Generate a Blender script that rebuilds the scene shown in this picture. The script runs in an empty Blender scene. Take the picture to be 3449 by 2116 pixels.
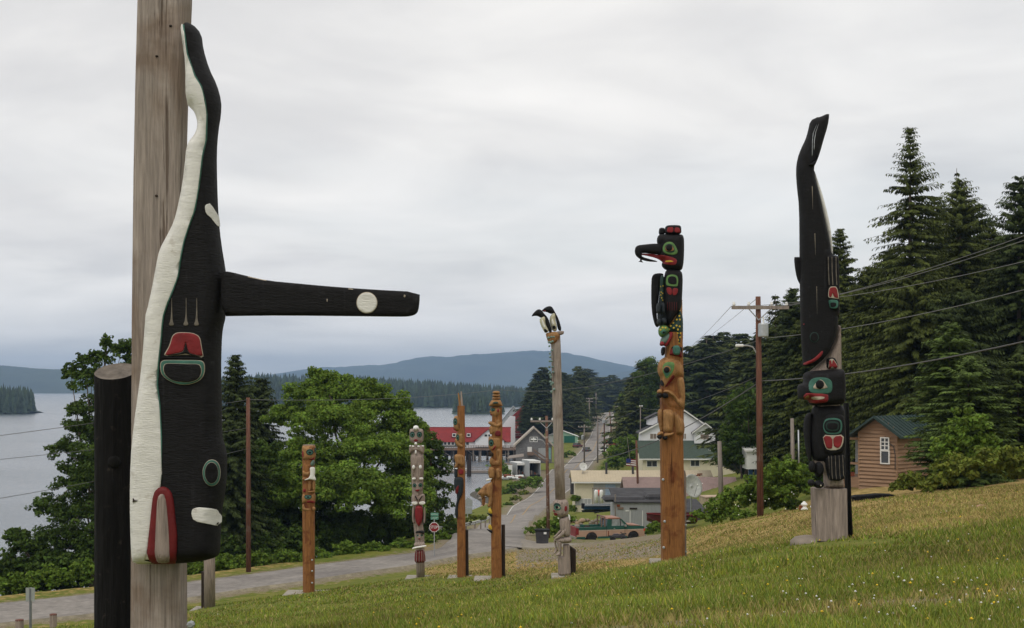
import bpy, math, random
import numpy as np
from mathutils import Vector
from mathutils.geometry import delaunay_2d_cdt

random.seed(7); np.random.seed(7)
SC = bpy.context.scene
C = SC.collection
rad = math.radians

# ------------------------------------------------------------------ camera, sky, sun, exposure
F = 4340.0; CX = 1724.5; HY = 1302.0; EZ = 26.0      # focal in photo pixels, principal column, horizon row, eye height over the water
cam = bpy.data.cameras.new("camera")
cam.sensor_width = 36.0
cam.lens = F / 3449.0 * 36.0
cam.shift_y = (HY - 1058.0) / 3449.0
cam.clip_end = 60000; cam.clip_start = 0.3
camo = bpy.data.objects.new("camera", cam); C.objects.link(camo)
camo.location = (0, 0, EZ); camo.rotation_euler = (rad(90), 0, 0)
SC.camera = camo

SUN_ELEV = 58; SUN_AZ = 205          # degrees, azimuth clockwise from +Y : behind the camera, a little left
w = bpy.data.worlds.new("World"); SC.world = w; w.use_nodes = True
nt = w.node_tree; nt.nodes.clear()
def N(t, kind, **kw):
    n = t.nodes.new(kind)
    for k, v in kw.items(): setattr(n, k, v)
    return n
def ramp(t, stops):
    r = N(t, 'ShaderNodeValToRGB'); e = r.color_ramp.elements
    while len(e) > 1: e.remove(e[-1])
    e[0].position = stops[0][0]; e[0].color = tuple(stops[0][1]) + (1,)
    for p, c in stops[1:]:
        q = e.new(p); q.color = tuple(c) + (1,)
    return r
L = nt.links.new
out = N(nt, 'ShaderNodeOutputWorld'); bg = N(nt, 'ShaderNodeBackground'); bg.inputs[1].default_value = 0.10
sky = N(nt, 'ShaderNodeTexSky'); sky.sky_type = 'NISHITA'; sky.sun_disc = False
sky.sun_elevation = rad(SUN_ELEV); sky.sun_rotation = rad(SUN_AZ); sky.air_density = 1.2; sky.dust_density = 1.5
tc = N(nt, 'ShaderNodeTexCoord'); sep = N(nt, 'ShaderNodeSeparateXYZ'); L(tc.outputs['Generated'], sep.inputs[0])
zc = N(nt, 'ShaderNodeMath', operation='MAXIMUM'); L(sep.outputs[2], zc.inputs[0]); zc.inputs[1].default_value = 0.0
za = N(nt, 'ShaderNodeMath', operation='ADD'); L(zc.outputs[0], za.inputs[0]); za.inputs[1].default_value = 0.13
dx = N(nt, 'ShaderNodeMath', operation='DIVIDE'); L(sep.outputs[0], dx.inputs[0]); L(za.outputs[0], dx.inputs[1])
dy = N(nt, 'ShaderNodeMath', operation='DIVIDE'); L(sep.outputs[1], dy.inputs[0]); L(za.outputs[0], dy.inputs[1])
cmb = N(nt, 'ShaderNodeCombineXYZ'); L(dx.outputs[0], cmb.inputs[0]); L(dy.outputs[0], cmb.inputs[1])
def noise(t, vec, scale, detail=5, rough=.55, dist=0.0, off=None):
    if off is not None:
        m = N(t, 'ShaderNodeMapping'); m.inputs['Location'].default_value = off; L2 = t.links.new; L2(vec, m.inputs[0]); vec = m.outputs[0]
    n = N(t, 'ShaderNodeTexNoise'); n.inputs['Scale'].default_value = scale; n.inputs['Detail'].default_value = detail
    n.inputs['Roughness'].default_value = rough; n.inputs['Distortion'].default_value = dist
    t.links.new(vec, n.inputs['Vector']); return n
n1 = noise(nt, cmb.outputs[0], 0.42, 5, .5, .5, (3.1, 1.7, 0))
n2 = noise(nt, cmb.outputs[0], 1.3, 6, .5, .5, (8.1, 4.2, 0))
mx = N(nt, 'ShaderNodeMix', data_type='FLOAT'); mx.inputs[0].default_value = .45
L(n1.outputs[0], mx.inputs[2]); L(n2.outputs[0], mx.inputs[3])
cr = ramp(nt, [(0.36, (7.5, 7.4, 7.35)), (0.45, (8.6, 8.45, 8.3)), (0.52, (9.9, 9.7, 9.4)), (0.64, (11.3, 11.0, 10.6))])
lb_ = N(nt, 'ShaderNodeMapRange'); L(sep.outputs[2], lb_.inputs[0]); lb_.inputs[1].default_value = 0.16; lb_.inputs[2].default_value = 0.02; lb_.inputs[3].default_value = 0.0; lb_.inputs[4].default_value = 0.045
la_ = N(nt, 'ShaderNodeMath', operation='ADD'); L(mx.outputs[0], la_.inputs[0]); L(lb_.outputs[0], la_.inputs[1]); L(la_.outputs[0], cr.inputs[0])
# soft blue-grey gaps low over the sea, seen between cloud layers
gap = noise(nt, cmb.outputs[0], 0.42, 4, .5, .2, (21.3, 9.4, 0))
gr = ramp(nt, [(0.50, (0, 0, 0)), (0.66, (1, 1, 1))]); L(gap.outputs[0], gr.inputs[0])
lowm = N(nt, 'ShaderNodeMapRange'); L(sep.outputs[2], lowm.inputs[0])
lowm.inputs[1].default_value = 0.20; lowm.inputs[2].default_value = 0.03; lowm.inputs[3].default_value = 0.06; lowm.inputs[4].default_value = 0.55
gm = N(nt, 'ShaderNodeMath', operation='MULTIPLY'); L(gr.outputs[0], gm.inputs[0]); L(lowm.outputs[0], gm.inputs[1])
skyc = N(nt, 'ShaderNodeMix', data_type='RGBA'); L(gm.outputs[0], skyc.inputs[0]); L(cr.outputs[0], skyc.inputs[6]); 
skm = N(nt, 'ShaderNodeMix', data_type='RGBA', blend_type='MULTIPLY'); skm.inputs[0].default_value = 1; L(sky.outputs[0], skm.inputs[6]); skm.inputs[7].default_value = (1.1, 1.1, 1.1, 1)
L(skm.outputs[2], skyc.inputs[7])
L(skyc.outputs[2], bg.inputs[0]); L(bg.outputs[0], out.inputs[0])

sun = bpy.data.lights.new("sun", 'SUN'); sun.energy = 1.0; sun.angle = rad(20); sun.color = (1.0, .96, .9)
suno = bpy.data.objects.new("sun", sun); C.objects.link(suno)
_a = rad(SUN_AZ); _e = rad(SUN_ELEV)
sd = Vector((math.sin(_a) * math.cos(_e), math.cos(_a) * math.cos(_e), math.sin(_e)))
suno.rotation_euler = sd.to_track_quat('Z', 'Y').to_euler(); suno.location = (0, -20, 80)

vs = SC.view_settings
vs.view_transform = 'Standard'; vs.look = 'None'; vs.exposure = 0.0; vs.gamma = 1.0; vs.use_curve_mapping = False
SC.render.film_transparent = False
SC.cycles.max_bounces = 6; SC.cycles.diffuse_bounces = 3; SC.cycles.glossy_bounces = 2; SC.cycles.transmission_bounces = 3
SC.cycles.volume_bounces = 0; SC.cycles.transparent_max_bounces = 4
SC.cycles.use_denoising = True

# ------------------------------------------------------------------ materials
MATS = {}
def mat(name, col, rough=.8, var=.18, scale=4., st=(1, 1, 1), bump=.15, bst=None, bscale=None, spec=.3, col2=None, attr=False, metal=0., trans=0., mottle=None, emis=None, crack=None):
    if name in MATS: return MATS[name]
    m = bpy.data.materials.new(name); m.use_nodes = True; t = m.node_tree; t.nodes.clear()
    o = N(t, 'ShaderNodeOutputMaterial'); b = N(t, 'ShaderNodeBsdfPrincipled'); l = t.links.new
    b.inputs['Roughness'].default_value = rough; b.inputs['Metallic'].default_value = metal
    b.inputs['Specular IOR Level'].default_value = spec
    c = tuple(col); c2 = tuple(col2) if col2 else tuple(min(1, x * (1 + var)) for x in c); c1 = tuple(x * (1 - var) for x in c)
    tcn = N(t, 'ShaderNodeTexCoord'); mp = N(t, 'ShaderNodeMapping'); mp.inputs['Scale'].default_value = st; l(tcn.outputs['Object'], mp.inputs[0])
    n = noise(t, mp.outputs[0], scale, 6, .6, .2)
    r = ramp(t, [(.3, c1), (.52, c if not col2 else tuple((a + d) / 2 for a, d in zip(c1, c2))), (.72, c2)]); l(n.outputs[0], r.inputs[0])
    colout = r.outputs[0]
    if mottle:
        n3 = noise(t, tcn.outputs['Object'], mottle[0], 5, .6, .3, (5.2, 1.3, 8.8)); r3 = ramp(t, [(mottle[2], (0, 0, 0)), (mottle[2] + .12, (1, 1, 1))]); l(n3.outputs[0], r3.inputs[0])
        mm = N(t, 'ShaderNodeMix', data_type='RGBA'); l(r3.outputs[0], mm.inputs[0]); l(colout, mm.inputs[6]); mm.inputs[7].default_value = tuple(mottle[1]) + (1,); colout = mm.outputs[2]
    if crack:
        mpc = N(t, 'ShaderNodeMapping'); mpc.inputs['Scale'].default_value = crack[0]; l(tcn.outputs['Object'], mpc.inputs[0]); n4 = noise(t, mpc.outputs[0], crack[1], 5, .65, .4, (2.2, 7.3, 1.8)); r4 = ramp(t, [(crack[2], (1, 1, 1)), (crack[2] + .05, crack[3])]); l(n4.outputs[0], r4.inputs[0])
        n5 = noise(t, mpc.outputs[0], crack[1] * 5, 3, .6); r5 = ramp(t, [(.3, (.72, .72, .72)), (.7, (1.12, 1.12, 1.12))]); l(n5.outputs[0], r5.inputs[0])
        for rr_ in (r4, r5):
            mm = N(t, 'ShaderNodeMix', data_type='RGBA', blend_type='MULTIPLY'); mm.inputs[0].default_value = 1; l(colout, mm.inputs[6]); l(rr_.outputs[0], mm.inputs[7]); colout = mm.outputs[2]
    if attr:
        at = N(t, 'ShaderNodeAttribute'); at.attribute_name = 'Col'
        mm = N(t, 'ShaderNodeMix', data_type='RGBA', blend_type='MULTIPLY'); mm.inputs[0].default_value = 1
        l(colout, mm.inputs[6]); l(at.outputs['Color'], mm.inputs[7]); colout = mm.outputs[2]
    l(colout, b.inputs['Base Color'])
    if bump:
        mp2 = N(t, 'ShaderNodeMapping'); mp2.inputs['Scale'].default_value = bst or st; l(tcn.outputs['Object'], mp2.inputs[0])
        nb = noise(t, mp2.outputs[0], bscale or scale * 3, 4, .6)
        bp = N(t, 'ShaderNodeBump'); bp.inputs['Strength'].default_value = min(1, bump * 2); bp.inputs['Distance'].default_value = .02
        l(nb.outputs[0], bp.inputs['Height']); l(bp.outputs[0], b.inputs['Normal'])
    if emis: b.inputs['Emission Color'].default_value = tuple(emis) + (1,); b.inputs['Emission Strength'].default_value = 1
    if trans:
        tr = N(t, 'ShaderNodeBsdfTranslucent'); l(colout, tr.inputs[0]); ms = N(t, 'ShaderNodeMixShader'); ms.inputs[0].default_value = trans
        l(b.outputs[0], ms.inputs[1]); l(tr.outputs[0], ms.inputs[2]); l(ms.outputs[0], o.inputs[0])
    else: l(b.outputs[0], o.inputs[0])
    MATS[name] = m; return m
GR = (9, 9, .8)          # vertical wood grain
HZ = (1.2, 1.2, 12)
M_orange = mat('orange_wood', (.27, .115, .036), .65, .3, 2.2, GR, .3, spec=.2, mottle=(1.7, (.15, .045, .015), .54), crack=((9, 9, .35), 1.6, .60, (.42, .38, .35)))
M_gold = mat('gold_wood', (.33, .175, .068), .65, .28, 2.5, (5, 5, 1.5), .25, spec=.2, mottle=(3.5, (.19, .08, .028), .55), crack=((6, 6, .8), 1.6, .62, (.5, .42, .36)))
M_grey = mat('weathered_wood', (.33, .265, .225), .9, .32, 2.4, GR, .35, mottle=(1.3, (.24, .18, .145), .55), crack=((9, 9, .35), 1.6, .60, (.42, .38, .35)))
M_pole = mat('weathered_pole', (.34, .285, .245), .9, .28, 2.4, (7, 7, .5), .4, mottle=(1.1, (.24, .18, .14), .53), crack=((9, 9, .35), 1.6, .60, (.42, .38, .35)))
M_black = mat('black_paint', (.0075, .007, .0078), .7, .4, 6, (1, 1, 3), .26, bst=(3, 3, 13), bscale=5, spec=.22, mottle=(9, (.02, .02, .022), .62), crack=((4, 4, .22), 2, .62, (2.4, 2.4, 2.4)))
M_bluebl = mat('blueblack_paint', (.016, .022, .027), .6, .4, 6, (1, 1, 3), .3, spec=.3)
M_white = mat('white_paint', (.72, .70, .65), .7, .12, 5, (1, 1, 4), .22, bst=(4, 4, 24), bscale=4, mottle=(5, (.5, .46, .40), .60))
M_cream = mat('cream_edge', (.42, .36, .28), .8, .3, 9)
M_red = mat('red_paint', (.205, .015, .018), .6, .25, 8, mottle=(14, (.42, .16, .13), .68))
M_dred = mat('dark_red_paint', (.135, .009, .010), .6, .2, 8)
M_green = mat('green_paint', (.045, .135, .10), .6, .25, 7)
M_lgreen = mat('leaf_green_paint', (.10, .2, .06), .6, .3, 5)
M_dgreen = mat('dark_green_paint', (.012, .035, .028), .6, .3, 7)
M_yellow = mat('yellow_paint', (.55, .38, .04), .6, .2, 8)
M_bark = mat('charred_bark', (.0055, .005, .005), .95, .6, 3, (8, 8, .6), .9, bst=(10, 10, .8), bscale=3, mottle=(9, (.045, .036, .03), .60), crack=((6, 6, .5), 2, .45, (.35, .35, .35)))
M_dwood = mat('dark_post_wood', (.035, .024, .017), .9, .5, 3, GR, .5)
M_conc = mat('concrete', (.33, .30, .25), .95, .2, 6, mottle=(2, (.2, .18, .13), .55))
M_upole = mat('utility_pole_wood', (.15, .066, .042), .9, .4, 2, (8, 8, .35), .4, mottle=(.8, (.20, .14, .11), .56), crack=((9, 9, .35), 1.6, .60, (.42, .38, .35)))
M_gpole = mat('grey_pole_wood', (.25, .21, .18), .9, .3, 2, (8, 8, .4), .3)
M_galv = mat('galvanised_metal', (.42, .44, .45), .45, .12, 6, metal=.6, bump=.05)
M_wire = mat('cable', (.10, .10, .10), .6, .1, bump=0)
M_wirel = mat('light_cable', (.17, .17, .17), .5, .1, bump=0)
M_asph = mat('road_asphalt', (.27, .245, .22), .95, .16, .5, (1, 1, 1), .12, bscale=30, mottle=(.12, (.20, .18, .165), .5), crack=((.5, .5, .5), .9, .66, (.62, .6, .58)))
M_line = mat('road_paint', (.6, .58, .53), .8, .15, 2, bump=0)
M_yline = mat('yellow_road_paint', (.36, .24, .10), .8, .2, 2, bump=0)
M_glass = mat('dark_glass', (.03, .035, .04), .12, .2, spec=.6, bump=0)
M_curtain = mat('curtained_glass', (.22, .17, .14), .25, .2, 8, spec=.5, bump=0)
M_tyre = mat('tyre_rubber', (.02, .02, .02), .9, .3)
M_steel = mat('chrome_steel', (.6, .6, .6), .3, .1, metal=.8, bump=0)
M_wall = mat('white_siding', (.74, .74, .76), .8, .04, 2, bump=.05)
M_trim = mat('white_trim', (.74, .73, .70), .7, .05, bump=0)
M_creamw = mat('cream_siding', (.64, .58, .43), .8, .07, 1.5, bump=.08)
M_shing = mat('green_shingles', (.065, .088, .07), .95, .25, 3, (1, 1, 3), .3)
M_cedar = mat('cedar_siding', (.29, .18, .11), .85, .28, 1.2, (.6, .6, 7), .12, mottle=(.35, (.30, .19, .125), .5))
M_groof = mat('green_metal_roof', (.022, .042, .037), .45, .2, 2, bump=0)
M_yroof = mat('pale_yellow_roof', (.50, .42, .29), .6, .07, 1, bump=.05)
M_proof = mat('pinkish_metal_roof', (.27, .19, .17), .6, .10, 1.2, bump=.05, mottle=(.8, (.22, .15, .13), .55))
M_gwall = mat('grey_board_wall', (.36, .37, .37), .85, .12, 1.5, (4, 4, .6), .2)
M_dgrey = mat('dark_tar_roof', (.055, .053, .056), .85, .35, 1.2)
M_shake = mat('grey_shakes', (.17, .165, .165), .9, .4, 3, (1, 1, 3), .3)
M_redr = mat('red_roof', (.215, .018, .015), .7, .18, .7, bump=.05)
M_rail = mat('deck_timber', (.20, .135, .10), .9, .3, 2)
M_dark = mat('dark_interior', (.012, .012, .012), .9, .3, bump=0)
M_rust = mat('rust_stain', (.20, .06, .025), .9, .3, 4)
M_rock = mat('rock', (.25, .21, .17), .95, .35, 1.5, bump=.5)
M_blue = mat('blue_hull', (.014, .045, .095), .4, .2, bump=0)
M_foam = mat('pale_plastic', (.74, .74, .71), .5, .06, bump=0)
M_orangep = mat('orange_plastic', (.6, .05, .02), .5, .1, bump=0)

# ------------------------------------------------------------------ mesh helpers
def W(x, y, D): return np.array(((x - CX) * D / F, D, EZ - (y - HY) * D / F))
def O(x, y): return (x * 1.3998, y * 1.3995)                # overview pixel -> photo pixel
def WO(x, y, D): return W(*O(x, y), D)
def crop(ox, oy, s):
    def f(txt):
        v = [float(q) for q in txt.replace(',', ' ').split()]
        return [(ox + v[i] / s, oy + v[i + 1] / s) for i in range(0, len(v), 2)]
    return f
cA = crop(300, 0, 1.3742); cB = crop(0, 1050, 1.4182); cE1 = crop(1750, 950, 1.44); cE2 = crop(2100, 720, 2.6067); cE3 = crop(2100, 1200, 2.1)
cE4 = crop(2600, 350, 2.0171); cE5 = crop(2600, 1050, 1.8914); cF1 = crop(1300, 1400, 2.605); cF2 = crop(1500, 1300, 2.225); cF3 = crop(980, 1460, 2.607)
cF4 = crop(1780, 1000, 6.05); cF5 = crop(1820, 1650, 4.879); cG1 = crop(1900, 1350, 3.0246); cG2 = crop(2300, 950, 1.5118); cG3 = crop(1400, 1350, 4.928)
cG4 = crop(1850, 1250, 5.04); cG6 = crop(2800, 1350, 3.3606); cH2 = crop(1900, 1700, 7.04); cH3 = crop(650, 1560, 2.719); cH7 = crop(1480, 1560, 5.04)
cI1 = crop(1600, 1350, 6.049); cI4 = crop(440, 1080, 5.041); cJ = crop(2100, 720, 8.4); cK = crop(1420, 1710, 7.56); cQ = crop(0, 1900, 7.0)

ORG = {}
def tag(o, label=None, cat=None, group=None, kind=None):
    if label: o['label'] = label
    if cat: o['category'] = cat
    if group: o['group'] = group
    if kind: o['kind'] = kind
    return o
def thing(name, label, cat, loc, group=None):
    o = bpy.data.objects.new(name, None); C.objects.link(o); o.location = tuple(float(v) for v in loc)
    o.empty_display_size = .3; ORG[o.name] = np.array(o.location)
    return tag(o, label, cat, group)
def link(name, me, parent, loc):
    o = bpy.data.objects.new(name, me); C.objects.link(o)
    if parent is not None:
        o.parent = parent; o.location = tuple(np.array(loc) - ORG[parent.name])
    else: o.location = tuple(loc)
    ORG[o.name] = np.array(loc, float)
    return o
class MB:
    """collects shapes in world coordinates, builds one mesh object"""
    def __init__(s): s.v = []; s.f = []; s.mi = []; s.mats = []; s.cur = 0
    def use(s, m):
        if m not in s.mats: s.mats.append(m)
        s.cur = s.mats.index(m); return s
    def add(s, vs_, fs):
        b = len(s.v); s.v += [tuple(float(q) for q in v) for v in vs_]
        for f in fs: s.f.append([i + b for i in f]); s.mi.append(s.cur)
        return s
    def hexa(s, p): return s.add(p, [(0, 3, 2, 1), (4, 5, 6, 7), (0, 1, 5, 4), (1, 2, 6, 5), (2, 3, 7, 6), (3, 0, 4, 7)])
    def box(s, a, b, fr=None):
        x0, y0, z0 = a; x1, y1, z1 = b
        p = [(x0, y0, z0), (x1, y0, z0), (x1, y1, z0), (x0, y1, z0), (x0, y0, z1), (x1, y0, z1), (x1, y1, z1), (x0, y1, z1)]
        if fr: p = [fr(*q) for q in p]
        return s.hexa(p)
    def tube(s, pts, r, n=8, caps=True, r2=None):
        pts = [Vector(tuple(float(c) for c in p)) for p in pts]; k = len(pts); rs = r if hasattr(r, '__len__') else [r + ((r2 if r2 is not None else r) - r) * i / max(1, k - 1) for i in range(k)]
        vs_ = []; fs = []; up = None
        for i, p in enumerate(pts):
            t = (pts[min(i + 1, k - 1)] - pts[max(i - 1, 0)]).normalized()
            if up is None: up = t.orthogonal().normalized()
            up = (up - t * up.dot(t)).normalized(); sd_ = t.cross(up)
            for j in range(n):
                a = 2 * math.pi * j / n; vs_.append(p + (up * math.cos(a) + sd_ * math.sin(a)) * rs[i])
        for i in range(k - 1):
            for j in range(n): fs.append((i * n + j, i * n + (j + 1) % n, (i + 1) * n + (j + 1) % n, (i + 1) * n + j))
        if caps: fs.append(tuple(range(n))[::-1]); fs.append(tuple(range((k - 1) * n, k * n)))
        return s.add(vs_, fs)
    def lathe(s, c, prof, n=16, axis='z', fr=None):
        vs_ = []; fs = []
        for r, h in prof:
            for j in range(n):
                a = 2 * math.pi * j / n; ca, sa = r * math.cos(a), r * math.sin(a)
                p = {'z': (ca, sa, h), 'y': (ca, h, sa), 'x': (h, ca, sa)}[axis]
                q = (c[0] + p[0], c[1] + p[1], c[2] + p[2]); vs_.append(fr(*q) if fr else q)
        k = len(prof)
        for i in range(k - 1):
            for j in range(n): fs.append((i * n + j, i * n + (j + 1) % n, (i + 1) * n + (j + 1) % n, (i + 1) * n + j))
        fs.append(tuple(range(n))); fs.append(tuple(range((k - 1) * n, k * n)))
        return s.add(vs_, fs)
    def prism(s, poly, a, b, fr):            # polygon in (u, z), swept from v=a to v=b, mapped by fr(u, v, z)
        n = len(poly); vs_ = [fr(u, a, z) for u, z in poly] + [fr(u, b, z) for u, z in poly]
        return s.add(vs_, [tuple(range(n))[::-1], tuple(range(n, 2 * n))] + [(i, (i + 1) % n, n + (i + 1) % n, n + i) for i in range(n)])
    def build(s, name, m, parent=None, smooth=False, label=None, loc=None, bevel=0):
        if m is not None and not s.mats: s.mats = [m]
        if loc is None:
            a = np.array(s.v); loc = ORG[parent.name] if parent is not None else np.array((a[:, 0].mean(), a[:, 1].mean(), a[:, 2].min()))
        me = bpy.data.meshes.new(name); me.from_pydata([tuple(np.array(v) - loc) for v in s.v], [], s.f)
        for m_ in s.mats: me.materials.append(m_)
        me.polygons.foreach_set('material_index', s.mi)
        if smooth: me.polygons.foreach_set('use_smooth', [True] * len(me.polygons))
        import bmesh
        bm = bmesh.new(); bm.from_mesh(me); bmesh.ops.recalc_face_normals(bm, faces=bm.faces)
        if bevel: bmesh.ops.bevel(bm, geom=[e for e in bm.edges if len(e.link_faces) == 2 and e.calc_face_angle() > .6], offset=bevel, segments=1, affect='EDGES')
        bm.to_mesh(me); bm.free()
        o = link(name, me, parent, loc)
        if smooth:
            for e in me.edges: pass
        if label: o['label'] = label
        return o
def frame(P, u, v=None):
    """local frame: origin P, u along front (world XY), v = going back"""
    P = np.array(P, float); u = np.array((u[0], u[1], 0.)); u /= np.linalg.norm(u)
    v = np.array((-u[1], u[0], 0.)) if v is None else np.array(v)
    return lambda a, b, c: tuple(P + u * a + v * b + np.array((0, 0, c)))
def np_mesh(name, V, Q, m, parent=None, loc=(0, 0, 0), col=None, smooth=False):
    me = bpy.data.meshes.new(name); V = np.asarray(V, np.float32); Q = np.asarray(Q, np.int32); k = Q.shape[1]
    loc = np.array(loc, float); V = (V - loc).astype(np.float32)
    me.vertices.add(len(V)); me.vertices.foreach_set('co', V.ravel())
    me.loops.add(Q.size); me.loops.foreach_set('vertex_index', Q.ravel())
    me.polygons.add(len(Q)); me.polygons.foreach_set('loop_start', np.arange(0, Q.size, k, dtype=np.int32))
    me.update(calc_edges=True); me.validate()
    if col is not None:
        a = me.color_attributes.new('Col', 'FLOAT_COLOR', 'POINT'); cc = np.ones((len(V), 4), np.float32); cc[:, :3] = col; a.data.foreach_set('color', cc.ravel())
    if smooth: me.polygons.foreach_set('use_smooth', [True] * len(me.polygons))
    for m_ in (m if isinstance(m, list) else [m]): me.materials.append(m_)
    return link(name, me, parent, loc)
def cable(name, label, a, b, r, m=None, sag=.6, group='overhead cables'):
    a = np.array(a); b = np.array(b); n = 14
    pts = [a + (b - a) * t + np.array((0, 0, -sag * 4 * t * (1 - t))) for t in np.linspace(0, 1, n)]
    o = MB().tube(pts, r, 5).build(name, m or M_wire, smooth=True, loc=a); tag(o, label, 'cable', group); return o
def text(parent, name, s, loc, size, m, rotz=0, width=None, label=None):
    cu = bpy.data.curves.new(name, 'FONT'); cu.body = s; cu.size = size; cu.align_x = 'CENTER'; cu.align_y = 'CENTER'; cu.extrude = .003
    t = bpy.data.objects.new('tmp', cu); C.objects.link(t); dg = bpy.context.evaluated_depsgraph_get()
    me = bpy.data.meshes.new_from_object(t.evaluated_get(dg)); bpy.data.objects.remove(t)
    co = np.array([tuple(v.co) for v in me.vertices])
    if width: co[:, 0] *= width / max(1e-6, np.ptp(co[:, 0]))
    c_, s_ = math.cos(rotz), math.sin(rotz)
    P = np.stack([co[:, 0] * c_ + co[:, 2] * s_, co[:, 0] * s_ - co[:, 2] * c_, co[:, 1]], 1)
    me.vertices.foreach_set('co', P.astype(np.float32).ravel()); me.materials.clear(); me.materials.append(m); me.update()
    return link(name, me, parent, loc)

# ---------- carved reliefs: an outline in photo pixels at depth D inflated into a rounded solid
def chaikin(P, n):
    for _ in range(n):
        Q = np.roll(P, -1, 0); P = np.stack([P * .75 + Q * .25, P * .25 + Q * .75], 1).reshape(-1, 2)
    return P
def segdist(p, P):
    A = P; B = np.roll(P, -1, 0); d = B - A; L2_ = (d ** 2).sum(1) + 1e-12
    ap = p[:, None, :] - A[None]; t = np.clip((ap * d[None]).sum(2) / L2_[None], 0, 1)
    return np.sqrt(((ap - t[..., None] * d[None]) ** 2).sum(2)).min(1)
def inside(p, P):
    A = P; B = np.roll(P, -1, 0); x, y = p[:, 0:1], p[:, 1:2]
    c = ((A[None, :, 1] > y) != (B[None, :, 1] > y)) & (x < (B[None, :, 0] - A[None, :, 0]) * (y - A[None, :, 1]) / (B[None, :, 1] - A[None, :, 1] + 1e-12) + A[None, :, 0])
    return c.sum(1) % 2 == 1
def carve(parent, name, m, pts, D, T=.1, R=None, back=1., sm=2, res=12, host=None, label=None, grow=0, warp=None):
    pts = np.array(pts, float)
    if host is None: P = np.stack([(pts[:, 0] - CX) * D / F, EZ - (pts[:, 1] - HY) * D / F], 1)
    else:
        Y = np.full(len(pts), float(D))
        for _ in range(4):
            P = np.stack([(pts[:, 0] - CX) * Y / F, EZ - (pts[:, 1] - HY) * Y / F], 1); Y = host(P)
    ar = (P[:, 0] * np.roll(P[:, 1], -1) - np.roll(P[:, 0], -1) * P[:, 1]).sum()
    if ar < 0: P = P[::-1]
    P = chaikin(P, sm); size = np.ptp(P, axis=0); step = max(min(size) / res, max(size) / 90)
    # resample
    B = []
    for i in range(len(P)):
        a, b = P[i], P[(i + 1) % len(P)]; k = max(1, int(np.linalg.norm(b - a) / step))
        for j in range(k): B.append(a + (b - a) * j / k)
    B = np.array(B); keep = [0]
    for i in range(1, len(B)):
        if np.linalg.norm(B[i] - B[keep[-1]]) > step * .25: keep.append(i)
    B = B[keep]
    if R is None: R = min(size) * .5
    t = np.roll(B, -1, 0) - np.roll(B, 1, 0); t /= np.linalg.norm(t, axis=1)[:, None] + 1e-9; nrm = np.stack([-t[:, 1], t[:, 0]], 1)
    pts2 = [B]
    for e in (.06, .22, .5):
        q = B + nrm * e * R; ok = inside(q, B) & (segdist(q, B) > e * R * .85); pts2.append(q[ok])
    gx, gz = np.meshgrid(np.arange(P[:, 0].min(), P[:, 0].max(), step), np.arange(P[:, 1].min(), P[:, 1].max(), step))
    gx[1::2] += step / 2; g = np.stack([gx.ravel(), gz.ravel()], 1); ok = inside(g, B); g = g[ok]; g = g[segdist(g, B) > max(.55 * R if host is None else 0, step * .6)]
    pts2.append(g); A = np.concatenate(pts2)
    nb = len(B)
    r_ = delaunay_2d_cdt([Vector((float(a[0]), float(a[1]))) for a in A], [(i, (i + 1) % nb) for i in range(nb)], [], 1, 1e-6)
    V2 = np.array([tuple(v) for v in r_[0]]); Fc = [tuple(f) for f in r_[2]]
    d = segdist(V2, B); d[d < 1e-5] = 0
    prof = lambda q: T * np.sqrt(np.clip(1 - (1 - np.minimum(q / R, 1)) ** 2, 0, 1))
    base = host if host is not None else (lambda p: np.full(len(p), float(D)))
    if warp is not None:
        b0 = base; base = lambda p: b0(p) + warp(p)
    yb = base(V2); h = prof(d); nV = len(V2)
    bd = d < 1e-5
    front = np.stack([V2[:, 0], yb - h, V2[:, 1]], 1)
    if host is None: bk = np.stack([V2[:, 0], yb + h * back, V2[:, 1]], 1)
    else: bk = np.stack([V2[:, 0], yb + .02, V2[:, 1]], 1); front[:, 1] -= .004
    mb = MB(); vs_ = np.concatenate([front, bk]); fs = list(Fc)
    if host is None:
        mapb = [i if bd[i] else i + nV for i in range(nV)]
        fs += [tuple(mapb[i] for i in f[::-1]) for f in Fc]
    else:
        fs += [tuple(i + nV for i in f[::-1]) for f in Fc]
        from collections import Counter
        ec = Counter()
        for f in Fc:
            for i in range(len(f)): ec[(f[i], f[(i + 1) % len(f)])] += 1
        for (a, b) in ec:
            if (b, a) not in ec: fs.append((b, a, a + nV, b + nV))
    mb.add(vs_, fs)
    o = mb.build(name, m, parent, smooth=True, label=label)
    def hf(p):
        ins = inside(p, B); dd = segdist(p, B); y = base(p) - np.where(ins, prof(dd), 0); return y if host is None else y - .004
    return hf
def ell(cx, cy, rx, ry, n=16): return [(cx + rx * math.cos(2 * math.pi * i / n), cy + ry * math.sin(2 * math.pi * i / n)) for i in range(n)]
def cell(cr_, x, y, rx, ry, n=14):
    return cr_(' '.join('%f %f' % p for p in ell(x, y, rx, ry, n)))
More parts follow.
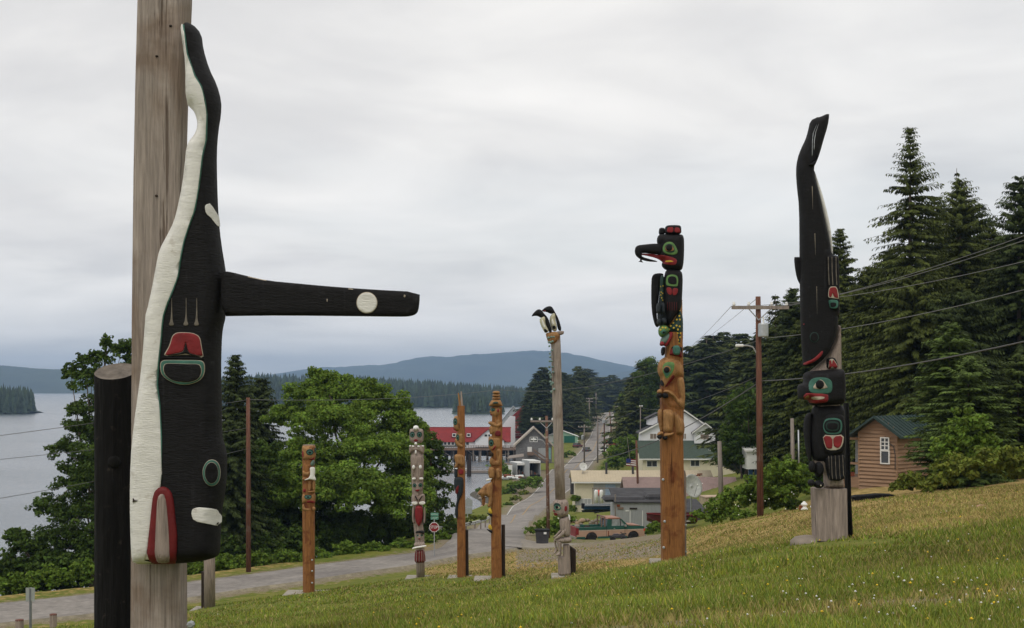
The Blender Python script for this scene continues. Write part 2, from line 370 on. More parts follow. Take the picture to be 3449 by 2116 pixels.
def column(parent, name, m, lv, D, dep=None, shape='round', n=20, top=None, rot=0, label=None):
    """lv: list of (xl, xr, y) in photo px from top to bottom at depth D"""
    vs_ = []; fs = []
    for (xl, xr, y) in lv:
        c = W((xl + xr) / 2, y, D); r = (xr - xl) / 2 * D / F; ry = dep / 2 if dep else r
        for j in range(n):
            a = 2 * math.pi * (j + .5) / n + rot; ca, sa = math.cos(a), math.sin(a)
            if shape == 'box': q = 1 / (abs(ca) ** 7 + abs(sa) ** 7) ** (1 / 7.); 
            elif shape == 'oct': q = 1.0 / max(abs(math.cos(a + k * math.pi / 4)) for k in range(8)) * .97
            else: q = 1
            vs_.append((c[0] + r * ca * q, c[1] + ry * sa * q, c[2] + (top or (lambda *z: 0))(ca, sa) * (1 if (xl, xr, y) == tuple(lv[0]) else 0)))
    k = len(lv)
    for i in range(k - 1):
        for j in range(n): fs.append((i * n + j, i * n + (j + 1) % n, (i + 1) * n + (j + 1) % n, (i + 1) * n + j))
    fs.append(tuple(range(n))); fs.append(tuple(range((k - 1) * n, k * n)))
    o = MB().add(vs_, fs).build(name, m, parent, smooth=(shape == 'round'), label=label)
    lv_ = np.array([[W((a + b) / 2, y, D)[0], W(0, y, D)[2], (b - a) / 2 * D / F] for a, b, y in lv])[::-1]
    def hf(p):
        xc = np.interp(p[:, 1], lv_[:, 1], lv_[:, 0]); rr = np.interp(p[:, 1], lv_[:, 1], lv_[:, 2]); ry = dep / 2 if dep else rr
        q = np.clip(np.abs(p[:, 0] - xc) / rr, 0, .98)
        e = 2 if shape == 'round' else 7
        return D - ry * (1 - q ** e) ** (1 / e)
    return hf

# ------------------------------------------------------------------ the ground
CP = []
def cp(x, y, D): p = WO(x, y, D); CP.append((p[0], p[1], p[2]))
def cz(x, D, z): CP.append((WO(x, 0, D)[0], D, EZ + z))
for q in [(1232, 1512, 11), (460, 1570, 14), (1900, 1512, 9.6), (2464, 1512, 9), (385, 1650, 12), (0, 1750, 12), (2464, 1185, 42), (2464, 1350, 17),
          (2003, 1300, 24), (2000, 1218, 48), (1622, 1352, 35), (1622, 1302, 50), (1362, 1385, 47), (1197, 1392, 54), (1115, 1389, 57), (1010, 1390, 60), (742, 1426, 56),
          (500, 1463, 50), (1232, 1440, 27), (1622, 1440, 17), (2003, 1400, 14), (230, 1497, 61), (127, 1512, 60), (0, 1530, 59), (900, 1480, 26), (2250, 1240, 28), (1850, 1330, 22),
          (0, 1500, 65), (230, 1478, 67), (500, 1432, 72), (740, 1398, 76), (1000, 1360, 81), (1100, 1339, 84), (1250, 1318, 88),
          (0, 1453, 71), (230, 1430, 74), (500, 1396, 78), (758, 1361, 84), (950, 1337, 89), (1060, 1322, 93), (0, 1440, 78), (500, 1390, 84), (950, 1332, 95),
          (600, 1450, 58), (900, 1405, 62), (1250, 1335, 72),
          (1100, 1283, 108), (1250, 1300, 100), (1400, 1307, 78), (1560, 1289, 75), (1400, 1345, 60), (1500, 1385, 43), (1305, 1318, 95), (1318, 1304, 104), (1328, 1305, 90),
          (1430, 1240, 180), (1400, 1216, 198), (1350, 1238, 150), (1400, 1262, 135), (1800, 1250, 68), (1700, 1272, 80), (1828, 1244, 65), (2100, 1172, 78), (2200, 1178, 76),
          (1220, 1152, 315), (1250, 1150, 315), (1380, 1075, 440), (1180, 1225, 230), (1130, 1235, 190), (1245, 1130, 330)]: cp(*q)
for q in [(1400, 90, -11.6), (1500, 100, -12.1), (1600, 96, -11.9), (1660, 130, -14.4), (1900, 130, -10), (1740, 130, -12.5), (1600, 150, -14.6), (1500, 200, -18.6), (1650, 240, -17.5), (1550, 270, -18.6), (1900, 240, -14),
          (2464, 90, -4.5), (2464, 150, 3), (2000, 110, -7.5), (2464, 300, 16), (2000, 300, -2), (1900, 500, 2), (1560, 450, -17), (1700, 500, -9), (1600, 700, -9), (1800, 800, 4), (2464, 900, 36),
          (1300, 330, -19.5), (1200, 340, -25.5), (1180, 360, -27.5), (1120, 330, -28.3), (1150, 262, -27), (1190, 262, -25), (1100, 150, -16), (1060, 112, -13), (1000, 150, -20), (1050, 205, -27), (1250, 430, -28),
          (1250, 520, -25.5), (1330, 520, -19.5), (1225, 600, -29), (1300, 800, -26), (1400, 800, -17), (1100, 450, -31), (0, 95, -17), (500, 105, -17), (900, 115, -17), (0, 125, -25), (0, 160, -30), (500, 150, -27),
          (900, 175, -28), (0, 400, -36), (600, 400, -36), (1100, 900, -34), (1250, 940, -30), (2464, 60, -4.4), (1380, 470, -20), (1350, 430, -20.3), (1240, 390, -24)]: cz(*q)
CP += [(0, 1, EZ - 1.7), (-6, 3, EZ - 2.1), (8, 2, EZ - 1.3), (0, -40, EZ + 1), (-60, -40, EZ - 5), (60, -40, EZ + 4), (-60, 10, EZ - 9), (-60, 40, EZ - 13.5), (60, 20, EZ + 1),
       (-200, 60, -12), (-400, 400, -12), (-400, -80, -12), (400, -80, 38), (400, 400, 50), (600, 900, 60), (30, 42, EZ - 3), (45, 60, EZ - 2)]
ROADS = {  # left edge, right edge, distance: photo-overview pixels
 'main': [((1085, 1301), (1255, 1319), 95, 87), ((1090, 1284), (1262, 1300), 104, 97), ((1130, 1272), (1262, 1283), 126, 115), ((1162, 1262), (1270, 1267), 155, 145), ((1205, 1245), (1290, 1244), 202, 200), ((1246, 1210), (1335, 1210), 250, 250),
          ((1297, 1170), (1383, 1170), 300, 300), ((1346, 1130), (1413, 1130), 350, 350), ((1399, 1085), (1457, 1085), 430, 430), ((1421, 1050), (1466, 1050), 505, 505), ((1438, 1010), (1475, 1010), 625, 625), ((1455, 996), (1476, 996), 760, 760), ((1455, 1001), (1478, 1001), 900, 900)],
 'lower': [((-400, 1494), (-400, 1560), 65, 58), ((0, 1453), (0, 1500), 71, 65), ((230, 1430), (230, 1478), 74, 67), ((500, 1396), (500, 1432), 78, 72), ((758, 1361), (740, 1398), 84, 76), ((950, 1337), (1000, 1360), 89, 81), ((1060, 1322), (1100, 1339), 93, 84), ((1080, 1300), (1180, 1329), 95, 86), ((1100, 1296), (1262, 1317), 97, 88)],
 'side': [((1255, 1296), (1250, 1317), 98, 88), ((1330, 1305), (1300, 1320), 94, 84), ((1450, 1309), (1400, 1309), 93, 79), ((1560, 1303), (1520, 1295), 93, 78), ((1700, 1286), (1660, 1276), 94, 79)]}
def road_pts(k): return [(WO(*a, Da), WO(*b, Db)) for a, b, Da, Db in ROADS[k]]
for k in ROADS:
    for a, b in road_pts(k): CP.append(tuple(a)); CP.append(tuple(b))
CPA = np.array(CP); 
def tf(x, y):   # perspective-like coordinates, so near ground is resolved finely
    yy = np.maximum(y, -60) + 75.; return np.stack([x / yy * 2.2, np.log(yy) * 1.6], -1)
CT = tf(CPA[:, 0], CPA[:, 1]); CZ = CPA[:, 2]
def kern(d2): return np.sqrt(d2 + .02 ** 2)
K_ = kern(((CT[:, None] - CT[None]) ** 2).sum(2)); n_ = len(CT)
Pm = np.concatenate([np.ones((n_, 1)), CT], 1)
A_ = np.zeros((n_ + 3, n_ + 3)); A_[:n_, :n_] = K_ - np.eye(n_) * .004; A_[:n_, n_:] = Pm; A_[n_:, :n_] = Pm.T
sol = np.linalg.lstsq(A_, np.concatenate([CZ, np.zeros(3)]), rcond=None)[0]
def ground0(x, y):
    x = np.atleast_1d(np.asarray(x, float)); y = np.atleast_1d(np.asarray(y, float)); outz = np.empty(x.shape); sh = x.shape
    x = x.ravel(); y = y.ravel(); o = np.empty(len(x))
    for i in range(0, len(x), 20000):
        t = tf(x[i:i + 20000], y[i:i + 20000]); o[i:i + 20000] = kern(((t[:, None] - CT[None]) ** 2).sum(2)) @ sol[:n_] + sol[n_] + t @ sol[n_ + 1:]
    return o.reshape(sh)
# roads: quads subdivided; the ground is cut to lie just under them
RQ = {}
for k in ROADS:
    P = road_pts(k); S = []
    for i in range(len(P) - 1):
        a, b = P[i]; c, d = P[i + 1]; m = 20
        for j in range(m + (i == len(P) - 2)):
            t = j / m; S.append((a + (c - a) * t, b + (d - b) * t))
    L_ = np.array([s[0] for s in S]); R_ = np.array([s[1] for s in S])
    for _ in range(30):
        L_[1:-1] = (L_[:-2] + 2 * L_[1:-1] + L_[2:]) / 4; R_[1:-1] = (R_[:-2] + 2 * R_[1:-1] + R_[2:]) / 4
    L_[:, 2] = ground0(L_[:, 0], L_[:, 1]) * .5 + L_[:, 2] * .5; R_[:, 2] = ground0(R_[:, 0], R_[:, 1]) * .5 + R_[:, 2] * .5
    RQ[k] = (L_, R_)
RC = np.concatenate([np.concatenate([(L_ + (R_ - L_) * t) for t in (0, .2, .4, .6, .8, 1)]) for L_, R_ in RQ.values()])
RW = np.concatenate([np.concatenate([np.linalg.norm(R_ - L_, axis=1)] * 6) for L_, R_ in RQ.values()])
def ground(x, y):
    x = np.atleast_1d(np.asarray(x, float)); y = np.atleast_1d(np.asarray(y, float)); z = ground0(x, y)
    xf = x.ravel(); yf = y.ravel(); zf = z.ravel().copy()
    for i in range(0, len(xf), 8000):
        sl = slice(i, i + 8000); d2 = (xf[sl, None] - RC[None, :, 0]) ** 2 + (yf[sl, None] - RC[None, :, 1]) ** 2
        wgt = 1 / (d2 + .4) ** 2; zr = (wgt * RC[None, :, 2]).sum(1) / wgt.sum(1); j = d2.argmin(1); d = np.sqrt(d2.min(1)); sc = 1.3 + .012 * yf[sl]
        s_ = np.clip((d - sc) / (sc * 1.8), 0, 1); s_ = s_ * s_ * (3 - 2 * s_)
        zf[sl] = (zr - .05 - .0006 * np.abs(yf[sl])) * (1 - s_) + zf[sl] * s_
    return zf.reshape(z.shape)
def gz(x, y): return float(ground(x, y)[0])
def on(x, D):      # a point on the ground below overview column x at distance D
    X = WO(x, 0, D)[0]; return np.array((X, D, gz(X, D)))

def grid_axis(lo, hi, fine, lof, hif, growth=1.07):
    a = list(np.arange(lof, hif, fine)); s = fine
    while a[-1] < hi: s *= growth; a.append(a[-1] + s)
    s = fine
    while a[0] > lo: s *= growth; a.insert(0, a[0] - s)
    return np.array(a)
# fan-shaped sheet: rows by distance, columns by bearing
rows = np.concatenate([np.arange(-60, 4, 4), np.arange(4, 40, .5), np.arange(40, 130, 1.0), np.geomspace(130, 960, 150)])
us = np.concatenate([np.linspace(-3.0, -.48, 26), np.linspace(-.47, .47, 300), np.linspace(.48, 3.0, 26)])
YY, UU = np.meshgrid(rows, us, indexing='ij'); XX = UU * (np.maximum(YY, 0) + 22)
ZZ = ground(XX, YY)
rs = np.random.RandomState(3)
nz = (np.sin(XX * .9 + np.sin(YY * .6) * 1.3) * np.sin(YY * .75 + 1.1) * .03 + np.sin(XX * 2.3 + YY * 1.7) * .012)
d2r = np.full(XX.size, 9.)
xf = XX.ravel(); yf = YY.ravel()
for i in range(0, len(xf), 8000):
    d2r[i:i + 8000] = np.sqrt(((xf[i:i + 8000, None] - RC[None, :, 0]) ** 2 + (yf[i:i + 8000, None] - RC[None, :, 1]) ** 2).min(1))
d2r = d2r.reshape(XX.shape); ZZ += nz * np.clip((d2r - 1.5) / 3, 0, 1)
# ground cover: r = dry grass, g = bare soil / gravel, b = shore stones
PX = CX + F * XX / np.maximum(YY, 1); PY = HY - (ZZ - EZ) * F / np.maximum(YY, 1); px = PX / 1.3998; py = PY / 1.3995
def band(v, a, b, s): return np.clip((v - a) / s, 0, 1) * np.clip((b - v) / s, 0, 1)
dry = np.zeros(XX.shape); soil = np.zeros(XX.shape)
yl = np.interp(px, [900, 1010, 1250, 1362, 1622, 1750, 2003, 2200, 2464, 3000], [1415, 1392, 1393, 1387, 1355, 1322, 1293, 1290, 1250, 1200])   # lawn edge line
yt = np.interp(px, [900, 1250, 1560, 1700, 2000, 2464], [1330, 1300, 1290, 1255, 1210, 1170])
front = (YY > 5) & (YY < 95)
dry += np.where(front & (px > 1020), band(py, yt - 40, yl, 14), 0)
dry += np.where(front & (px < 1100) & (py > 1350), .6 * np.clip(1 - np.abs(d2r - 3) / 3, 0, 1), 0)
soil += np.where(front & (px > 1250) & (px < 1640), band(py, yt - 30, yt + 62, 16) * .9, 0)
soil += np.where(front & (px > 1350), .85 * np.clip(1 - np.abs(py - np.interp(px, [1350, 1700, 2464], [1530, 1500, 1430])) / 26, 0, 1), 0)
shore = np.clip((1.8 - ZZ) / 1.2, 0, 1) * (YY > 80)
gravel = np.clip(1 - d2r / (1.4 + YY * .008), 0, 1)
gravel = np.maximum(gravel, ((px > 1380) & (px < 1660) & (YY > 86) & (YY < 99)) * .55)
gravel = np.maximum(gravel, ((px > 1230) & (px < 1300) & (YY > 260) & (YY < 350)) * .8)
soil = np.maximum(soil, gravel)
I = np.arange(XX.size).reshape(XX.shape); Q = np.stack([I[:-1, :-1], I[:-1, 1:], I[1:, 1:], I[1:, :-1]], -1).reshape(-1, 4)
mg = bpy.data.materials.new('ground_cover'); mg.use_nodes = True; t = mg.node_tree; t.nodes.clear(); l = t.links.new
o_ = N(t, 'ShaderNodeOutputMaterial'); b_ = N(t, 'ShaderNodeBsdfPrincipled'); b_.inputs['Roughness'].default_value = .95; b_.inputs['Specular IOR Level'].default_value = .1
tcn = N(t, 'ShaderNodeTexCoord'); at = N(t, 'ShaderNodeAttribute'); at.attribute_name = 'Col'; sp = N(t, 'ShaderNodeSeparateColor'); l(at.outputs['Color'], sp.inputs[0])
ob = tcn.outputs['Object']
na = noise(t, ob, .35, 6, .6, .3); nb_ = noise(t, ob, 2.2, 6, .65); nc = noise(t, ob, 14, 4, .7)
g1 = ramp(t, [(.32, (.085, .115, .017)), (.5, (.15, .168, .028)), (.68, (.23, .205, .055))]); l(nb_.outputs[0], g1.inputs[0])
g2 = ramp(t, [(.35, (.07, .11, .016)), (.65, (.19, .175, .04))]); l(na.outputs[0], g2.inputs[0])
m1 = N(t, 'ShaderNodeMix', data_type='RGBA'); m1.inputs[0].default_value = .5; l(g1.outputs[0], m1.inputs[6]); l(g2.outputs[0], m1.inputs[7])
d1 = ramp(t, [(.35, (.15, .135, .035)), (.5, (.30, .21, .075)), (.7, (.44, .31, .13))]); l(nb_.outputs[0], d1.inputs[0])
s1 = ramp(t, [(.3, (.11, .085, .05)), (.5, (.22, .18, .12)), (.7, (.31, .27, .20))]); l(nc.outputs[0], s1.inputs[0])
k1 = ramp(t, [(.35, (.04, .037, .03)), (.6, (.14, .125, .10))]); l(nc.outputs[0], k1.inputs[0])
def brk(src, amt):   # break the edge of a patch up with noise
    a = N(t, 'ShaderNodeMath', operation='MULTIPLY_ADD'); l(nb_.outputs[0], a.inputs[0]); a.inputs[1].default_value = amt; a.inputs[2].default_value = -amt * .5
    b = N(t, 'ShaderNodeMath', operation='ADD'); l(src, b.inputs[0]); l(a.outputs[0], b.inputs[1])
    c = N(t, 'ShaderNodeMapRange'); l(b.outputs[0], c.inputs[0]); c.inputs[1].default_value = .32; c.inputs[2].default_value = .68; return c.outputs[0]
prev = m1.outputs[2]
for ch, rr in ((0, d1), (1, s1), (2, k1)):
    mm = N(t, 'ShaderNodeMix', data_type='RGBA'); l(brk(sp.outputs[ch], 1.7 if ch < 2 else .8), mm.inputs[0]); l(prev, mm.inputs[6]); l(rr.outputs[0], mm.inputs[7]); prev = mm.outputs[2]
l(prev, b_.inputs['Base Color']); bp = N(t, 'ShaderNodeBump'); bp.inputs['Strength'].default_value = .6; bp.inputs['Distance'].default_value = .06; l(nc.outputs[0], bp.inputs['Height']); l(bp.outputs[0], b_.inputs['Normal'])
l(b_.outputs[0], o_.inputs[0])
g = np_mesh('ground', np.stack([XX, YY, ZZ], -1).reshape(-1, 3), Q, mg, col=np.stack([dry, soil, shore], -1).reshape(-1, 3), smooth=True); tag(g, kind='structure')

for k, nm in (('lower', 'road'), ('main', 'road'), ('side', 'gravel_track')):
    L_, R_ = RQ[k]; z = {'main': .02, 'lower': .034, 'side': .012}[k]; n = len(L_); m = 7
    u_ = (R_ - L_); u_ /= np.linalg.norm(u_, axis=1)[:, None]; V = np.concatenate([L_ - u_ * .9 - np.array((0, 0, .55))] + [L_ + (R_ - L_) * (j / (m - 1)) + np.array((0, 0, z)) for j in range(m)] + [R_ + u_ * .9 - np.array((0, 0, .55))]); m += 2; I = np.arange(n * m).reshape(m, n)
    Q = np.stack([I[:-1, :-1], I[1:, :-1], I[1:, 1:], I[:-1, 1:]], -1).reshape(-1, 4)
    o = np_mesh(nm, V, Q, [M_asph if k != 'side' else mat('gravel', (.26, .23, .19), .95, .25, 3, bump=.4), mat('verge_gravel', (.22, .19, .13), .95, .35, 2.5, bump=.4)], smooth=False); tag(o, kind='structure'); mi = np.zeros(len(o.data.polygons), np.int32); mi[:n - 1] = 1; mi[-(n - 1):] = 1; o.data.polygons.foreach_set('material_index', mi)
def stripe(nm, k, f, wd, m, i0, i1, z=.045):
    L_, R_ = RQ[k]; L_ = L_[i0:i1]; R_ = R_[i0:i1]; wdt = np.linalg.norm(R_ - L_, axis=1)[:, None]; u = (R_ - L_) / wdt
    c = L_ + (R_ - L_) * f + np.array((0, 0, z)); V = np.concatenate([c - u * wd / 2, c + u * wd / 2]); n = len(c); I = np.arange(n)
    o = np_mesh(nm, V, np.stack([I[:-1], I[1:], I[1:] + n, I[:-1] + n], -1), m); tag(o, kind='structure')
stripe('edge_line', 'main', .03, .14, M_line, 82, 222); stripe('edge_line', 'main', .97, .14, M_line, 100, 222); stripe('centre_line', 'main', .5, .2, M_yline, 66, 222)

# ------------------------------------------------------------------ sea
ms = bpy.data.materials.new('sea_water'); ms.use_nodes = True; t = ms.node_tree; b_ = t.nodes['Principled BSDF']
b_.inputs['Base Color'].default_value = (.13, .15, .17, 1); b_.inputs['Roughness'].default_value = .22; b_.inputs['Specular IOR Level'].default_value = .6
tcn = N(t, 'ShaderNodeTexCoord'); mp = N(t, 'ShaderNodeMapping'); mp.inputs['Scale'].default_value = (.35, 1, 1); t.links.new(tcn.outputs['Object'], mp.inputs[0])
n1_ = noise(t, mp.outputs[0], .9, 5, .6); n2_ = noise(t, mp.outputs[0], .012, 4, .6)
ad = N(t, 'ShaderNodeMath', operation='MULTIPLY'); t.links.new(n1_.outputs[0], ad.inputs[0]); ad.inputs[1].default_value = 1
bp = N(t, 'ShaderNodeBump'); bp.inputs['Strength'].default_value = .8; bp.inputs['Distance'].default_value = .45; t.links.new(ad.outputs[0], bp.inputs['Height']); t.links.new(bp.outputs[0], b_.inputs['Normal'])
r_ = ramp(t, [(.35, (.10, .12, .14)), (.65, (.19, .21, .235))]); t.links.new(n2_.outputs[0], r_.inputs[0]); t.links.new(r_.outputs[0], b_.inputs['Base Color'])
V = [(-9000, 60, 0), (9000, 60, 0), (9000, 11500, 0), (-9000, 11500, 0)]
sea = np_mesh('sea', np.array(V, float), np.array([[0, 1, 2, 3]]), ms); tag(sea, kind='structure')

# ------------------------------------------------------------------ far shores, hills and forest
M_far = mat('forest_hill', (.030, .045, .026), .95, .35, .02, (1, 1, 1), 0, col2=(.06, .085, .04))
M_mtn = mat('mountain_forest', (.035, .05, .04), .95, .35, .0022, (1, 1, 1), 0, col2=(.075, .095, .055))
def fbm(x, seed, o=5):
    r = np.random.RandomState(seed); y = np.zeros_like(x)
    for k in range(o): y += np.sin(x * 2 ** k * 1.7 + r.rand() * 6.3) * np.cos(x * 2 ** k * .9 + r.rand() * 6.3) / 2 ** k
    return y
def hill(name, prof, D, depth, m, base=-3., rough=.06, seed=1, nx=240, ny=26):
    xs = np.array([p[0] for p in prof], float); ys = np.array([p[1] for p in prof], float)
    ux = np.linspace(xs[0], xs[-1], nx); top = np.interp(ux, xs, ys); X = (ux * 1.3998 - CX) * D / F; Zt = EZ - (top * 1.3995 - HY) * D / F
    V = []
    for j in range(ny):
        s = j / (ny - 1); q = math.sin(s * math.pi / 2) ** 1.1 if s <= .5 else 1
        v = s * 2; h = (math.sin(min(v, 1) * math.pi / 2) if v <= 1 else math.cos((v - 1) * math.pi / 2) ** .7)
        y = D - depth * .55 + depth * 1.1 * s
        nzz = fbm(ux / (ux[-1] - ux[0]) * 22 + j * .55, seed) * rough * (Zt - base) * min(h * 1.5, 1) * (abs(v - 1) ** .5)
        V.append(np.stack([X * (y / D) ** (0.35), np.full(nx, y), base + (Zt - base) * h + nzz], 1))
    V = np.concatenate(V); I = np.arange(nx * ny).reshape(ny, nx); Q = np.stack([I[:-1, :-1], I[:-1, 1:], I[1:, 1:], I[1:, :-1]], -1).reshape(-1, 4)
    o = np_mesh(name, V, Q, m, smooth=True); tag(o, kind='structure'); return o
hill('mountain', [(500, 925), (640, 905), (720, 893), (780, 885), (870, 880), (930, 879), (970, 870), (1000, 862), (1040, 859), (1080, 862), (1130, 856), (1190, 852), (1280, 848), (1350, 850), (1400, 856), (1450, 868), (1510, 880), (1570, 893), (1640, 880), (1700, 868), (1780, 862), (1900, 880), (2100, 900)], 9000, 2600, M_mtn, rough=.12, seed=4)
hill('mountain', [(1300, 928), (1400, 912), (1480, 899), (1560, 884), (1640, 866), (1700, 872), (1800, 890), (1900, 905)], 7000, 1500, M_mtn, rough=.1, seed=8)
hill('mountain', [(-500, 890), (-200, 880), (0, 881), (40, 884), (90, 888), (150, 889), (260, 893), (400, 900), (560, 918), (640, 925)], 5600, 1500, M_mtn, rough=.1, seed=5)
hill('hills', [(380, 950), (560, 942), (640, 934), (720, 938), (800, 937), (880, 941), (960, 946), (1060, 953), (1180, 962), (1260, 968), (1400, 960), (1500, 958), (1700, 958)], 1900, 720, M_far, rough=.05, seed=6)
hill('hills', [(-600, 975), (-200, 972), (0, 976), (40, 980), (66, 986), (80, 991.5)], 1240, 130, M_far, rough=.02, seed=7)
hill('hills', [(-40, 975), (60, 974), (140, 975), (230, 974), (400, 968), (560, 958)], 2100, 300, M_far, rough=.03, seed=9)
hill('hills', [(1088, 994), (1110, 985), (1150, 983), (1190, 987), (1214, 994)], 1230, 60, M_far, rough=.03, seed=10)
M_ftree = mat('far_conifer_foliage', (.030, .048, .026), .95, .3, .05, (1, 1, 1), 0, attr=True)
dg = bpy.context.evaluated_depsgraph_get(); dg.update()
def far_forest(name, regions, seed):
    r = np.random.RandomState(seed); V = []; Q = []; Cc = []; nb = 0
    for (hob, xa, xb, Da, Db, n, h0, h1) in regions:
        from mathutils.bvhtree import BVHTree
        bv = BVHTree.FromObject(hob, dg)
        for _ in range(n):
            D = Da + (Db - Da) * r.rand() ** 1.3; xo = xa + (xb - xa) * r.rand(); X = WO(xo, 0, D)[0]
            hit = bv.ray_cast(Vector((X, D, 900)), Vector((0, 0, -1)))
            if hit[0] is None or hit[0].z < .4: continue
            z0 = hit[0].z; h = h0 + (h1 - h0) * r.rand() ** 1.5; rr = h * (.16 + .08 * r.rand()); c = .55 + .9 * r.rand() ** 1.4
            tone = np.array((c, c, c)) * (np.array((1.25, 1.15, .8)) if r.rand() < .25 else 1)
            for (za, zb, ra) in ((.02, .62, 1.), (.3, .84, .72), (.58, 1., .42)):
                k = 6; ph = r.rand() * 6
                for j in range(k):
                    a = ph + 2 * math.pi * j / k; q = ra * rr * (.65 + .6 * r.rand()); V.append((X + math.cos(a) * q, D + math.sin(a) * q, z0 + h * (za + .07 * r.rand())))
                V.append((X, D, z0 + h * zb)); Cc += [tone] * (k + 1)
                for j in range(k): Q.append((nb + j, nb + (j + 1) % k, nb + k))
                nb += k + 1
    o = np_mesh(name, V, Q, M_ftree, col=np.array(Cc)); return o
H_ = {o.name: o for o in C.objects if o.name.startswith('hills')}
o = far_forest('far_forest', [(H_['hills'], 400, 1300, 1500, 2050, 6500, 9, 25), (H_['hills'], 1300, 1700, 1600, 1990, 900, 11, 28)], 3)
tag(o, 'dense dark conifer forest covering the long low shore across the bay', 'forest', kind='stuff')
o = far_forest('far_forest', [(H_['hills.001'], -120, 80, 1172, 1300, 800, 9, 23), (H_['hills.002'], -60, 560, 1960, 2250, 1000, 8, 20)], 4)
tag(o, 'dark spruce forest on the points of land at the left edge', 'forest', kind='stuff')
o = far_forest('far_forest', [(H_['hills.003'], 1090, 1212, 1200, 1262, 260, 7, 17)], 5)
tag(o, 'small wooded islet in the bay', 'forest', kind='stuff')

# air: pale even haze around the whole scene
vm = bpy.data.materials.new('haze_air'); vm.use_nodes = True; t = vm.node_tree; t.nodes.clear(); o_ = N(t, 'ShaderNodeOutputMaterial'); v_ = N(t, 'ShaderNodeVolumePrincipled')
v_.inputs['Color'].default_value = (.40, .60, .90, 1); v_.inputs['Density'].default_value = .00013; v_.inputs['Anisotropy'].default_value = 0.0
t.links.new(v_.outputs[0], o_.inputs['Volume'])
HZT = 300
hz = MB().box((-9500, -150, -60), (9500, 12000, HZT)).build('haze', vm, loc=(0, 0, 0)); tag(hz, kind='stuff')
hz['label'] = 'thin blue sea haze over the bay and mountains'; hz['category'] = 'haze'

# ------------------------------------------------------------------ totem poles
def slab(name, label, xc, y, D, wd, dp, h=.12):
    c = W(xc, y, D); z = min(c[2] + .02, max([gz(c[0] + i * wd / 2.4, D - dp / 2.2) for i in (-1, 1)]) + .035)
    o = MB().box((c[0] - wd / 2, D - dp / 2, z - .5), (c[0] + wd / 2, D + dp / 2, z)).build(name, M_conc, bevel=.03, loc=(c[0], D, z - .5)); tag(o, label, 'concrete slab', 'slabs under the totem poles'); return o
def bolts(parent, D, pts, r=.035):
    for x, y, d in pts:
        c = W(x, y, d); MB().lathe((c[0], c[1], c[2]), [(r * .6, 0), (r, .01), (r, .05)], 8, 'y').build('bolt', M_galv, parent)

# 1. the near pole with the standing whale -------------------------------------------------
D = 12.0
T1 = thing('totem_pole', 'near weathered grey pole with a big black and white killer whale and long side fin', 'totem pole', (W(536, 0, D)[0], D, gz(W(536, 0, D)[0], D)))
h_pole = column(T1, 'pole_shaft', M_pole, [(CX + (p_ - CX) * .9875, CX + (q_ - CX) * 1.0125, y_) for p_, q_, y_ in ((459, 652, -160), (458, 652, 0), (450, 640, 300), (444, 632, 600), (438, 633, 1100), (436, 634, 1700), (434, 636, 2116), (430, 640, 2460))], D, dep=.32, shape='box', n=40)
for x, y in ((575, 88), (527, 660), (528, 190)): 
    carve(T1, 'knot', M_dwood, ell(x, y, 5, 4), 11.84, T=.012, R=.01, host=h_pole)
whale = cA('430 112 480 112 520 156 528 225 556 320 592 392 612 465 610 530 598 600 590 700 592 850 598 1000 610 1120 632 1250 638 1310 632 1465 622 1512') + \
        cB('1068 60 1060 110 1056 220 1056 320 1060 480 1060 590 1076 645 1085 700 1083 800 1070 900 1058 960 1055 1020 1052 1140 1040 1172 960 1194 860 1202 720 1205 652 1203 638 1180 632 1100 628 900 632 700 645 560 662 430 680 300 690 200 700 60 705 0') + \
        cA('276 1440 300 1330 318 1230 332 1160 370 1090 400 1030 420 950 438 860 450 760 456 690 472 655 496 628 508 590 505 560 490 520 470 496 456 480 452 300 440 220')
h_w = carve(T1, 'whale_body', M_black, whale, 11.70, T=.24, R=.13, back=.55, sm=1, res=34)
wb = bpy.data.objects['whale_body']; wb.data.materials.append(M_white)
_edge = cA('437 60 437 115 455 250 490 350 520 400 537 470 545 530 540 650 525 720 510 850 490 970 462 1050 442 1110 427 1180 412 1280 390 1340 365 1400 345 1460 338 1512') + cB('772 110 757 250 752 350 764 450 771 600 775 830 740 865 727 960 718 1230')
_wp = np.array([(p_[0] - 9, p_[1]) for p_ in _edge] + [(380, 1950), (380, 40)]); _mi = []
for f_ in wb.data.polygons:
    q_ = np.array(f_.center) + ORG[wb.name]; _mi.append((CX + F * q_[0] / q_[1], HY - (q_[2] - EZ) * F / q_[1]))
_in = inside(np.array(_mi), _wp); wb.data.polygons.foreach_set('material_index', _in.astype(np.int32))
white = cA('426 112 437 115 455 250 490 350 520 400 537 470 545 530 540 650 525 720 510 850 490 970 462 1050 442 1110 427 1180 412 1280 390 1340 365 1400 345 1460 338 1512') + \
        cB('772 110 757 250 752 350 764 450 771 600 775 830 740 865 727 960 718 1206 652 1206 636 1180 630 1100 626 900 630 700 643 560 660 430 678 300 688 200 698 60 703 0') + \
        cA('274 1440 298 1330 316 1230 330 1160 368 1090 398 1030 418 950 436 860 448 760 454 688 470 655 494 628 506 590 503 560 488 520 468 498 452 482 448 300 436 220')
h_wh = carve(T1, 'white_belly', M_white, white, 11.6, T=.014, R=.02, host=h_w, sm=1, res=30)
tq = cA('430 112 437 115 455 250 490 350 520 400 537 470 545 530 540 650 525 720 510 850 490 970 462 1050 442 1110 427 1180 412 1280 390 1340 365 1400 345 1460 338 1512 330 1512')
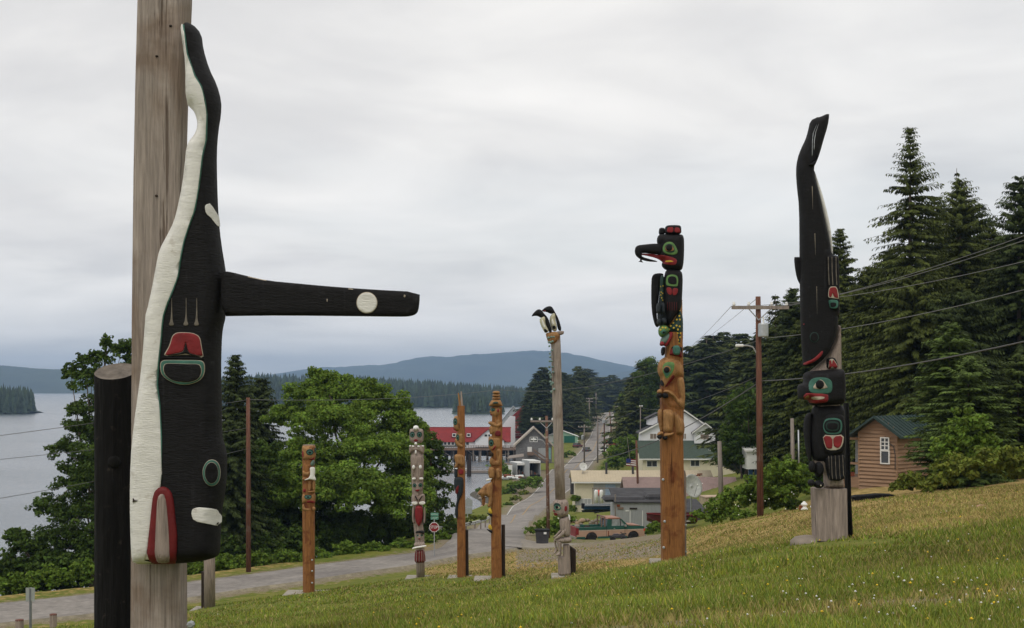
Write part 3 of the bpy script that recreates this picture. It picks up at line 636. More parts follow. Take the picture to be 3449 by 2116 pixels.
def lineshape(pts, wd):
    pts = np.array(pts, float); t = np.gradient(pts, axis=0); t /= np.linalg.norm(t, axis=1)[:, None]; n = np.stack([-t[:, 1], t[:, 0]], 1) * wd / 2
    return list(map(tuple, np.concatenate([pts + n, (pts - n)[::-1]])))
edge = cA('437 115 455 250 490 350 520 400 537 470 545 530 540 650 525 720 510 850 490 970 462 1050 442 1110 427 1180 412 1280 390 1340 365 1400 345 1460 338 1512') + cB('772 110 757 250 752 350 764 450 771 600 775 820')
carve(T1, 'teal_edge_line', M_green, lineshape(edge, 4), 11.6, T=.003, R=.01, host=h_wh, sm=0, res=2)
# fin
fin = cA('612 1262 635 1256 660 1260 720 1275 830 1300 960 1312 1100 1325 1300 1340 1531 1352 1530 1400 1524 1440 1512 1456 1490 1464 1450 1467 1300 1465 900 1461 700 1463 612 1465')
h_f = carve(T1, 'fin', M_black, fin, 11.55, T=.05, R=.02, back=1, sm=1, res=9)
h_ = carve(T1, 'cream_edge', M_cream, cell(cA, 1286, 1402, 49, 50, 24), 11.5, T=.003, R=.01, host=h_f); carve(T1, 'white_disc', M_white, cell(cA, 1286, 1402, 46, 47, 24), 11.5, T=.004, R=.01, host=h_)
for q in ('1100 1384 1104 1384 1104 1398 1100 1396', '1458 1364 1466 1368 1462 1378 1456 1374', '735 1279 820 1297 822 1301 735 1283', '1200 1336 1222 1338 1222 1341 1200 1339'): carve(T1, 'chipped_paint', M_cream, cA(q), 11.5, T=.002, R=.01, host=h_f, sm=0, res=4)
# painted carving on the body
def ring(T, host, outer, inner, Dd, m, edge=True, infill=M_black):
    h = host
    if Dd < 13: h0 = host; h = lambda p: h0(p) - .007
    if edge:
        o = np.array(outer); c = o.mean(0); h = carve(T, 'cream_edge', M_cream, c + (o - c) * 1.03, Dd, T=.003, R=.01, host=h)
    h = carve(T, 'painted_ring', m, outer, Dd, T=.004, R=.01, host=h)
    if edge:
        o = np.array(inner); c = o.mean(0); h = carve(T, 'cream_edge', M_cream, c + (o - c) * 1.03, Dd, T=.002, R=.01, host=h)
    return carve(T, 'ring_centre', infill, inner, Dd, T=.005, R=.01, host=h)
U1 = cI4('555 605 600 520 640 460 670 380 700 270 740 228 785 203 900 198 1045 208 1110 232 1160 262 1190 320 1205 430 1222 520 1242 640 1100 600 950 580 800 590')
h1 = carve(T1, 'cream_edge', M_cream, U1, 11.46, T=.003, R=.01, host=h_w, sm=1)
red1 = cI4('580 598 620 520 655 462 685 380 712 275 750 238 790 212 900 206 1040 215 1105 240 1150 272 1178 330 1193 430 1208 520 1228 612 1120 585 1010 560 975 510 955 440 942 372 935 372 918 440 900 510 860 540 760 560')
h1b = carve(T1, 'red_feather', M_red, red1, 11.46, T=.005, R=.01, host=h1, sm=1)
carve(T1, 'black_groove', M_black, cI4('600 592 760 566 870 545 905 515 925 430 938 372 952 440 972 520 1015 565 1120 590 1215 622 1130 606 1000 582 945 556 860 572 740 590'), 11.46, T=.006, R=.01, host=h1b, sm=1)
carve(T1, 'black_groove', M_black, cI4('535 612 900 622 1245 628 1242 660 900 655 530 640'), 11.46, T=.012, R=.02, host=h1, sm=1)
ring(T1, h_w, cI4('540 688 620 672 900 676 1160 676 1225 700 1248 760 1248 880 1205 980 1110 1048 940 1092 780 1072 620 1000 530 910 512 800 516 730'), cI4('600 732 700 728 1000 740 1150 738 1192 790 1200 900 1140 1002 1000 1046 860 1040 720 1022 600 940 562 850 568 770'), 11.46, M_green)
ring(T1, h_w, cell(cB, 1012, 770, 43, 62, 24), cell(cB, 1011, 770, 32, 50, 24), 11.5, M_green)
carve(T1, 'white_patch', M_white, cB('914 968 918 945 930 938 960 934 1030 940 1057 953 1058 1022 1000 1013 925 1000'), 11.5, T=.004, R=.01, host=h_w, sm=1)
carve(T1, 'white_patch', M_white, cA('536 962 540 948 558 944 578 952 592 975 602 1010 606 1058 590 1030 565 1008 542 990'), 11.5, T=.004, R=.01, host=h_w, sm=1)
for x in (381, 448, 497): carve(T1, 'carved_groove', mat('dull_groove', (.15, .13, .105), .9, .4, 12), cA('%d 1380 %d 1380 %d 1440 %d 1485 %d 1505 %d 1509 %d 1505 %d 1485 %d 1440' % (x, x + 3, x + 4, x + 6, x + 13, x, x - 13, x - 4, x)), 11.46, T=.003, R=.01, host=h_w, sm=1, res=5)
h2 = carve(T1, 'mouth_red', M_dred, cB('717 1206 722 960 732 870 752 843 780 834 806 845 826 875 836 960 850 1100 857 1204 785 1206'), 11.5, T=.035, R=.04, host=h_w, sm=1)
carve(T1, 'tongue', M_grey, cB('752 1196 752 960 757 885 775 866 795 875 806 960 815 1100 824 1192 790 1202'), 11.46, T=.03, R=.04, host=h_w, sm=1, grow=0, warp=lambda p: -.03)
carve(T1, 'split_crack', M_dwood, cB('635 890 640 900 660 902 640 908 634 912'), 11.6, T=.003, R=.01, host=h_wh, sm=0, res=4)
bolts(T1, D, [(640, 2106, 11.8)])
slab('concrete_slab', 'concrete slab under the near whale pole', 540, 2400, 12.2, 1.5, 1.4)
# charred log behind it
c = W(391, 0, 12.75); gl = gz(c[0], 12.75)
TL = thing('log_post', 'thick charred black log standing behind the near whale pole, its top cut slanting', 'post', (c[0], 12.75, gl))
R_ = .205; V = []; n = 40; zt = EZ - (1252 - HY) * 12.75 / F
mb = MB(); zs = np.linspace(gl - .1, zt, 26)
for k, z in enumerate(zs):
    for j in range(n):
        a = 2 * math.pi * j / n; r = R_ * (1 + .012 * math.sin(7 * a + z * 2) + .01 * math.sin(13 * a + 1 + z) + .01 * random.uniform(-1, 1)); zz = z + (.30 * math.sin(a) * R_ / .205 * .205 * 1.35 if k == 25 else 0)
        V.append((c[0] + r * math.cos(a), 12.75 + r * math.sin(a), zz))
mb.add(V, [(i * n + j, i * n + (j + 1) % n, (i + 1) * n + (j + 1) % n, (i + 1) * n + j) for i in range(25) for j in range(n)]); mb.build('charred_trunk', M_bark, TL)
top = V[-n:]; ctr = np.mean(top, 0) + np.array((0, 0, .004)); mb = MB()
mb.add([tuple(np.array(p) + np.array((0, 0, .004))) for p in top] + [tuple(ctr + (np.array(p) - ctr) * .62 + np.array((0, 0, -.015))) for p in top] + [tuple(ctr)], [(j, (j + 1) % n, n + (j + 1) % n, n + j) for j in range(n)] + [(n + j, n + (j + 1) % n, 2 * n) for j in range(n)])
mb.build('cut_top', mat('cut_log_end', (.16, .135, .11), .9, .4, 9, bump=.4), TL)
kn = W(379, 1557, 12.52); mb = MB().lathe((kn[0], kn[1] + .05, kn[2]), [(.07, 0), (.06, -.03), (.03, -.045)], 10, 'y'); mb.build('branch_stub', M_bark, TL, smooth=True)

# 2. the tall eagle and bear pole ----------------------------------------------------------
D = 35.0
T2 = thing('totem_pole', 'tall orange pole topped by a black long-beaked bird above a carved bear', 'totem pole', (W(2268, 1890, D)[0], D, EZ - (1890 - HY) * D / F))
h_s = column(T2, 'pole_shaft', M_orange, [(2246, 2296, 1120), (2240, 2298, 1215), (2225, 2300, 1300), (2225, 2300, 1450), (2225, 2298, 1480), (2227, 2303, 1700), (2229, 2304, 1900)], D, shape='box', n=24, dep=.6)
column(T2, 'backing_timber', M_grey, [(2297, 2307, 1585), (2298, 2311, 1600), (2300, 2312, 1888)], D + .3, dep=.12, shape='box', n=12)
DD = D - .05
carve(T2, 'bear_haunch', M_gold, cE3('340 385 362 378 392 405 425 450 433 500 430 545 418 562 390 567 360 555 350 500 342 430'), DD - .1, T=.28, R=.2)
carve(T2, 'bear_leg', M_gold, cE3('274 395 282 376 312 370 345 378 366 410 356 470 350 552 276 550 273 450'), DD - .18, T=.25, R=.2)
carve(T2, 'bear_leg', M_gold, cE3('239 410 245 380 262 370 278 376 280 450 278 535 258 532 246 470'), DD - .1, T=.2, R=.12)
for q, cl in (('234 562 240 545 258 530 278 533 284 548 272 562', '235 560 268 556 274 572 266 586 248 588 236 576'), ('277 560 296 540 330 542 355 536 356 552 330 566 300 576 280 572', '276 566 305 564 314 576 306 592 286 593 276 582')):
    carve(T2, 'bear_foot', M_gold, cE3(q), DD - .3, T=.12); carve(T2, 'bear_claws', M_black, cE3(cl), DD - .38, T=.1)
carve(T2, 'bear_torso', M_orange, cE3('272 288 330 280 434 285 432 380 400 440 350 400 275 385 270 330'), DD, T=.28, R=.25)
carve(T2, 'bear_arm', M_gold, cE3('372 158 400 142 426 152 436 250 434 340 424 372 404 376 378 345 348 296 326 284 300 262 280 262 276 248 292 234 322 236 352 252 384 298 394 300 374 210'), DD - .16, T=.22, R=.12)
carve(T2, 'bear_arm', M_gold, cE3('234 262 238 242 252 232 272 234 277 262 262 270'), DD - .18, T=.12)
for q in ('232 262 272 260 272 290 262 298 236 296', '271 262 300 260 318 270 318 292 300 299 272 297'): carve(T2, 'bear_claws', M_black, cE3(q), DD - .34, T=.1)
head = cE2('300 1340 304 1312 330 1275 380 1253 440 1258 490 1274 522 1320 530 1380 528 1450') + cE3('424 150 395 150 360 165 335 195 300 232 264 226 261 150 244 128 239 90')
h_h = carve(T2, 'bear_head', M_gold, head, DD - .05, T=.32, R=.25)
h3 = carve(T2, 'eye_socket', M_lgreen, cE3('274 98 278 66 294 46 320 40 352 42 363 58 354 105 330 140 304 163 290 140'), DD - .35, T=.012, R=.03, host=h_h)
h3 = carve(T2, 'eye_socket', M_green, cE3('282 98 288 72 306 62 330 66 340 90 326 125 304 148 290 126'), DD - .35, T=.006, R=.03, host=h3)
carve(T2, 'eyelid', M_gold, cell(cE3, 308, 92, 27, 24), DD - .35, T=.008, host=h3); carve(T2, 'pupil', M_black, cell(cE3, 306, 97, 22, 22), DD - .35, T=.035, host=h3, R=.1)
carve(T2, 'open_mouth', M_dred, cE3('350 130 365 138 358 162 314 226 286 230 292 214 330 160'), DD - .33, T=.02, host=h_h, R=.05)
carve(T2, 'nostril', M_black, cE3('262 168 274 170 287 192 286 208 270 228 261 222'), DD - .3, T=.02, host=h_h, R=.05)
he = carve(T2, 'bear_ear', M_black, cE2('382 1252 386 1230 400 1175 418 1154 470 1152 512 1166 518 1180 516 1290 490 1272 450 1262'), DD - .05, T=.26, R=.1)
carve(T2, 'ear_inside', M_dred, cE2('394 1250 408 1198 424 1180 508 1188 512 1278 470 1258'), DD - .25, T=.01, host=he, R=.05)
carve(T2, 'frog_hand', M_green, cE2('434 1168 450 1156 482 1156 494 1170 502 1205 492 1240 462 1244 440 1236 430 1205'), DD - .33, T=.07, R=.06)
carve(T2, 'bear_ear', M_black, cE2('328 1196 336 1174 352 1168 368 1174 362 1240 340 1250 330 1240'), DD - .05, T=.18, R=.1)
# frog section
hs2 = carve(T2, 'spotted_body', M_dgreen, cE2('390 1050 384 1000 430 950 462 890 482 840 498 846 520 900 524 975 520 1186 480 1174 444 1164 440 1090 428 1045'), DD, T=.29, R=.2)
for x, y in [(493, 848), (475, 858), (457, 893), (490, 898), (467, 930), (495, 930), (436, 958), (466, 983), (493, 990), (413, 985), (441, 1004), (400, 1017), (478, 1018), (447, 1050), (475, 1050), (502, 1050), (458, 1090), (498, 1085), (480, 1110), (455, 1130), (488, 1140)]:
    carve(T2, 'yellow_spot', M_yellow, cell(cE2, x, y, 9, 9, 8), DD - .25, T=.008, host=hs2, R=.03, res=4, sm=1)
hd = carve(T2, 'frog_head', M_lgreen, cE2('304 1045 306 1010 322 985 350 974 384 984 402 1020 398 1046 350 1082 328 1086 312 1070'), DD - .15, T=.22, R=.15)
carve(T2, 'frog_eye', M_green, cell(cE2, 352, 1040, 26, 20), DD - .35, T=.02, host=hd, R=.05); carve(T2, 'pupil', M_black, cell(cE2, 352, 1042, 14, 12), DD - .36, T=.04, host=hd, R=.08)
for x, y in ((370, 1002), (343, 1000), (325, 1020)): carve(T2, 'yellow_spot', M_yellow, cell(cE2, x, y, 9, 9, 8), DD - .3, T=.012, host=hd, R=.03, res=4, sm=1)
carve(T2, 'frog_jaw', mat('sage_paint', (.10, .15, .12), .6), cE2('318 1162 321 1110 345 1070 400 1040 430 1036 430 1085 390 1150 345 1163'), DD - .12, T=.2, R=.12)
carve(T2, 'red_lip', M_red, cE2('352 1164 376 1120 396 1070 402 1040 432 1036 434 1084 392 1154 366 1166'), DD - .24, T=.12, R=.1); carve(T2, 'tongue', M_red, cE2('317 1163 318 1130 340 1118 360 1134 358 1160'), DD - .3, T=.1)
# eagle
h_wing = cE2('360 530 372 500 400 484 435 480 480 492 522 520 516 700 508 840 462 896 430 940 396 986 376 960 360 850 352 700 354 600')
hw = carve(T2, 'eagle_wing', M_black, h_wing, DD, T=.3, R=.18)
ring(T2, hw, cE2('372 590 376 556 396 538 440 533 472 545 482 580 478 625 470 642 380 634 371 612'), cE2('388 585 394 560 410 550 440 550 462 560 468 590 464 624 398 618'), DD - .3, M_lgreen, edge=False)
carve(T2, 'red_feather', M_red, cE2('374 645 425 652 425 716 400 712 382 690'), DD - .3, T=.01, host=hw, R=.05); carve(T2, 'red_feather', M_red, cE2('429 652 482 656 476 692 460 716 430 718'), DD - .3, T=.01, host=hw, R=.05)
for x in (385, 405, 425, 445, 465): carve(T2, 'carved_groove', M_dred, cE2('%d 775 %d 775 %d 850 %d 850' % (x, x + 3, x + 3, x)), DD - .3, T=.004, host=hw, sm=0, R=.02, res=2)
carve(T2, 'eagle_wing', M_black, cE2('243 585 254 542 280 524 352 521 350 560 330 580 316 700 304 790 292 850 294 930 322 985 284 1004 260 930 243 820'), D + .12, T=.10, R=.08)
carve(T2, 'bird_breast', M_bluebl, cE2('330 560 400 540 400 1010 330 1010 300 960 296 860 318 700'), D + .08, T=.2, R=.1)
hl = carve(T2, 'spotted_leg', M_dgreen, cE2('318 575 330 540 352 535 356 600 352 780 330 785 318 720'), DD, T=.24, R=.15)
for x, y in ((325, 640), (349, 635), (330, 690), (345, 700), (335, 740), (326, 715), (346, 760)): carve(T2, 'yellow_spot', M_yellow, cell(cE2, x, y, 6, 8, 8), DD - .2, T=.008, host=hl, R=.03, res=4, sm=1)
for x, y, a, b in ((308, 832, 23, 52), (346, 830, 20, 50), (312, 950, 20, 30), (355, 945, 25, 32)): carve(T2, 'talon', M_bluebl, cell(cE2, x, y, a, b), DD - .22, T=.15)
column(T2, 'pole_core', M_gold, [(2252, 2298, 1010), (2246, 2299, 1100), (2244, 2298, 1260)], D + .05, n=20)
hh = carve(T2, 'eagle_head', M_black, cJ('950 830 940 720 985 615 1060 575 1640 575 1700 660 1716 800 1712 1200 1690 1480 1640 1620 1400 1640 1200 1600 1090 1500 1078 1420 1115 1370 1010 1290 960 1200 1000 900'), DD, T=.33, R=.2, sm=2)
hb = carve(T2, 'eagle_beak', M_black, cJ('318 1040 335 955 390 905 480 882 950 836 1120 880 1170 1000 1150 1130 1040 1168 800 1140 540 1108 508 1165 540 1222 700 1272 900 1325 992 1356 900 1368 700 1356 560 1322 440 1272 350 1190 320 1110'), DD - .12, T=.13, R=.1, sm=1)
carve(T2, 'beak_hook', M_black, cJ('470 1270 530 1270 516 1345 560 1372 540 1384 430 1360 420 1346 468 1342'), DD - .12, T=.03, sm=1)
ear = carve(T2, 'eagle_ear', M_black, cJ('1165 610 1172 420 1190 365 1250 328 1560 326 1612 360 1634 420 1630 610'), DD - .05, T=.2, R=.06)
for q in ('1210 545 1238 405 1290 384 1415 378 1408 535', '1440 532 1448 382 1580 398 1604 470 1612 560'): carve(T2, 'ear_inside', M_red, cJ(q), DD - .2, T=.008, host=ear, R=.03, sm=1)
carve(T2, 'eagle_ear', M_black, cJ('996 610 1002 440 1030 408 1075 396 1175 410 1178 600'), DD + .1, T=.12, R=.05)
he = carve(T2, 'eye_socket', M_lgreen, cJ('1100 1000 1125 900 1190 820 1290 790 1400 815 1480 920 1545 1080 1500 1150 1380 1170 1220 1150 1130 1090'), DD - .32, T=.02, R=.05, host=hh)
he = carve(T2, 'eye_socket', M_dgreen, cJ('1160 1000 1190 890 1290 845 1380 880 1440 990 1450 1080 1350 1110 1220 1080'), DD - .32, T=.006, R=.03, host=he)
he = carve(T2, 'amber_iris', M_gold, cJ('1180 1050 1190 920 1290 860 1390 920 1440 1040 1300 1070'), DD - .32, T=.008, host=he, R=.03); carve(T2, 'pupil', M_black, cell(cJ, 1292, 965, 95, 95), DD - .33, T=.04, host=he, R=.1)
hm = carve(T2, 'open_mouth', M_red, cJ('512 1168 515 1112 780 1135 1050 1165 1400 1238 1495 1290 1512 1350 1485 1440 1400 1460 1240 1445 1130 1420 1112 1375 1010 1300 900 1250 700 1200 560 1172'), DD - .30, T=.012, R=.03, host=lambda p: np.minimum(hh(p), hb(p)), sm=1)
carve(T2, 'tongue', M_yellow, cJ('1170 1335 1300 1320 1420 1345 1390 1372 1190 1375'), DD - .32, T=.012, R=.02, host=hm, sm=1)
bolts(T2, D, [(2239, 1757, D - .32), (2236, 1845, D - .32), (2234, 1616, D - .32), (2310, 1770, D + .2), (2310, 1860, D + .2)])
slab('concrete_slab', 'concrete slab at the foot of the tall eagle and bear pole', 2265, 1893, D + .1, 1.15, 1.3)

# 3. right-hand whale pole -----------------------------------------------------------------
D = 24.0
T3 = thing('totem_pole', 'right-hand pole with a black killer whale diving above a black bear-headed bird', 'totem pole', (W(2795, 1815, D)[0], D, EZ - (1815 - HY) * D / F))
column(T3, 'plinth', M_grey, [(2737, 2845, 1644), (2738, 2846, 1700), (2742, 2848, 1818)], D, dep=.52, shape='box', n=24)
carve(T3, 'pole_core', M_grey, cE5('236 385 335 300 400 180 420 85 436 90 440 370 430 385 430 600 452 1080 458 1122 332 1125 330 1040 262 960 262 600'), D - .02, T=.2, R=.1, sm=0)
column(T3, 'charred_backing_log', M_bark, [(2843, 2856, 1358), (2846, 2860, 1500), (2848, 2866, 1700), (2850, 2872, 1814)], D + .25, dep=.3, shape='round', n=20)
wh = cE4('262 112 300 96 306 88 312 96 380 65 387 80 375 160 350 240 322 340 300 400 280 435 290 510 322 620 350 760 390 940 402 1030 440 1030 452 1060 456 1500') + cE5('420 0 418 90 400 180 360 260 312 320 262 350 196 352 200 320 190 200 183 0') + cE4('192 1240 190 1000 188 700 172 560 165 450 175 370 200 300 230 240 248 180')
hw = carve(T3, 'whale_body', M_black, wh, D - .12, T=.22, R=.12, sm=1, res=26)
carve(T3, 'white_belly', M_white, cE4('280 436 302 500 336 600 364 700 388 800 404 900 414 1028 392 1040 384 940 350 800 320 680 290 560'), D - .04, T=.12, R=.06, sm=1)
carve(T3, 'tail_notch', M_black, cE4('228 415 262 405 300 380 322 336 300 402 282 432 262 430'), D - .3, T=.1, R=.05, sm=1)
carve(T3, 'pectoral_fin', M_black, cE4('150 1044 160 1040 208 1043 212 1230 202 1242 186 1220 168 1180 156 1110'), D - .05, T=.06, R=.03, sm=1)
hdf = carve(T3, 'side_fin', M_black, cE4('355 1040 362 1030 440 1030 454 1065 456 1400 440 1412 370 1405'), D - .26, T=.14, R=.06, sm=1)
for x in (380, 405, 432): carve(T3, 'chipped_groove', mat('dull_groove', ()), cE4('%d 1040 %d 1040 %d 1140 %d 1232 %d 1232 %d 1140' % (x, x + 4, x + 7, x + 12, x + 6, x + 1)), D - .4, T=.004, host=hdf, sm=0, res=3, R=.01)
h4 = carve(T3, 'cream_edge', M_cream, cE4('374 1322 380 1290 388 1246 415 1240 442 1243 456 1310 454 1328 415 1320'), D - .4, T=.003, host=hdf, R=.01, sm=1); carve(T3, 'red_feather', M_red, cE4('380 1318 386 1285 393 1250 415 1245 438 1248 450 1308 448 1322 420 1312 412 1280 404 1312'), D - .4, T=.008, host=h4, R=.01, sm=1)
ring(T3, hdf, cE4('372 1350 378 1334 440 1332 452 1345 450 1375 435 1392 395 1394 376 1375'), cE4('384 1352 436 1350 438 1370 425 1382 400 1382 388 1372'), D - .4, M_green, edge=False)
ring(T3, hw, cell(cE5, 270, 163, 29, 34), cell(cE5, 270, 163, 24, 29), D - .33, M_dgreen, edge=False)
carve(T3, 'red_mouth', M_red, cE5('197 338 202 322 260 304 296 272 316 250 326 252 322 272 296 302 250 330 210 340'), D - .33, T=.015, host=hw, R=.02, sm=1)
carve(T3, 'red_nostril', M_red, cE5('191 78 206 76 206 84 191 86'), D - .3, T=.01, host=hw, R=.02, sm=1)
for a, b in ((560, 720), (1240, 1430), (880, 1030)): carve(T3, 'paint_crack', M_cream, cE4('%d %d %d %d %d %d' % ((272 if a < 800 else 290 if a < 1000 else 303), a, (275 if a < 800 else 293 if a < 1000 else 305), a, (278 if a < 800 else 296 if a < 1000 else 307), b)), D - .34, T=.002, host=hw, R=.01, sm=0, res=2)
for q in ('318 135 300 190 290 250 288 320 285 320 286 250 297 190', '304 140 282 200 276 260 275 360 272 360 273 260 279 200'): carve(T3, 'paint_scratch', M_galv, cE4(q), D - .34, T=.002, host=hw, R=.01, sm=0, res=2)
her = carve(T3, 'bear_ear', M_black, cE5('333 370 338 320 352 294 384 288 402 302 422 366'), D - .12, T=.18, R=.05, sm=1)
h4 = carve(T3, 'cream_edge', M_cream, cE5('344 370 356 312 372 300 394 302 416 366'), D - .28, T=.003, host=her, R=.02, sm=1); carve(T3, 'ear_inside', M_red, cE5('350 368 362 316 375 306 382 340 388 306 396 312 412 364 396 366 382 345 368 366'), D - .28, T=.006, host=h4, R=.02, sm=1)
hd = carve(T3, 'bear_head', M_black, cE5('205 405 212 384 300 372 430 362 455 374 461 450 460 560 452 584 420 594 300 602 240 596 232 562 192 562 172 548 167 500 172 465 190 458 206 458'), D - .12, T=.34, R=.12, sm=1)
h5 = carve(T3, 'eye_socket', M_green, cE5('232 500 232 440 262 424 300 418 345 420 374 434 385 455 384 505 366 522 300 524 256 520'), D - .42, T=.008, host=hd, R=.03)
h5 = carve(T3, 'eye_white', M_cream, cE5('258 486 285 446 305 432 326 438 352 478 356 484 328 492 282 494'), D - .42, T=.008, host=h5, R=.02, sm=1); carve(T3, 'pupil', M_black, cell(cE5, 305, 464, 27, 29), D - .44, T=.03, host=h5, R=.08)
h5 = carve(T3, 'open_mouth', M_red, cE5('184 532 192 522 215 518 356 524 360 545 356 572 340 580 240 586 234 562 196 560 184 545'), D - .42, T=.02, host=hd, R=.03, sm=1)
carve(T3, 'teeth', M_cream, cE5('248 542 335 540 334 556 300 562 250 560'), D - .44, T=.006, host=h5, R=.02, sm=1); carve(T3, 'tongue', M_gold, cE5('192 540 232 532 240 544 230 554 198 552'), D - .44, T=.006, host=h5, R=.02, sm=1)
carve(T3, 'bird_body', M_black, cE5('262 600 300 590 452 588 462 640 470 900 440 1030 330 1050 328 960 268 960 246 880 238 780 244 700'), D - .08, T=.26, R=.18, sm=1)
carve(T3, 'bird_wing', M_black, cE5('203 780 204 700 216 656 245 640 256 660 246 800 252 940 238 962 216 880'), D - .05, T=.14, R=.06, sm=1)
hp = carve(T3, 'bird_wing', M_black, cE5('308 800 312 710 328 664 370 646 430 648 462 672 470 900 400 915 330 915'), D - .28, T=.12, R=.06, sm=1)
h6 = ring(T3, hp, cE5('320 740 324 702 345 682 390 676 430 682 448 705 447 755 428 780 380 784 340 776'), cE5('330 738 334 708 350 692 390 687 425 692 438 710 436 750 420 770 380 772 345 766'), D - .4, M_green, edge=False)
ring(T3, h6, cE5('341 735 344 712 356 701 390 698 418 702 428 716 427 745 414 760 380 762 352 757'), cE5('350 733 354 714 362 710 390 708 414 712 420 722 418 742 408 750 380 752 358 748'), D - .4, M_dgreen, edge=False)
h6 = carve(T3, 'cream_edge', M_cream, cE5('314 782 385 790 460 782 452 850 425 882 355 884 336 856'), D - .4, T=.004, host=hp, R=.02, sm=1)
carve(T3, 'red_feather', M_red, cE5('322 788 385 796 386 868 372 874 352 872 340 850'), D - .4, T=.01, host=h6, R=.02, sm=1); carve(T3, 'red_feather', M_red, cE5('391 796 452 788 444 845 425 870 402 864 391 850'), D - .4, T=.01, host=h6, R=.02, sm=1)
htl = carve(T3, 'tail_feathers', M_black, cE5('338 912 400 906 458 904 466 960 468 1056 432 1080 398 1078 366 1076 352 1040 342 990'), D - .26, T=.1, R=.04, sm=1)
for x in (352, 375, 400, 425, 448): carve(T3, 'chipped_groove', mat('dull_groove', ()), cE5('%d 915 %d 915 %d 1040 %d 1068 %d 1068 %d 1040' % (x, x + 3, x + 10, x + 14, x + 10, x + 6)), D - .38, T=.003, host=htl, R=.01, sm=0, res=3)
for x, y, a, b in ((256, 988, 22, 38), (298, 1005, 32, 50), (250, 1090, 21, 22), (298, 1101, 33, 25)): carve(T3, 'bird_foot', M_black, cell(cE5, x, y, a, b), D - .28, T=.13)
carve(T3, 'toe_chip', M_cream, cell(cE5, 312, 1108, 5, 6, 8), D - .42, T=.01, sm=1)
c = W(2725, 1822, D); mb = MB().lathe((c[0], D + .1, c[2] - .12), [(.34, 0), (.33, .1), (.24, .18), (.1, .21)], 14); o = mb.build('boulder', M_rock, smooth=True); tag(o, 'low rounded grey stone at the left foot of the right-hand whale pole', 'stone')

# 4. puffin pole with seated figure --------------------------------------------------------
D = 47.0
T4 = thing('totem_pole', 'slender grey pole with two puffins perched on top and a seated figure below', 'totem pole', (W(1900, 1935, D)[0], D, EZ - (1935 - HY) * D / F))
column(T4, 'pole_shaft', M_pole, [(1851, 1887, 1128), (1856, 1889, 1170), (1860, 1894, 1350), (1866, 1900, 1550), (1871, 1905, 1700)], D, n=22)
carve(T4, 'carved_capital', M_gold, cF4('352 738 460 716 585 706 645 770 642 820 604 900 560 962 470 968 400 940 384 880 358 800'), D - .05, T=.2, R=.12)
carve(T4, 'perch_board', M_grey, cF4('560 705 712 694 722 706 722 756 652 786 560 768'), D, T=.18, R=.04, sm=1)
for hd_, bl, mk in (('65 385 98 332 158 272 215 250 262 270 312 332 400 430 442 560 488 700 440 738 410 700 350 600 330 440 250 428 190 392 120 388 70 404', '222 470 252 425 322 388 350 430 342 540 382 620 418 690 400 716 338 748 290 660 245 565', '308 662 350 650 392 700 372 722 330 722'),
                    ('266 284 330 222 390 194 452 187 492 220 552 330 622 460 684 692 610 694 575 560 545 410 520 335 450 352 380 312 285 302', '422 455 458 370 522 318 552 368 548 480 584 600 576 702 492 704 448 580', '482 596 540 580 566 650 500 664')):
    dd = D - (.12 if hd_[0] == '6' else -.05)
    P_ = carve(T4, 'puffin', M_black, cF4(hd_), dd, T=.14, R=.12, sm=1); h_ = carve(T4, 'puffin_belly', mat('cream_belly', (.50, .47, .33), .7, .2, 5), cF4(bl), dd - .03, T=.15, R=.1, sm=1)
    carve(T4, 'puffin_foot', M_black, cF4(mk), dd - .14, T=.02, host=h_, R=.05, sm=1); carve(T4, 'puffin_wing', M_white, cF4('%s' % ('265 480 290 460 330 560 350 620 320 640 290 600' if hd_[0] == '6' else '470 470 490 440 510 500 530 560 490 580 470 540')), dd - .14, T=.02, host=h_, R=.04)
carve(T4, 'red_bill', M_red, cF4('300 290 330 275 360 290 345 305 310 304'), D - .08, T=.06, sm=1)
for x, y, r in [(410, 835, 30), (465, 820, 28), (515, 818, 26), (415, 930, 24), (452, 925, 26), (490, 908, 26), (425, 1005, 24), (475, 1088, 27), (435, 1156, 24), (445, 1225, 27), (432, 1312, 27), (474, 1310, 24), (430, 1430, 27), (490, 1430, 26)]:
    carve(T4, 'stone_disc', mat('sea_green_disc', (.17, .25, .22), .5, .35, 3), cell(cF4, x, y, r, r * .95, 10), D - .22, T=.07, res=5)
for x, y in [(147, 437), (163, 438), (148, 452), (152, 462), (150, 485), (160, 490), (154, 497), (155, 532), (167, 521)]: carve(T4, 'stone_disc', mat('sea_green_disc', ()), cell(cE1, x, y, 6.5, 7, 10), D - .22, T=.07, res=5)
hh = carve(T4, 'figure_head', M_grey, cF5('204 240 212 188 245 158 300 150 425 152 455 190 470 262 470 350 448 412 400 445 330 462 262 432 230 400 206 350'), D - .05, T=.27, R=.2)
he = carve(T4, 'brow', M_dgreen, cF5('214 270 226 228 262 212 306 222 334 256 330 268 280 250 240 262'), D - .3, T=.012, host=hh, R=.04)
he = carve(T4, 'eye_socket', M_green, cF5('218 290 235 255 275 244 322 262 345 300 335 322 290 342 240 332'), D - .3, T=.006, host=he, R=.03); 
he = carve(T4, 'eye_white', M_cream, cF5('240 295 262 262 300 270 328 300 290 315 255 312'), D - .3, T=.006, host=he, R=.02, sm=1); carve(T4, 'pupil', M_black, cell(cF5, 270, 286, 25, 26), D - .31, T=.02, host=he, R=.08)
for nm, q in (('red_ear', '396 286 418 260 440 276 443 330 420 360 397 352'), ('red_nostril', '206 342 226 331 246 350 228 366 208 358'), ('red_lips', '217 378 246 376 286 396 282 424 242 432 222 410')): carve(T4, nm, M_red, cF5(q), D - .28, T=.02, host=hh, R=.06)
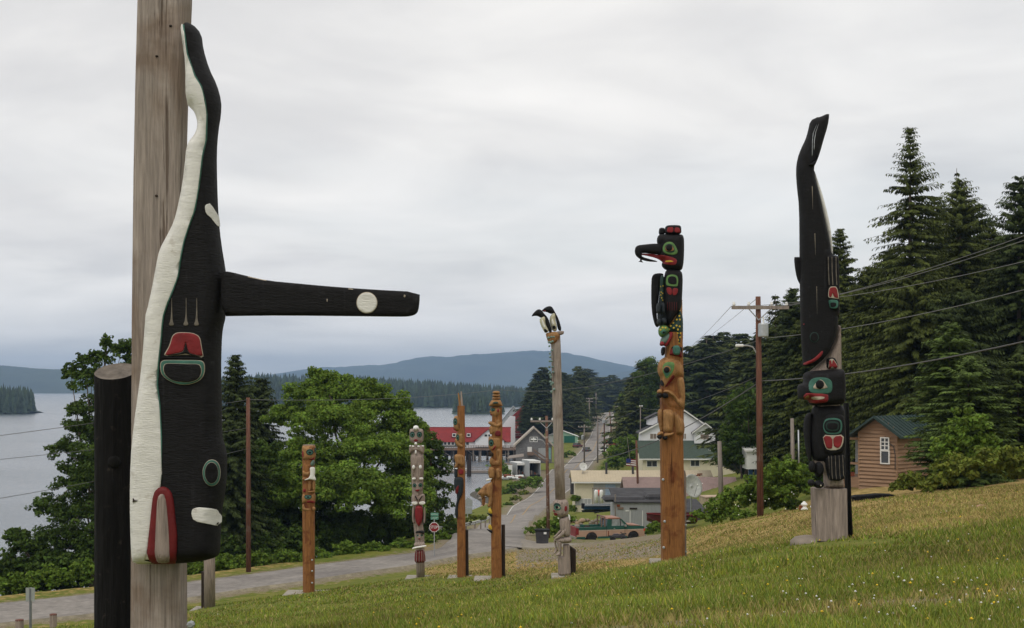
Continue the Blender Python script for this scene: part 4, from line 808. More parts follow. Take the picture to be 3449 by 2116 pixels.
carve(T4, 'figure_torso', M_grey, cF5('312 480 330 458 450 428 488 470 497 600 496 730 480 765 400 784 340 700 318 600'), D - .05, T=.24, R=.15)
carve(T4, 'figure_arm', M_grey, cF5('392 640 425 648 428 680 400 740 330 792 250 822 226 808 240 790 300 745 362 680'), D - .26, T=.1)
carve(T4, 'figure_arm', M_grey, cF5('330 650 348 668 346 700 270 765 215 806 198 788 262 728 300 680'), D - .1, T=.08)
carve(T4, 'figure_thigh', M_grey, cF5('222 822 240 800 300 780 420 762 505 772 524 840 492 874 360 888 300 870 240 850'), D - .1, T=.22, R=.14)
carve(T4, 'figure_shin', M_grey, cF5('258 832 300 825 350 860 352 960 342 1030 346 1082 300 1094 244 1082 252 1066 296 1030 300 1000 276 900'), D - .22, T=.1)
carve(T4, 'figure_shin', M_grey, cF5('213 812 250 832 268 930 296 1000 262 1030 228 1062 198 1062 212 1040 250 1000 232 900'), D - .08, T=.09)
carve(T4, 'ear_pendant', M_trim, cF5('456 406 472 402 488 430 493 480 488 508 474 495 460 440'), D - .25, T=.03, sm=1)
carve(T4, 'ear_pendant', M_trim, cF5('276 460 310 456 308 482 296 484'), D - .2, T=.03, sm=1)
carve(T4, 'post', M_grey, cF5('286 1094 310 1090 372 1088 374 894 468 890 482 920 502 1384 340 1402 292 1384'), D + .02, T=.2, R=.03, sm=0)
carve(T4, 'backing_timber', M_dwood, cF5('470 905 585 985 584 1382 502 1386 484 920'), D + .25, T=.12, R=.03, sm=0)
slab('concrete_slab', 'small concrete slab under the seated figure of the puffin pole', 1903, 1938, D + .1, 1.0, 1.0)

# 5. hat pole ------------------------------------------------------------------------------
D = 54.0
T5 = thing('totem_pole', 'carved orange pole topped by a figure in a tall ringed hat', 'totem pole', (W(1672, 1947, D)[0], D, EZ - (1947 - HY) * D / F))
column(T5, 'pole_shaft', M_orange, [(1658, 1691, 1372), (1655, 1692, 1500), (1653, 1690, 1620), (1654, 1688, 1780), (1655, 1691, 1947)], D, dep=.44, shape='box', n=20)
column(T5, 'backing_timber', M_dwood, [(1689, 1701, 1768), (1689, 1702, 1947)], D + .2, dep=.3, shape='box', n=14)
for a, b, c_, d_, nm in ((355, 408, 38, 62, 'hat_ring'), (354, 410, 60, 84, 'hat_ring'), (352, 412, 82, 104, 'hat_ring')): carve(T5, nm, M_gold, cF2('%d %d %d %d %d %d %d %d' % (a, c_, b, c_, b + 2, d_, a - 2, d_)), D - .02, T=.24, R=.12, sm=1, res=6)
hb = carve(T5, 'hat_brim', M_gold, cF2('350 100 412 100 428 140 430 152 400 158 350 156 328 152 326 140'), D - .02, T=.36, R=.2, sm=1)
carve(T5, 'hat_painting', M_dgreen, cF2('356 120 394 118 398 134 356 136'), D - .3, T=.02, host=hb, R=.05, sm=1)
def face(T, D, cr_, hq, eye, mouth, ear=None, m=M_gold, T_=.26, socket=M_dgreen):
    h = carve(T, 'head', m, cr_(hq), D, T=T_, R=.2)
    for e in eye: 
        hh_ = carve(T, 'eye_socket', socket, cell(cr_, *e), D - T_, T=.02, host=h, R=.05, sm=1, res=6)
        hh_ = carve(T, 'eye_ring', M_green, cell(cr_, e[0], e[1] + e[3] * .15, e[2] * .72, e[3] * .62), D - T_, T=.006, host=hh_, R=.05, sm=1, res=6)
        carve(T, 'pupil', M_black, cell(cr_, e[0], e[1] + e[3] * .12, e[2] * .38, e[3] * .34), D - T_, T=.02, host=hh_, R=.05, sm=1, res=6)
    for q in mouth: carve(T, 'red_lips', M_red, cr_(q), D - T_, T=.03, host=h, R=.05, sm=1, res=6)
    if ear: carve(T, 'red_ear', M_red, cr_(ear), D - T_, T=.03, host=h, R=.05, sm=1, res=6)
    return h
face(T5, D - .03, cF2, '338 156 420 154 426 200 405 232 378 250 350 228 336 216 338 206 330 196 338 180', [(356, 178, 18, 15)], ['334 208 350 212 352 224 340 222'], '388 176 400 170 404 188 398 200 388 196')
carve(T5, 'torso', M_gold, cF2('368 236 424 228 428 280 428 372 332 372 330 300 362 280'), D, T=.25, R=.2)
carve(T5, 'arm', M_gold, cF2('320 268 352 264 392 286 414 262 426 280 420 306 384 320 350 300 322 286'), D - .18, T=.12); carve(T5, 'leg', M_gold, cF2('328 300 358 298 366 350 350 364 330 362'), D - .18, T=.12)
carve(T5, 'red_ear', M_dred, cF2('368 376 376 338 394 332 416 342 418 378'), D - .2, T=.08, R=.04, sm=1)
face(T5, D - .02, cF2, '322 384 340 376 412 374 422 384 424 466 390 486 352 492 330 484 322 440', [(343, 426, 20, 28)], ['372 446 384 450 356 492 342 490'])
carve(T5, 'bear_arm', M_gold, cF2('376 480 396 464 420 470 426 560 410 602 370 606 332 590 330 548 352 520 372 560 384 556'), D - .12, T=.2, R=.12)
carve(T5, 'bear_claws', M_dwood, cF2('320 496 340 490 362 506 358 530 324 530'), D - .25, T=.1)
carve(T5, 'bear_haunch', M_gold, cF2('372 620 400 606 422 630 426 684 404 706 384 698 374 660'), D - .12, T=.22, R=.14); carve(T5, 'bear_leg', M_gold, cF2('320 614 345 604 372 616 372 690 350 700 324 690'), D - .2, T=.18, R=.12)
carve(T5, 'white_moon', M_trim, cF2('304 702 350 690 352 700 320 714 306 712'), D - .3, T=.05, sm=1)
carve(T5, 'climbing_bear', M_gold, cF2('356 712 330 726 296 738 264 776 240 800 246 814 268 826 270 850 282 842 296 820 318 836 346 846 356 800'), D - .2, T=.2, R=.15)
carve(T5, 'bear_leg', M_gold, cF2('322 820 352 820 354 870 342 908 322 912 312 898 324 880'), D - .26, T=.1); carve(T5, 'bear_leg', M_orange, cF2('276 826 300 826 300 870 292 902 280 900 272 880'), D - .2, T=.08)
for y in (0, 122):
    carve(T5, 'yellow_bird', M_yellow, cF2('320 %d 336 %d 352 %d 350 %d 322 %d' % (925 + y, 910 + y, 940 + y, 962 + y, 950 + y)), D - .24, T=.08); carve(T5, 'bird_beak', M_black, cF2('304 %d 330 %d 352 %d 352 %d 330 %d' % (948 + y, 956 + y, 962 + y, 986 + y, 974 + y)), D - .26, T=.07, sm=1)
slab('concrete_slab', 'flat concrete slab under the hat pole', 1667, 1950, D - .1, 1.75, 1.6)

# 6. whale and feather pole ----------------------------------------------------------------
D = 57.0
T6 = thing('totem_pole', 'narrow orange pole with two sticks on top and a small black whale on its side', 'totem pole', (W(1553, 1943, D)[0], D, EZ - (1943 - HY) * D / F))
column(T6, 'pole_shaft', M_orange, [(1541, 1565, 1367), (1541, 1566, 1450), (1540, 1567, 1700), (1540, 1569, 1943)], D, dep=.40, shape='box', n=20)
column(T6, 'backing_timber', M_dwood, [(1567, 1577, 1785), (1568, 1579, 1940)], D + .15, dep=.3, shape='box', n=14)
for a, b, m in (((97, 52), (111, 150), M_gold), ((119, 42), (124, 150), M_grey)):
    p = [W(*cF2('%f %f' % q)[0], D) for q in (a, b)]; MB().tube(p, [.03, .06], 6).build('stick', m, T6)
h_ = face(T6, D - .05, cF2, '58 256 68 228 92 220 112 240 120 290 112 330 92 345 72 336 62 310 60 290', [(74, 268, 16, 28)], ['58 316 78 322 80 338 64 330'], '112 250 122 270 120 300 112 300')
face(T6, D, cF2, '80 352 110 342 146 346 148 410 140 440 90 460 76 430 78 380', [(92, 386, 12, 26)], [], None)
carve(T6, 'arm', M_gold, cF2('70 400 84 394 100 424 136 450 128 464 92 456 72 424'), D - .2, T=.12); carve(T6, 'knee', M_gold, cF2('66 520 90 508 140 514 150 560 148 596 124 612 100 590 98 612 70 618 64 606 78 580 68 552'), D - .12, T=.2, R=.12)
carve(T6, 'red_ear', M_red, cF2('96 626 136 622 138 666 98 664'), D - .18, T=.06, R=.04, sm=1)
carve(T6, 'whale_tail', M_bluebl, cF2('64 540 72 560 74 600 66 620 96 626 98 680 66 690 66 640'), D - .1, T=.12, sm=1)
hwl = carve(T6, 'whale', M_bluebl, cF2('64 700 74 682 110 680 138 690 138 760 130 812 104 860 94 910 98 960 90 1000 76 984 70 940 78 890 88 850 84 806 66 770'), D - .16, T=.16, R=.12, sm=1)
carve(T6, 'red_mouth', M_dred, cF2('72 790 82 760 102 740 98 780 92 812 76 808'), D - .3, T=.03, host=hwl, R=.05, sm=1)
slab('concrete_slab', 'flat concrete slab under the pole with two sticks', 1551, 1945, D, 1.15, 1.3)

# 7. pale figures pole ---------------------------------------------------------------------
D = 60.0
T7 = thing('totem_pole', 'grey pole of stacked pale faces with white skulls, left of the stop sign', 'totem pole', (W(1417, 1944, D)[0], D, EZ - (1944 - HY) * D / F))
hc = column(T7, 'pole_shaft', M_grey, [(1386, 1424, 1500), (1384, 1428, 1560), (1388, 1424, 1660), (1392, 1424, 1760), (1396, 1429, 1800), (1401, 1430, 1880), (1403, 1431, 1944)], D, n=20)
carve(T7, 'skull', M_trim, cell(cF1, 263, 110, 26, 24), D - .25, T=.2)
for x in (252, 274): carve(T7, 'skull_socket', M_dwood, cell(cF1, x, 118, 4, 4, 8), D - .46, T=.02, sm=1, res=4)
face(T7, D - .02, cF1, '206 130 214 118 240 114 262 128 285 112 320 118 331 135 330 210 318 238 280 246 220 240 206 200', [(231, 166, 23, 27), (294, 166, 24, 27)], ['240 222 262 200 286 222 270 228 254 228'], None, m=M_grey, T_=.30)
for x, y, a, b in ((262, 246, 13, 14), (262, 320, 9, 20), (213, 268, 9, 9), (238, 271, 10, 10), (285, 272, 11, 10), (325, 268, 11, 7), (243, 453, 14, 20), (302, 452, 14, 19)): carve(T7, 'small_white_skull', M_trim, cell(cF1, x, y, a, b, 10), D - .32, T=.09, res=6)
carve(T7, 'shoulders', M_grey, cF1('204 272 222 258 250 268 280 268 320 258 338 270 338 320 322 342 282 312 264 322 240 312 212 340 204 320'), D - .1, T=.26, R=.14)
carve(T7, 'body', M_grey, cF1('216 340 240 330 300 330 330 342 334 440 326 545 280 552 272 430 262 552 230 545 216 440'), D - .05, T=.28, R=.2)
for q in ('228 545 262 543 262 564 230 566', '290 543 328 543 328 564 294 566'): carve(T7, 'foot', M_white, cF1(q), D - .28, T=.09, R=.04, sm=1)
face(T7, D - .02, cF1, '232 575 244 568 316 568 328 580 328 640 312 672 286 690 262 680 238 655 232 620', [(250, 612, 18, 19), (303, 610, 18, 19)], ['252 656 278 646 300 654 280 668 262 666'], None, m=M_grey, T_=.28)
carve(T7, 'chest', M_grey, cF1('222 700 240 684 262 690 280 700 300 690 326 682 343 696 344 776 286 786 224 784'), D - .06, T=.25, R=.14)
for q in ('248 700 262 704 284 748 278 754', '324 702 312 706 286 748 290 756'): carve(T7, 'black_stripe', M_black, cF1(q), D - .31, T=.04, R=.03, sm=1)
carve(T7, 'folded_hands', M_white, cF1('224 756 278 752 278 784 226 784'), D - .28, T=.07, R=.03, sm=1); carve(T7, 'folded_hands', M_white, cF1('290 754 344 752 344 782 290 784'), D - .28, T=.07, R=.03, sm=1)
carve(T7, 'red_body', M_red, cF1('256 800 272 786 306 786 326 804 328 880 316 930 300 962 290 978 276 960 258 920 250 870'), D - .18, T=.2, R=.14)
for q in ('230 800 250 790 256 840 248 900 258 944 234 946 228 880', '330 800 346 800 348 946 324 942 330 890'): carve(T7, 'leg', M_grey, cF1(q), D - .12, T=.16)
face(T7, D - .04, cF1, '260 1036 300 1026 332 1038 330 1076 312 1104 290 1106 268 1090', [(276, 1050, 12, 9), (314, 1050, 12, 9)], ['280 1078 298 1074 302 1086 284 1086'], None, m=M_grey, T_=.24)
carve(T7, 'black_hair', M_black, cF1('258 1034 262 1010 290 1002 322 1004 340 1022 340 1040 300 1030'), D - .08, T=.24, R=.12, sm=1)
carve(T7, 'shoulders', M_grey, cF1('242 1145 248 1118 270 1104 320 1104 342 1116 344 1146 290 1156'), D - .08, T=.22)
carve(T7, 'white_canoe', M_white, cF1('229 1176 232 1160 250 1152 320 1140 354 1136 356 1152 320 1160 270 1166'), D - .32, T=.1, R=.05, sm=1)
hsk = carve(T7, 'skirt', M_dred, cF1('258 1182 290 1172 336 1176 344 1230 350 1286 300 1294 250 1288 252 1230'), D - .05, T=.26, R=.14, sm=1)
for x in (268, 290, 312, 330): carve(T7, 'skirt_stripe', M_grey, cF1('%d 1190 %d 1190 %d 1284 %d 1284' % (x, x + 5, x + 5 + (x - 300) * .12, x + (x - 300) * .12)), D - .3, T=.02, host=hsk, R=.03, sm=0, res=3)
slab('concrete_slab', 'concrete slab under the pole of pale faces', 1415, 1946, D, 1.35, 1.5)

# 8. short orange pole ---------------------------------------------------------------------
D = 56.0
T8 = thing('totem_pole', 'short orange pole with a wide face on top holding a small white-shirted figure', 'totem pole', (W(1039, 1993, D)[0], D, EZ - (1993 - HY) * D / F))
column(T8, 'pole_shaft', M_orange, [(1019, 1060, 1520), (1019, 1060, 1720), (1020, 1060, 1850), (1021, 1059, 1994)], D, dep=.5, shape='oct', n=8)
face(T8, D - .03, cF3, '98 112 110 103 205 103 217 112 219 190 210 236 160 242 104 238 96 190', [(166, 165, 34, 28), (214, 148, 9, 22)], ['150 232 190 218 214 202 206 240 160 244'], '96 160 108 152 112 190 108 212 98 214', T_=.3)
carve(T8, 'cut_top', M_grey, cF3('100 104 112 98 205 98 216 104 205 108 112 108'), D - .02, T=.28, R=.2, sm=1)
carve(T8, 'torso', M_orange, cF3('100 244 160 244 200 250 212 300 214 400 100 400'), D, T=.27, R=.2)
carve(T8, 'arm', M_gold, cF3('100 330 112 324 140 344 186 312 212 318 208 342 160 368 120 374 102 362'), D - .24, T=.1); carve(T8, 'belt', M_gold, cF3('98 390 130 382 160 392 150 416 98 414'), D - .16, T=.14)
carve(T8, 'held_figure_head', mat('sage_paint', ()), cF3('166 272 178 248 196 230 206 240 210 262 204 284 180 290'), D - .32, T=.12)
carve(T8, 'held_figure_shirt', M_white, cF3('162 296 210 292 214 340 206 370 220 400 218 416 190 410 160 404 118 414 122 404 158 392 172 350'), D - .3, T=.1, R=.06)
for q in ('150 414 180 412 184 470 180 506 152 510', '186 414 216 412 216 500 190 506'): carve(T8, 'held_figure_leg', M_gold, cF3(q), D - .22, T=.1)
carve(T8, 'held_figure_foot', M_gold, cF3('148 508 214 498 216 518 150 522'), D - .28, T=.07, sm=1); carve(T8, 'red_ear', M_red, cF3('106 490 126 482 136 516 106 518'), D - .22, T=.07, sm=1)
face(T8, D - .02, cF3, '98 522 150 528 200 524 216 530 215 606 200 618 104 618 97 600', [(150, 556, 34, 24)], ['136 594 190 588 214 596 212 614 142 612'], None, T_=.29)
carve(T8, 'paw', M_gold, cF3('98 622 120 620 122 648 150 652 180 654 178 682 100 686'), D - .16, T=.14); carve(T8, 'paw', M_gold, cF3('190 640 214 648 216 676 196 684 186 664'), D - .2, T=.1)
bolts(T8, D, [(1051, 1887, D - .3), (1051, 1924, D - .3), (1051, 1964, D - .3)], .04)
slab('concrete_slab', 'wide concrete slab under the short orange pole', 1036, 1998, D - .1, 2.0, 1.6)

# 9. plain grey foot of a further pole
D = 50.0
T9 = thing('totem_pole', 'plain grey round pole standing on a slab behind the near whale pole', 'totem pole', (W(705, 2048, D)[0], D, EZ - (2048 - HY) * D / F))
column(T9, 'pole_shaft', M_grey, [(686, 722, 1700), (687, 724, 1900), (687, 725, 2048)], D, n=22); column(T9, 'backing_timber', M_dwood, [(680, 690, 1925), (680, 690, 2046)], D + .1, dep=.3, shape='box', n=12)
slab('concrete_slab', 'concrete slab under the plain grey round pole', 705, 2052, D, 1.35, 1.2)

# ------------------------------------------------------------------ buildings
def boards(m, horiz=True): return m
def house(name, label, cat, FL, FR, depth, wh, rh, ridge='x', wm=None, rm=None, over=.35, thick=.14, group=None, gable_m=None, slope=None, base_drop=1.0):
    """FL, FR world points of the front wall's foot; u along front, v back"""
    FL = np.array(FL, float); FR = np.array(FR, float); z0 = min(FL[2], FR[2]); FL[2] = FR[2] = z0
    d = FR - FL; Lw = float(np.linalg.norm(d[:2])); fr = frame(FL, d); T = thing(name, label, cat, fr(Lw / 2, depth / 2, 0), group)
    mb = MB().use(wm)
    if ridge == 'x':    # ridge parallel to the front
        prof = [(0, -base_drop), (depth, -base_drop), (depth, wh), (depth / 2, wh + rh), (0, wh)]
        mb.add([fr(0, v, z) for v, z in prof] + [fr(Lw, v, z) for v, z in prof], [(0, 1, 2, 3, 4), (9, 8, 7, 6, 5)] + [(i, 5 + i, 5 + (i + 1) % 5, (i + 1) % 5) for i in range(5)])
        mb.build('wall', wm, T)
        for s, nm in ((0, 'roof'), (1, 'roof')):
            va, vb = (-over, depth / 2) if s == 0 else (depth + over, depth / 2); k = rh / (depth / 2); za = wh - over * k; r = MB()
            r.hexa([fr(-over, va, za), fr(Lw + over, va, za), fr(Lw + over, vb, wh + rh), fr(-over, vb, wh + rh), fr(-over, va, za + thick), fr(Lw + over, va, za + thick), fr(Lw + over, vb, wh + rh + thick), fr(-over, vb, wh + rh + thick)])
            r.build(nm, rm, T)
    elif ridge == 'y':
        prof = [(0, -base_drop), (Lw, -base_drop), (Lw, wh), (Lw / 2, wh + rh), (0, wh)]
        mb.prism(prof, 0, depth, fr); mb.build('wall', wm, T)
        for s in (0, 1):
            ua, ub = (-over, Lw / 2) if s == 0 else (Lw + over, Lw / 2); k = rh / (Lw / 2); za = wh - over * k; r = MB()
            r.hexa([fr(ua, -over, za), fr(ub, -over, wh + rh), fr(ub, depth + over, wh + rh), fr(ua, depth + over, za), fr(ua, -over, za + thick), fr(ub, -over, wh + rh + thick), fr(ub, depth + over, wh + rh + thick), fr(ua, depth + over, za + thick)])
            r.build('roof', rm, T)
    else:               # shed roof, falls to the front by rh
        mb.hexa([fr(0, 0, -base_drop), fr(Lw, 0, -base_drop), fr(Lw, depth, -base_drop), fr(0, depth, -base_drop), fr(0, 0, wh), fr(Lw, 0, wh), fr(Lw, depth, wh + rh), fr(0, depth, wh + rh)]); mb.build('wall', wm, T)
        o = over; r = MB(); k = rh / depth
        r.hexa([fr(-o, -o, wh - o * k), fr(Lw + o, -o, wh - o * k), fr(Lw + o, depth + o, wh + rh + o * k), fr(-o, depth + o, wh + rh + o * k), fr(-o, -o, wh - o * k + thick), fr(Lw + o, -o, wh - o * k + thick), fr(Lw + o, depth + o, wh + rh + o * k + thick), fr(-o, depth + o, wh + rh + o * k + thick)]); r.build('roof', rm, T)
    # px -> (u, z) on the front wall plane
    u_ = d / np.linalg.norm(d); n_ = np.array((-u_[1], u_[0], 0))
    def hit(x, y, off=0):
        dr = np.array(((x - CX) / F, 1., -(y - HY) / F)); t = ((FL + n_ * off - np.array((0, 0, EZ))) @ n_) / (dr @ n_); p = np.array((0, 0, EZ)) + dr * t; return float((p - FL) @ u_), float(p[2] - z0)
    return T, fr, hit, Lw
def panel(T, fr, nm, u0, z0, u1, z1, m, proud=.04, back=.02, parent=None, v=0):
    return MB().box((u0, v - proud, z0), (u1, v + back, z1), fr).build(nm, m, parent or T)
def window(T, fr, u0, z0, u1, z1, nx=1, ny=1, m=None, tr=None, fw=.09, v=0):
    if u1 < u0: u0, u1 = u1, u0
    if z1 < z0: z0, z1 = z1, z0
    tr = tr or M_trim; mb = MB()
    for a in ((u0 - fw, z0 - fw, u0, z1 + fw), (u1, z0 - fw, u1 + fw, z1 + fw), (u0, z0 - fw, u1, z0), (u0, z1, u1, z1 + fw)): mb.box((a[0], v - .07, a[1]), (a[2], v + .02, a[3]), fr)
    for i in range(1, nx): x = u0 + (u1 - u0) * i / nx; mb.box((x - .03, v - .05, z0), (x + .03, v + .02, z1), fr)
    for i in range(1, ny): z = z0 + (z1 - z0) * i / ny; mb.box((u0, v - .055, z - .025), (u1, v + .02, z + .025), fr)
    w_ = mb.build('window', tr, T); MB().box((u0, v - .03, z0), (u1, v + .02, z1), fr).build('pane', m or M_glass, w_); return w_
def winpx(T, fr, hit, cr_, q, **k):
    (x0, y0), (x1, y1) = cr_(q); a = hit(x0, y0, k.get('v', 0)); b = hit(x1, y1, k.get('v', 0)); return window(T, fr, a[0], b[1], b[0], a[1], **k)
def ppx(T, fr, hit, nm, cr_, q, m, **k):
    (x0, y0), (x1, y1) = cr_(q); a = hit(x0, y0, k.get('v', 0)); b = hit(x1, y1, k.get('v', 0)); return panel(T, fr, nm, a[0], b[1], b[0], a[1], m, **k)
def P(cr_, x, y, D): return W(*cr_('%f %f' % (x, y))[0], D)
def ribs(T, fr, m, u0, u1, n, va, za, vb, zb, nm='seam', parent=None):   # standing seams on a roof slope
    mb = MB()
    for i in range(n):
        u = u0 + (u1 - u0) * i / (n - 1); mb.hexa([fr(u - .025, va, za), fr(u + .025, va, za), fr(u + .025, vb, zb), fr(u - .025, vb, zb), fr(u - .025, va, za + .06), fr(u + .025, va, za + .06), fr(u + .025, vb, zb + .06), fr(u - .025, vb, zb + .06)])
    o = mb.build(nm, m, parent or T); return o

# cedar cabin
T, fr, hit, Lw = house('cabin', 'small cedar-sided cabin with a green metal roof beside the right-hand whale pole', 'cabin', P(cG6, 315, 978, 79.8), P(cG6, 742, 1000, 78), 5.2, 3.45, .85, 'y', M_cedar, M_groof, over=.55, thick=.12)
lap = MB()
for i in range(20):
    z = -.1 + i * .23; hw_ = Lw / 2 if z < 3.5 else max(0, Lw / 2 * (1 - (z - 3.45) / .85))
    if hw_ > .1: lap.hexa([fr(Lw / 2 - hw_, -.085, z), fr(Lw / 2 + hw_, -.085, z), fr(Lw / 2 + hw_, .02, z), fr(Lw / 2 - hw_, .02, z), fr(Lw / 2 - hw_, -.008, z + .215), fr(Lw / 2 + hw_, -.008, z + .215), fr(Lw / 2 + hw_, .02, z + .215), fr(Lw / 2 - hw_, .02, z + .215)])
    if z < 3.4: lap.hexa([fr(Lw + .085, 0, z), fr(Lw + .085, 5.2, z), fr(Lw - .02, 5.2, z), fr(Lw - .02, 0, z), fr(Lw + .008, 0, z + .215), fr(Lw + .008, 5.2, z + .215), fr(Lw - .02, 5.2, z + .215), fr(Lw - .02, 0, z + .215)])
lap.build('siding', M_cedar, T)
winpx(T, fr, hit, cG6, '570 425 648 552', nx=2, ny=3, v=-.075, fw=.07); winpx(T, fr, hit, cG6, '570 572 652 706', v=-.075, fw=.07)
MB().box((Lw - .08, -.06, 0), (Lw + .06, .05, 3.5), fr).box((-.05, -.06, 0), (.07, .05, 3.5), fr).build('corner_board', M_cedar, T)
ribs(T, fr, M_groof, -.3, -.3 + 1e-6, 2, 0, 3.2, 1, 3.2)
mb = MB()
for i in range(14):
    v = -.5 + i * .47
    for sgn in (0, 1):
        ua, ub = ((-.55, Lw / 2) if sgn == 0 else (Lw + .55, Lw / 2)); k = .85 / (Lw / 2); za = 3.45 - .55 * k + .12; mb.hexa([fr(ua, v, za), fr(ub, v, 4.42), fr(ub, v + .05, 4.42), fr(ua, v + .05, za), fr(ua, v, za + .05), fr(ub, v, 4.47), fr(ub, v + .05, 4.47), fr(ua, v + .05, za + .05)])
mb.build('roof_seam', M_groof, T); MB().box((-.55, -.6, 3.02), (-.42, -.5, 3.2), fr).build('gutter', M_galv, T)
MB().tube([fr(Lw - .75, -.07, 3.2), fr(Lw - .6, -.1, 2.9), fr(Lw - .15, -.12, 2.6), fr(Lw - .05, -.12, 2.1), fr(Lw - .05, -.12, 1.2)], .025, 6).build('power_conduit', M_dgrey, T)
MB().box((-2.6, .6, -.1), (-.05, 3.6, .55), fr).build('porch_floor', M_cedar, T)
MB().box((-2.6, .5, 1.35), (-.05, .6, 1.5), fr).box((-2.6, .5, .55), (-2.5, .6, 3.1), fr).box((-2.6, .5, 2.9), (-.05, .62, 3.05), fr).build('porch_rail', M_cedar, T)
MB().hexa([fr(-2.9, .3, 2.9), fr(0, .3, 3.25), fr(0, 4, 3.25), fr(-2.9, 4, 2.9), fr(-2.9, .3, 3.0), fr(0, .3, 3.35), fr(0, 4, 3.35), fr(-2.9, 4, 3.0)]).build('porch_roof', M_groof, T)
MB().box((-2.3, 3.5, .5), (-.1, 3.6, 3.0), fr).build('porch_back_wall', M_gwall, T); window(T, fr, -1.7, 1.2, -.6, 2.4, v=3.5)
p = fr(-1.2, .5, .6); o = MB().box((p[0] - .5, p[1] - .12, p[2]), (p[0] + .5, p[1] + .12, p[2] + .25)).build('planter_box', mat('terracotta', (.22, .06, .03)), loc=p); tag(o, 'reddish planter box of yellow-green plants on the cabin porch', 'planter')
p2 = np.array(p); rs_ = np.random.RandomState(2); n = 160; c = p2 + np.stack([rs_.uniform(-.45, .45, n), rs_.uniform(-.1, .1, n), rs_.uniform(.25, .5, n)], 1); d_ = rs_.normal(0, .06, (n, 2, 3)); V = np.stack([c, c + d_[:, 0], c + d_[:, 0] + d_[:, 1], c + d_[:, 1]], 1).reshape(-1, 3)
np_mesh('plants', V, np.arange(n * 4).reshape(n, 4), mat('lime_plant', (.25, .32, .03), bump=0), o, loc=p)

# white two-storey house
T, fr, hit, Lw = house('house', 'large white two-storey house with a wide green shingled skirt roof behind the low buildings', 'house', P(cG1, 800, 800, 238), P(cG1, 1755, 800, 238), 9, 4.0, .4, 'shed', M_creamw, M_shing, over=.0)
za = hit(*cG1('800 598')[0])[1]; zb = hit(*cG1('800 430')[0])[1]
ua = hit(*cG1('765 598')[0])[0]; ub = hit(*cG1('1600 598')[0])[0]; ur = hit(*cG1('1560 430')[0])[0]
MB().hexa([fr(ua, -.5, za), fr(Lw + .2, -.5, za), fr(Lw + .2, 3.5, zb + .1), fr(ua, 3.5, zb + .1), fr(ua, -.5, za + .2), fr(Lw + .2, -.5, za + .2), fr(Lw + .2, 3.5, zb + .3), fr(ua, 3.5, zb + .3)]).build('skirt_roof', M_shing, T)
MB().box((ua, -.58, za - .08), (Lw + .2, -.5, za + .16), fr).build('gutter', M_trim, T)
for q in ('845 614 945 670', '1291 608 1376 665', '1600 625 1640 664'): winpx(T, fr, hit, cG1, q, nx=2)
h35 = lambda x, y: hit(*cG1('%f %f' % (x, y))[0], 3.5)
u0, zt = h35(788, 325); u1, _ = h35(1300, 325); uA, zA = h35(1222, 104); uE, zE = h35(1535, 330); zr = zb - .2
MB().prism([(u0, zr), (uE, zr), (uE, zE + .3), (uA, zA - .3), (u0, zt)], 3.5, 9, fr).build('upper_wall', M_wall, T)
for a, b in (((u0 - .5, zt - .25), (uA, zA)), ((uE + .6, zE - .2), (uA, zA))):
    MB().hexa([fr(a[0], 3.1, a[1]), fr(b[0], 3.1, b[1]), fr(b[0], 9.4, b[1]), fr(a[0], 9.4, a[1]), fr(a[0], 3.1, a[1] + .22), fr(b[0], 3.1, b[1] + .22), fr(b[0], 9.4, b[1] + .22), fr(a[0], 9.4, a[1] + .22)]).build('roof', M_dgrey, T)
    MB().hexa([fr(a[0], 3.0, a[1] - .06), fr(b[0], 3.0, b[1] - .06), fr(b[0], 3.1, b[1] - .06), fr(a[0], 3.1, a[1] - .06), fr(a[0], 3.0, a[1] + .24), fr(b[0], 3.0, b[1] + .24), fr(b[0], 3.1, b[1] + .24), fr(a[0], 3.1, a[1] + .24)]).build('barge_board', M_trim, T)
for q in ('877 337 940 388', '1210 337 1240 388'): winpx(T, fr, hit, cG1, q, nx=2, v=3.5, m=M_curtain)
h28 = lambda x, y: hit(*cG1('%f %f' % (x, y))[0], 2.6)
a0, z0_ = h28(1328, 322); a1, _ = h28(1540, 322); aa, az = h28(1436, 240); zz = h28(1328, 402)[1]
MB().prism([(a0, zz - .6), (a1, zz - .6), (a1, z0_), (aa, az), (a0, z0_)], 2.6, 7, fr).build('bay_wall', M_wall, T)
for a, b in (((a0 - .5, z0_ - .25), (aa, az + .1)), ((a1 + .5, z0_ - .25), (aa, az + .1))):
    MB().use(M_dgrey).hexa([fr(a[0], 2.2, a[1]), fr(b[0], 2.2, b[1]), fr(b[0], 7.2, b[1]), fr(a[0], 7.2, a[1]), fr(a[0], 2.2, a[1] + .2), fr(b[0], 2.2, b[1] + .2), fr(b[0], 7.2, b[1] + .2), fr(a[0], 7.2, a[1] + .2)]).build('bay_roof', None, T)
    MB().hexa([fr(a[0], 2.1, a[1] - .05), fr(b[0], 2.1, b[1] - .05), fr(b[0], 2.2, b[1] - .05), fr(a[0], 2.2, a[1] - .05), fr(a[0], 2.1, a[1] + .22), fr(b[0], 2.1, b[1] + .22), fr(b[0], 2.2, b[1] + .22), fr(a[0], 2.2, a[1] + .22)]).build('barge_board', M_trim, T)
winpx(T, fr, hit, cG1, '1390 342 1474 390', v=2.6, m=M_curtain)
dz = h35(840, 185)[1]; MB().prism([(h35(868, 240)[0], dz - 1.2), (h35(960, 240)[0], dz - 1.2), (h35(960, 140)[0], dz + .5), (h35(868, 200)[0], dz - .1)], 5, 8.6, fr).build('dormer', M_wall, T)
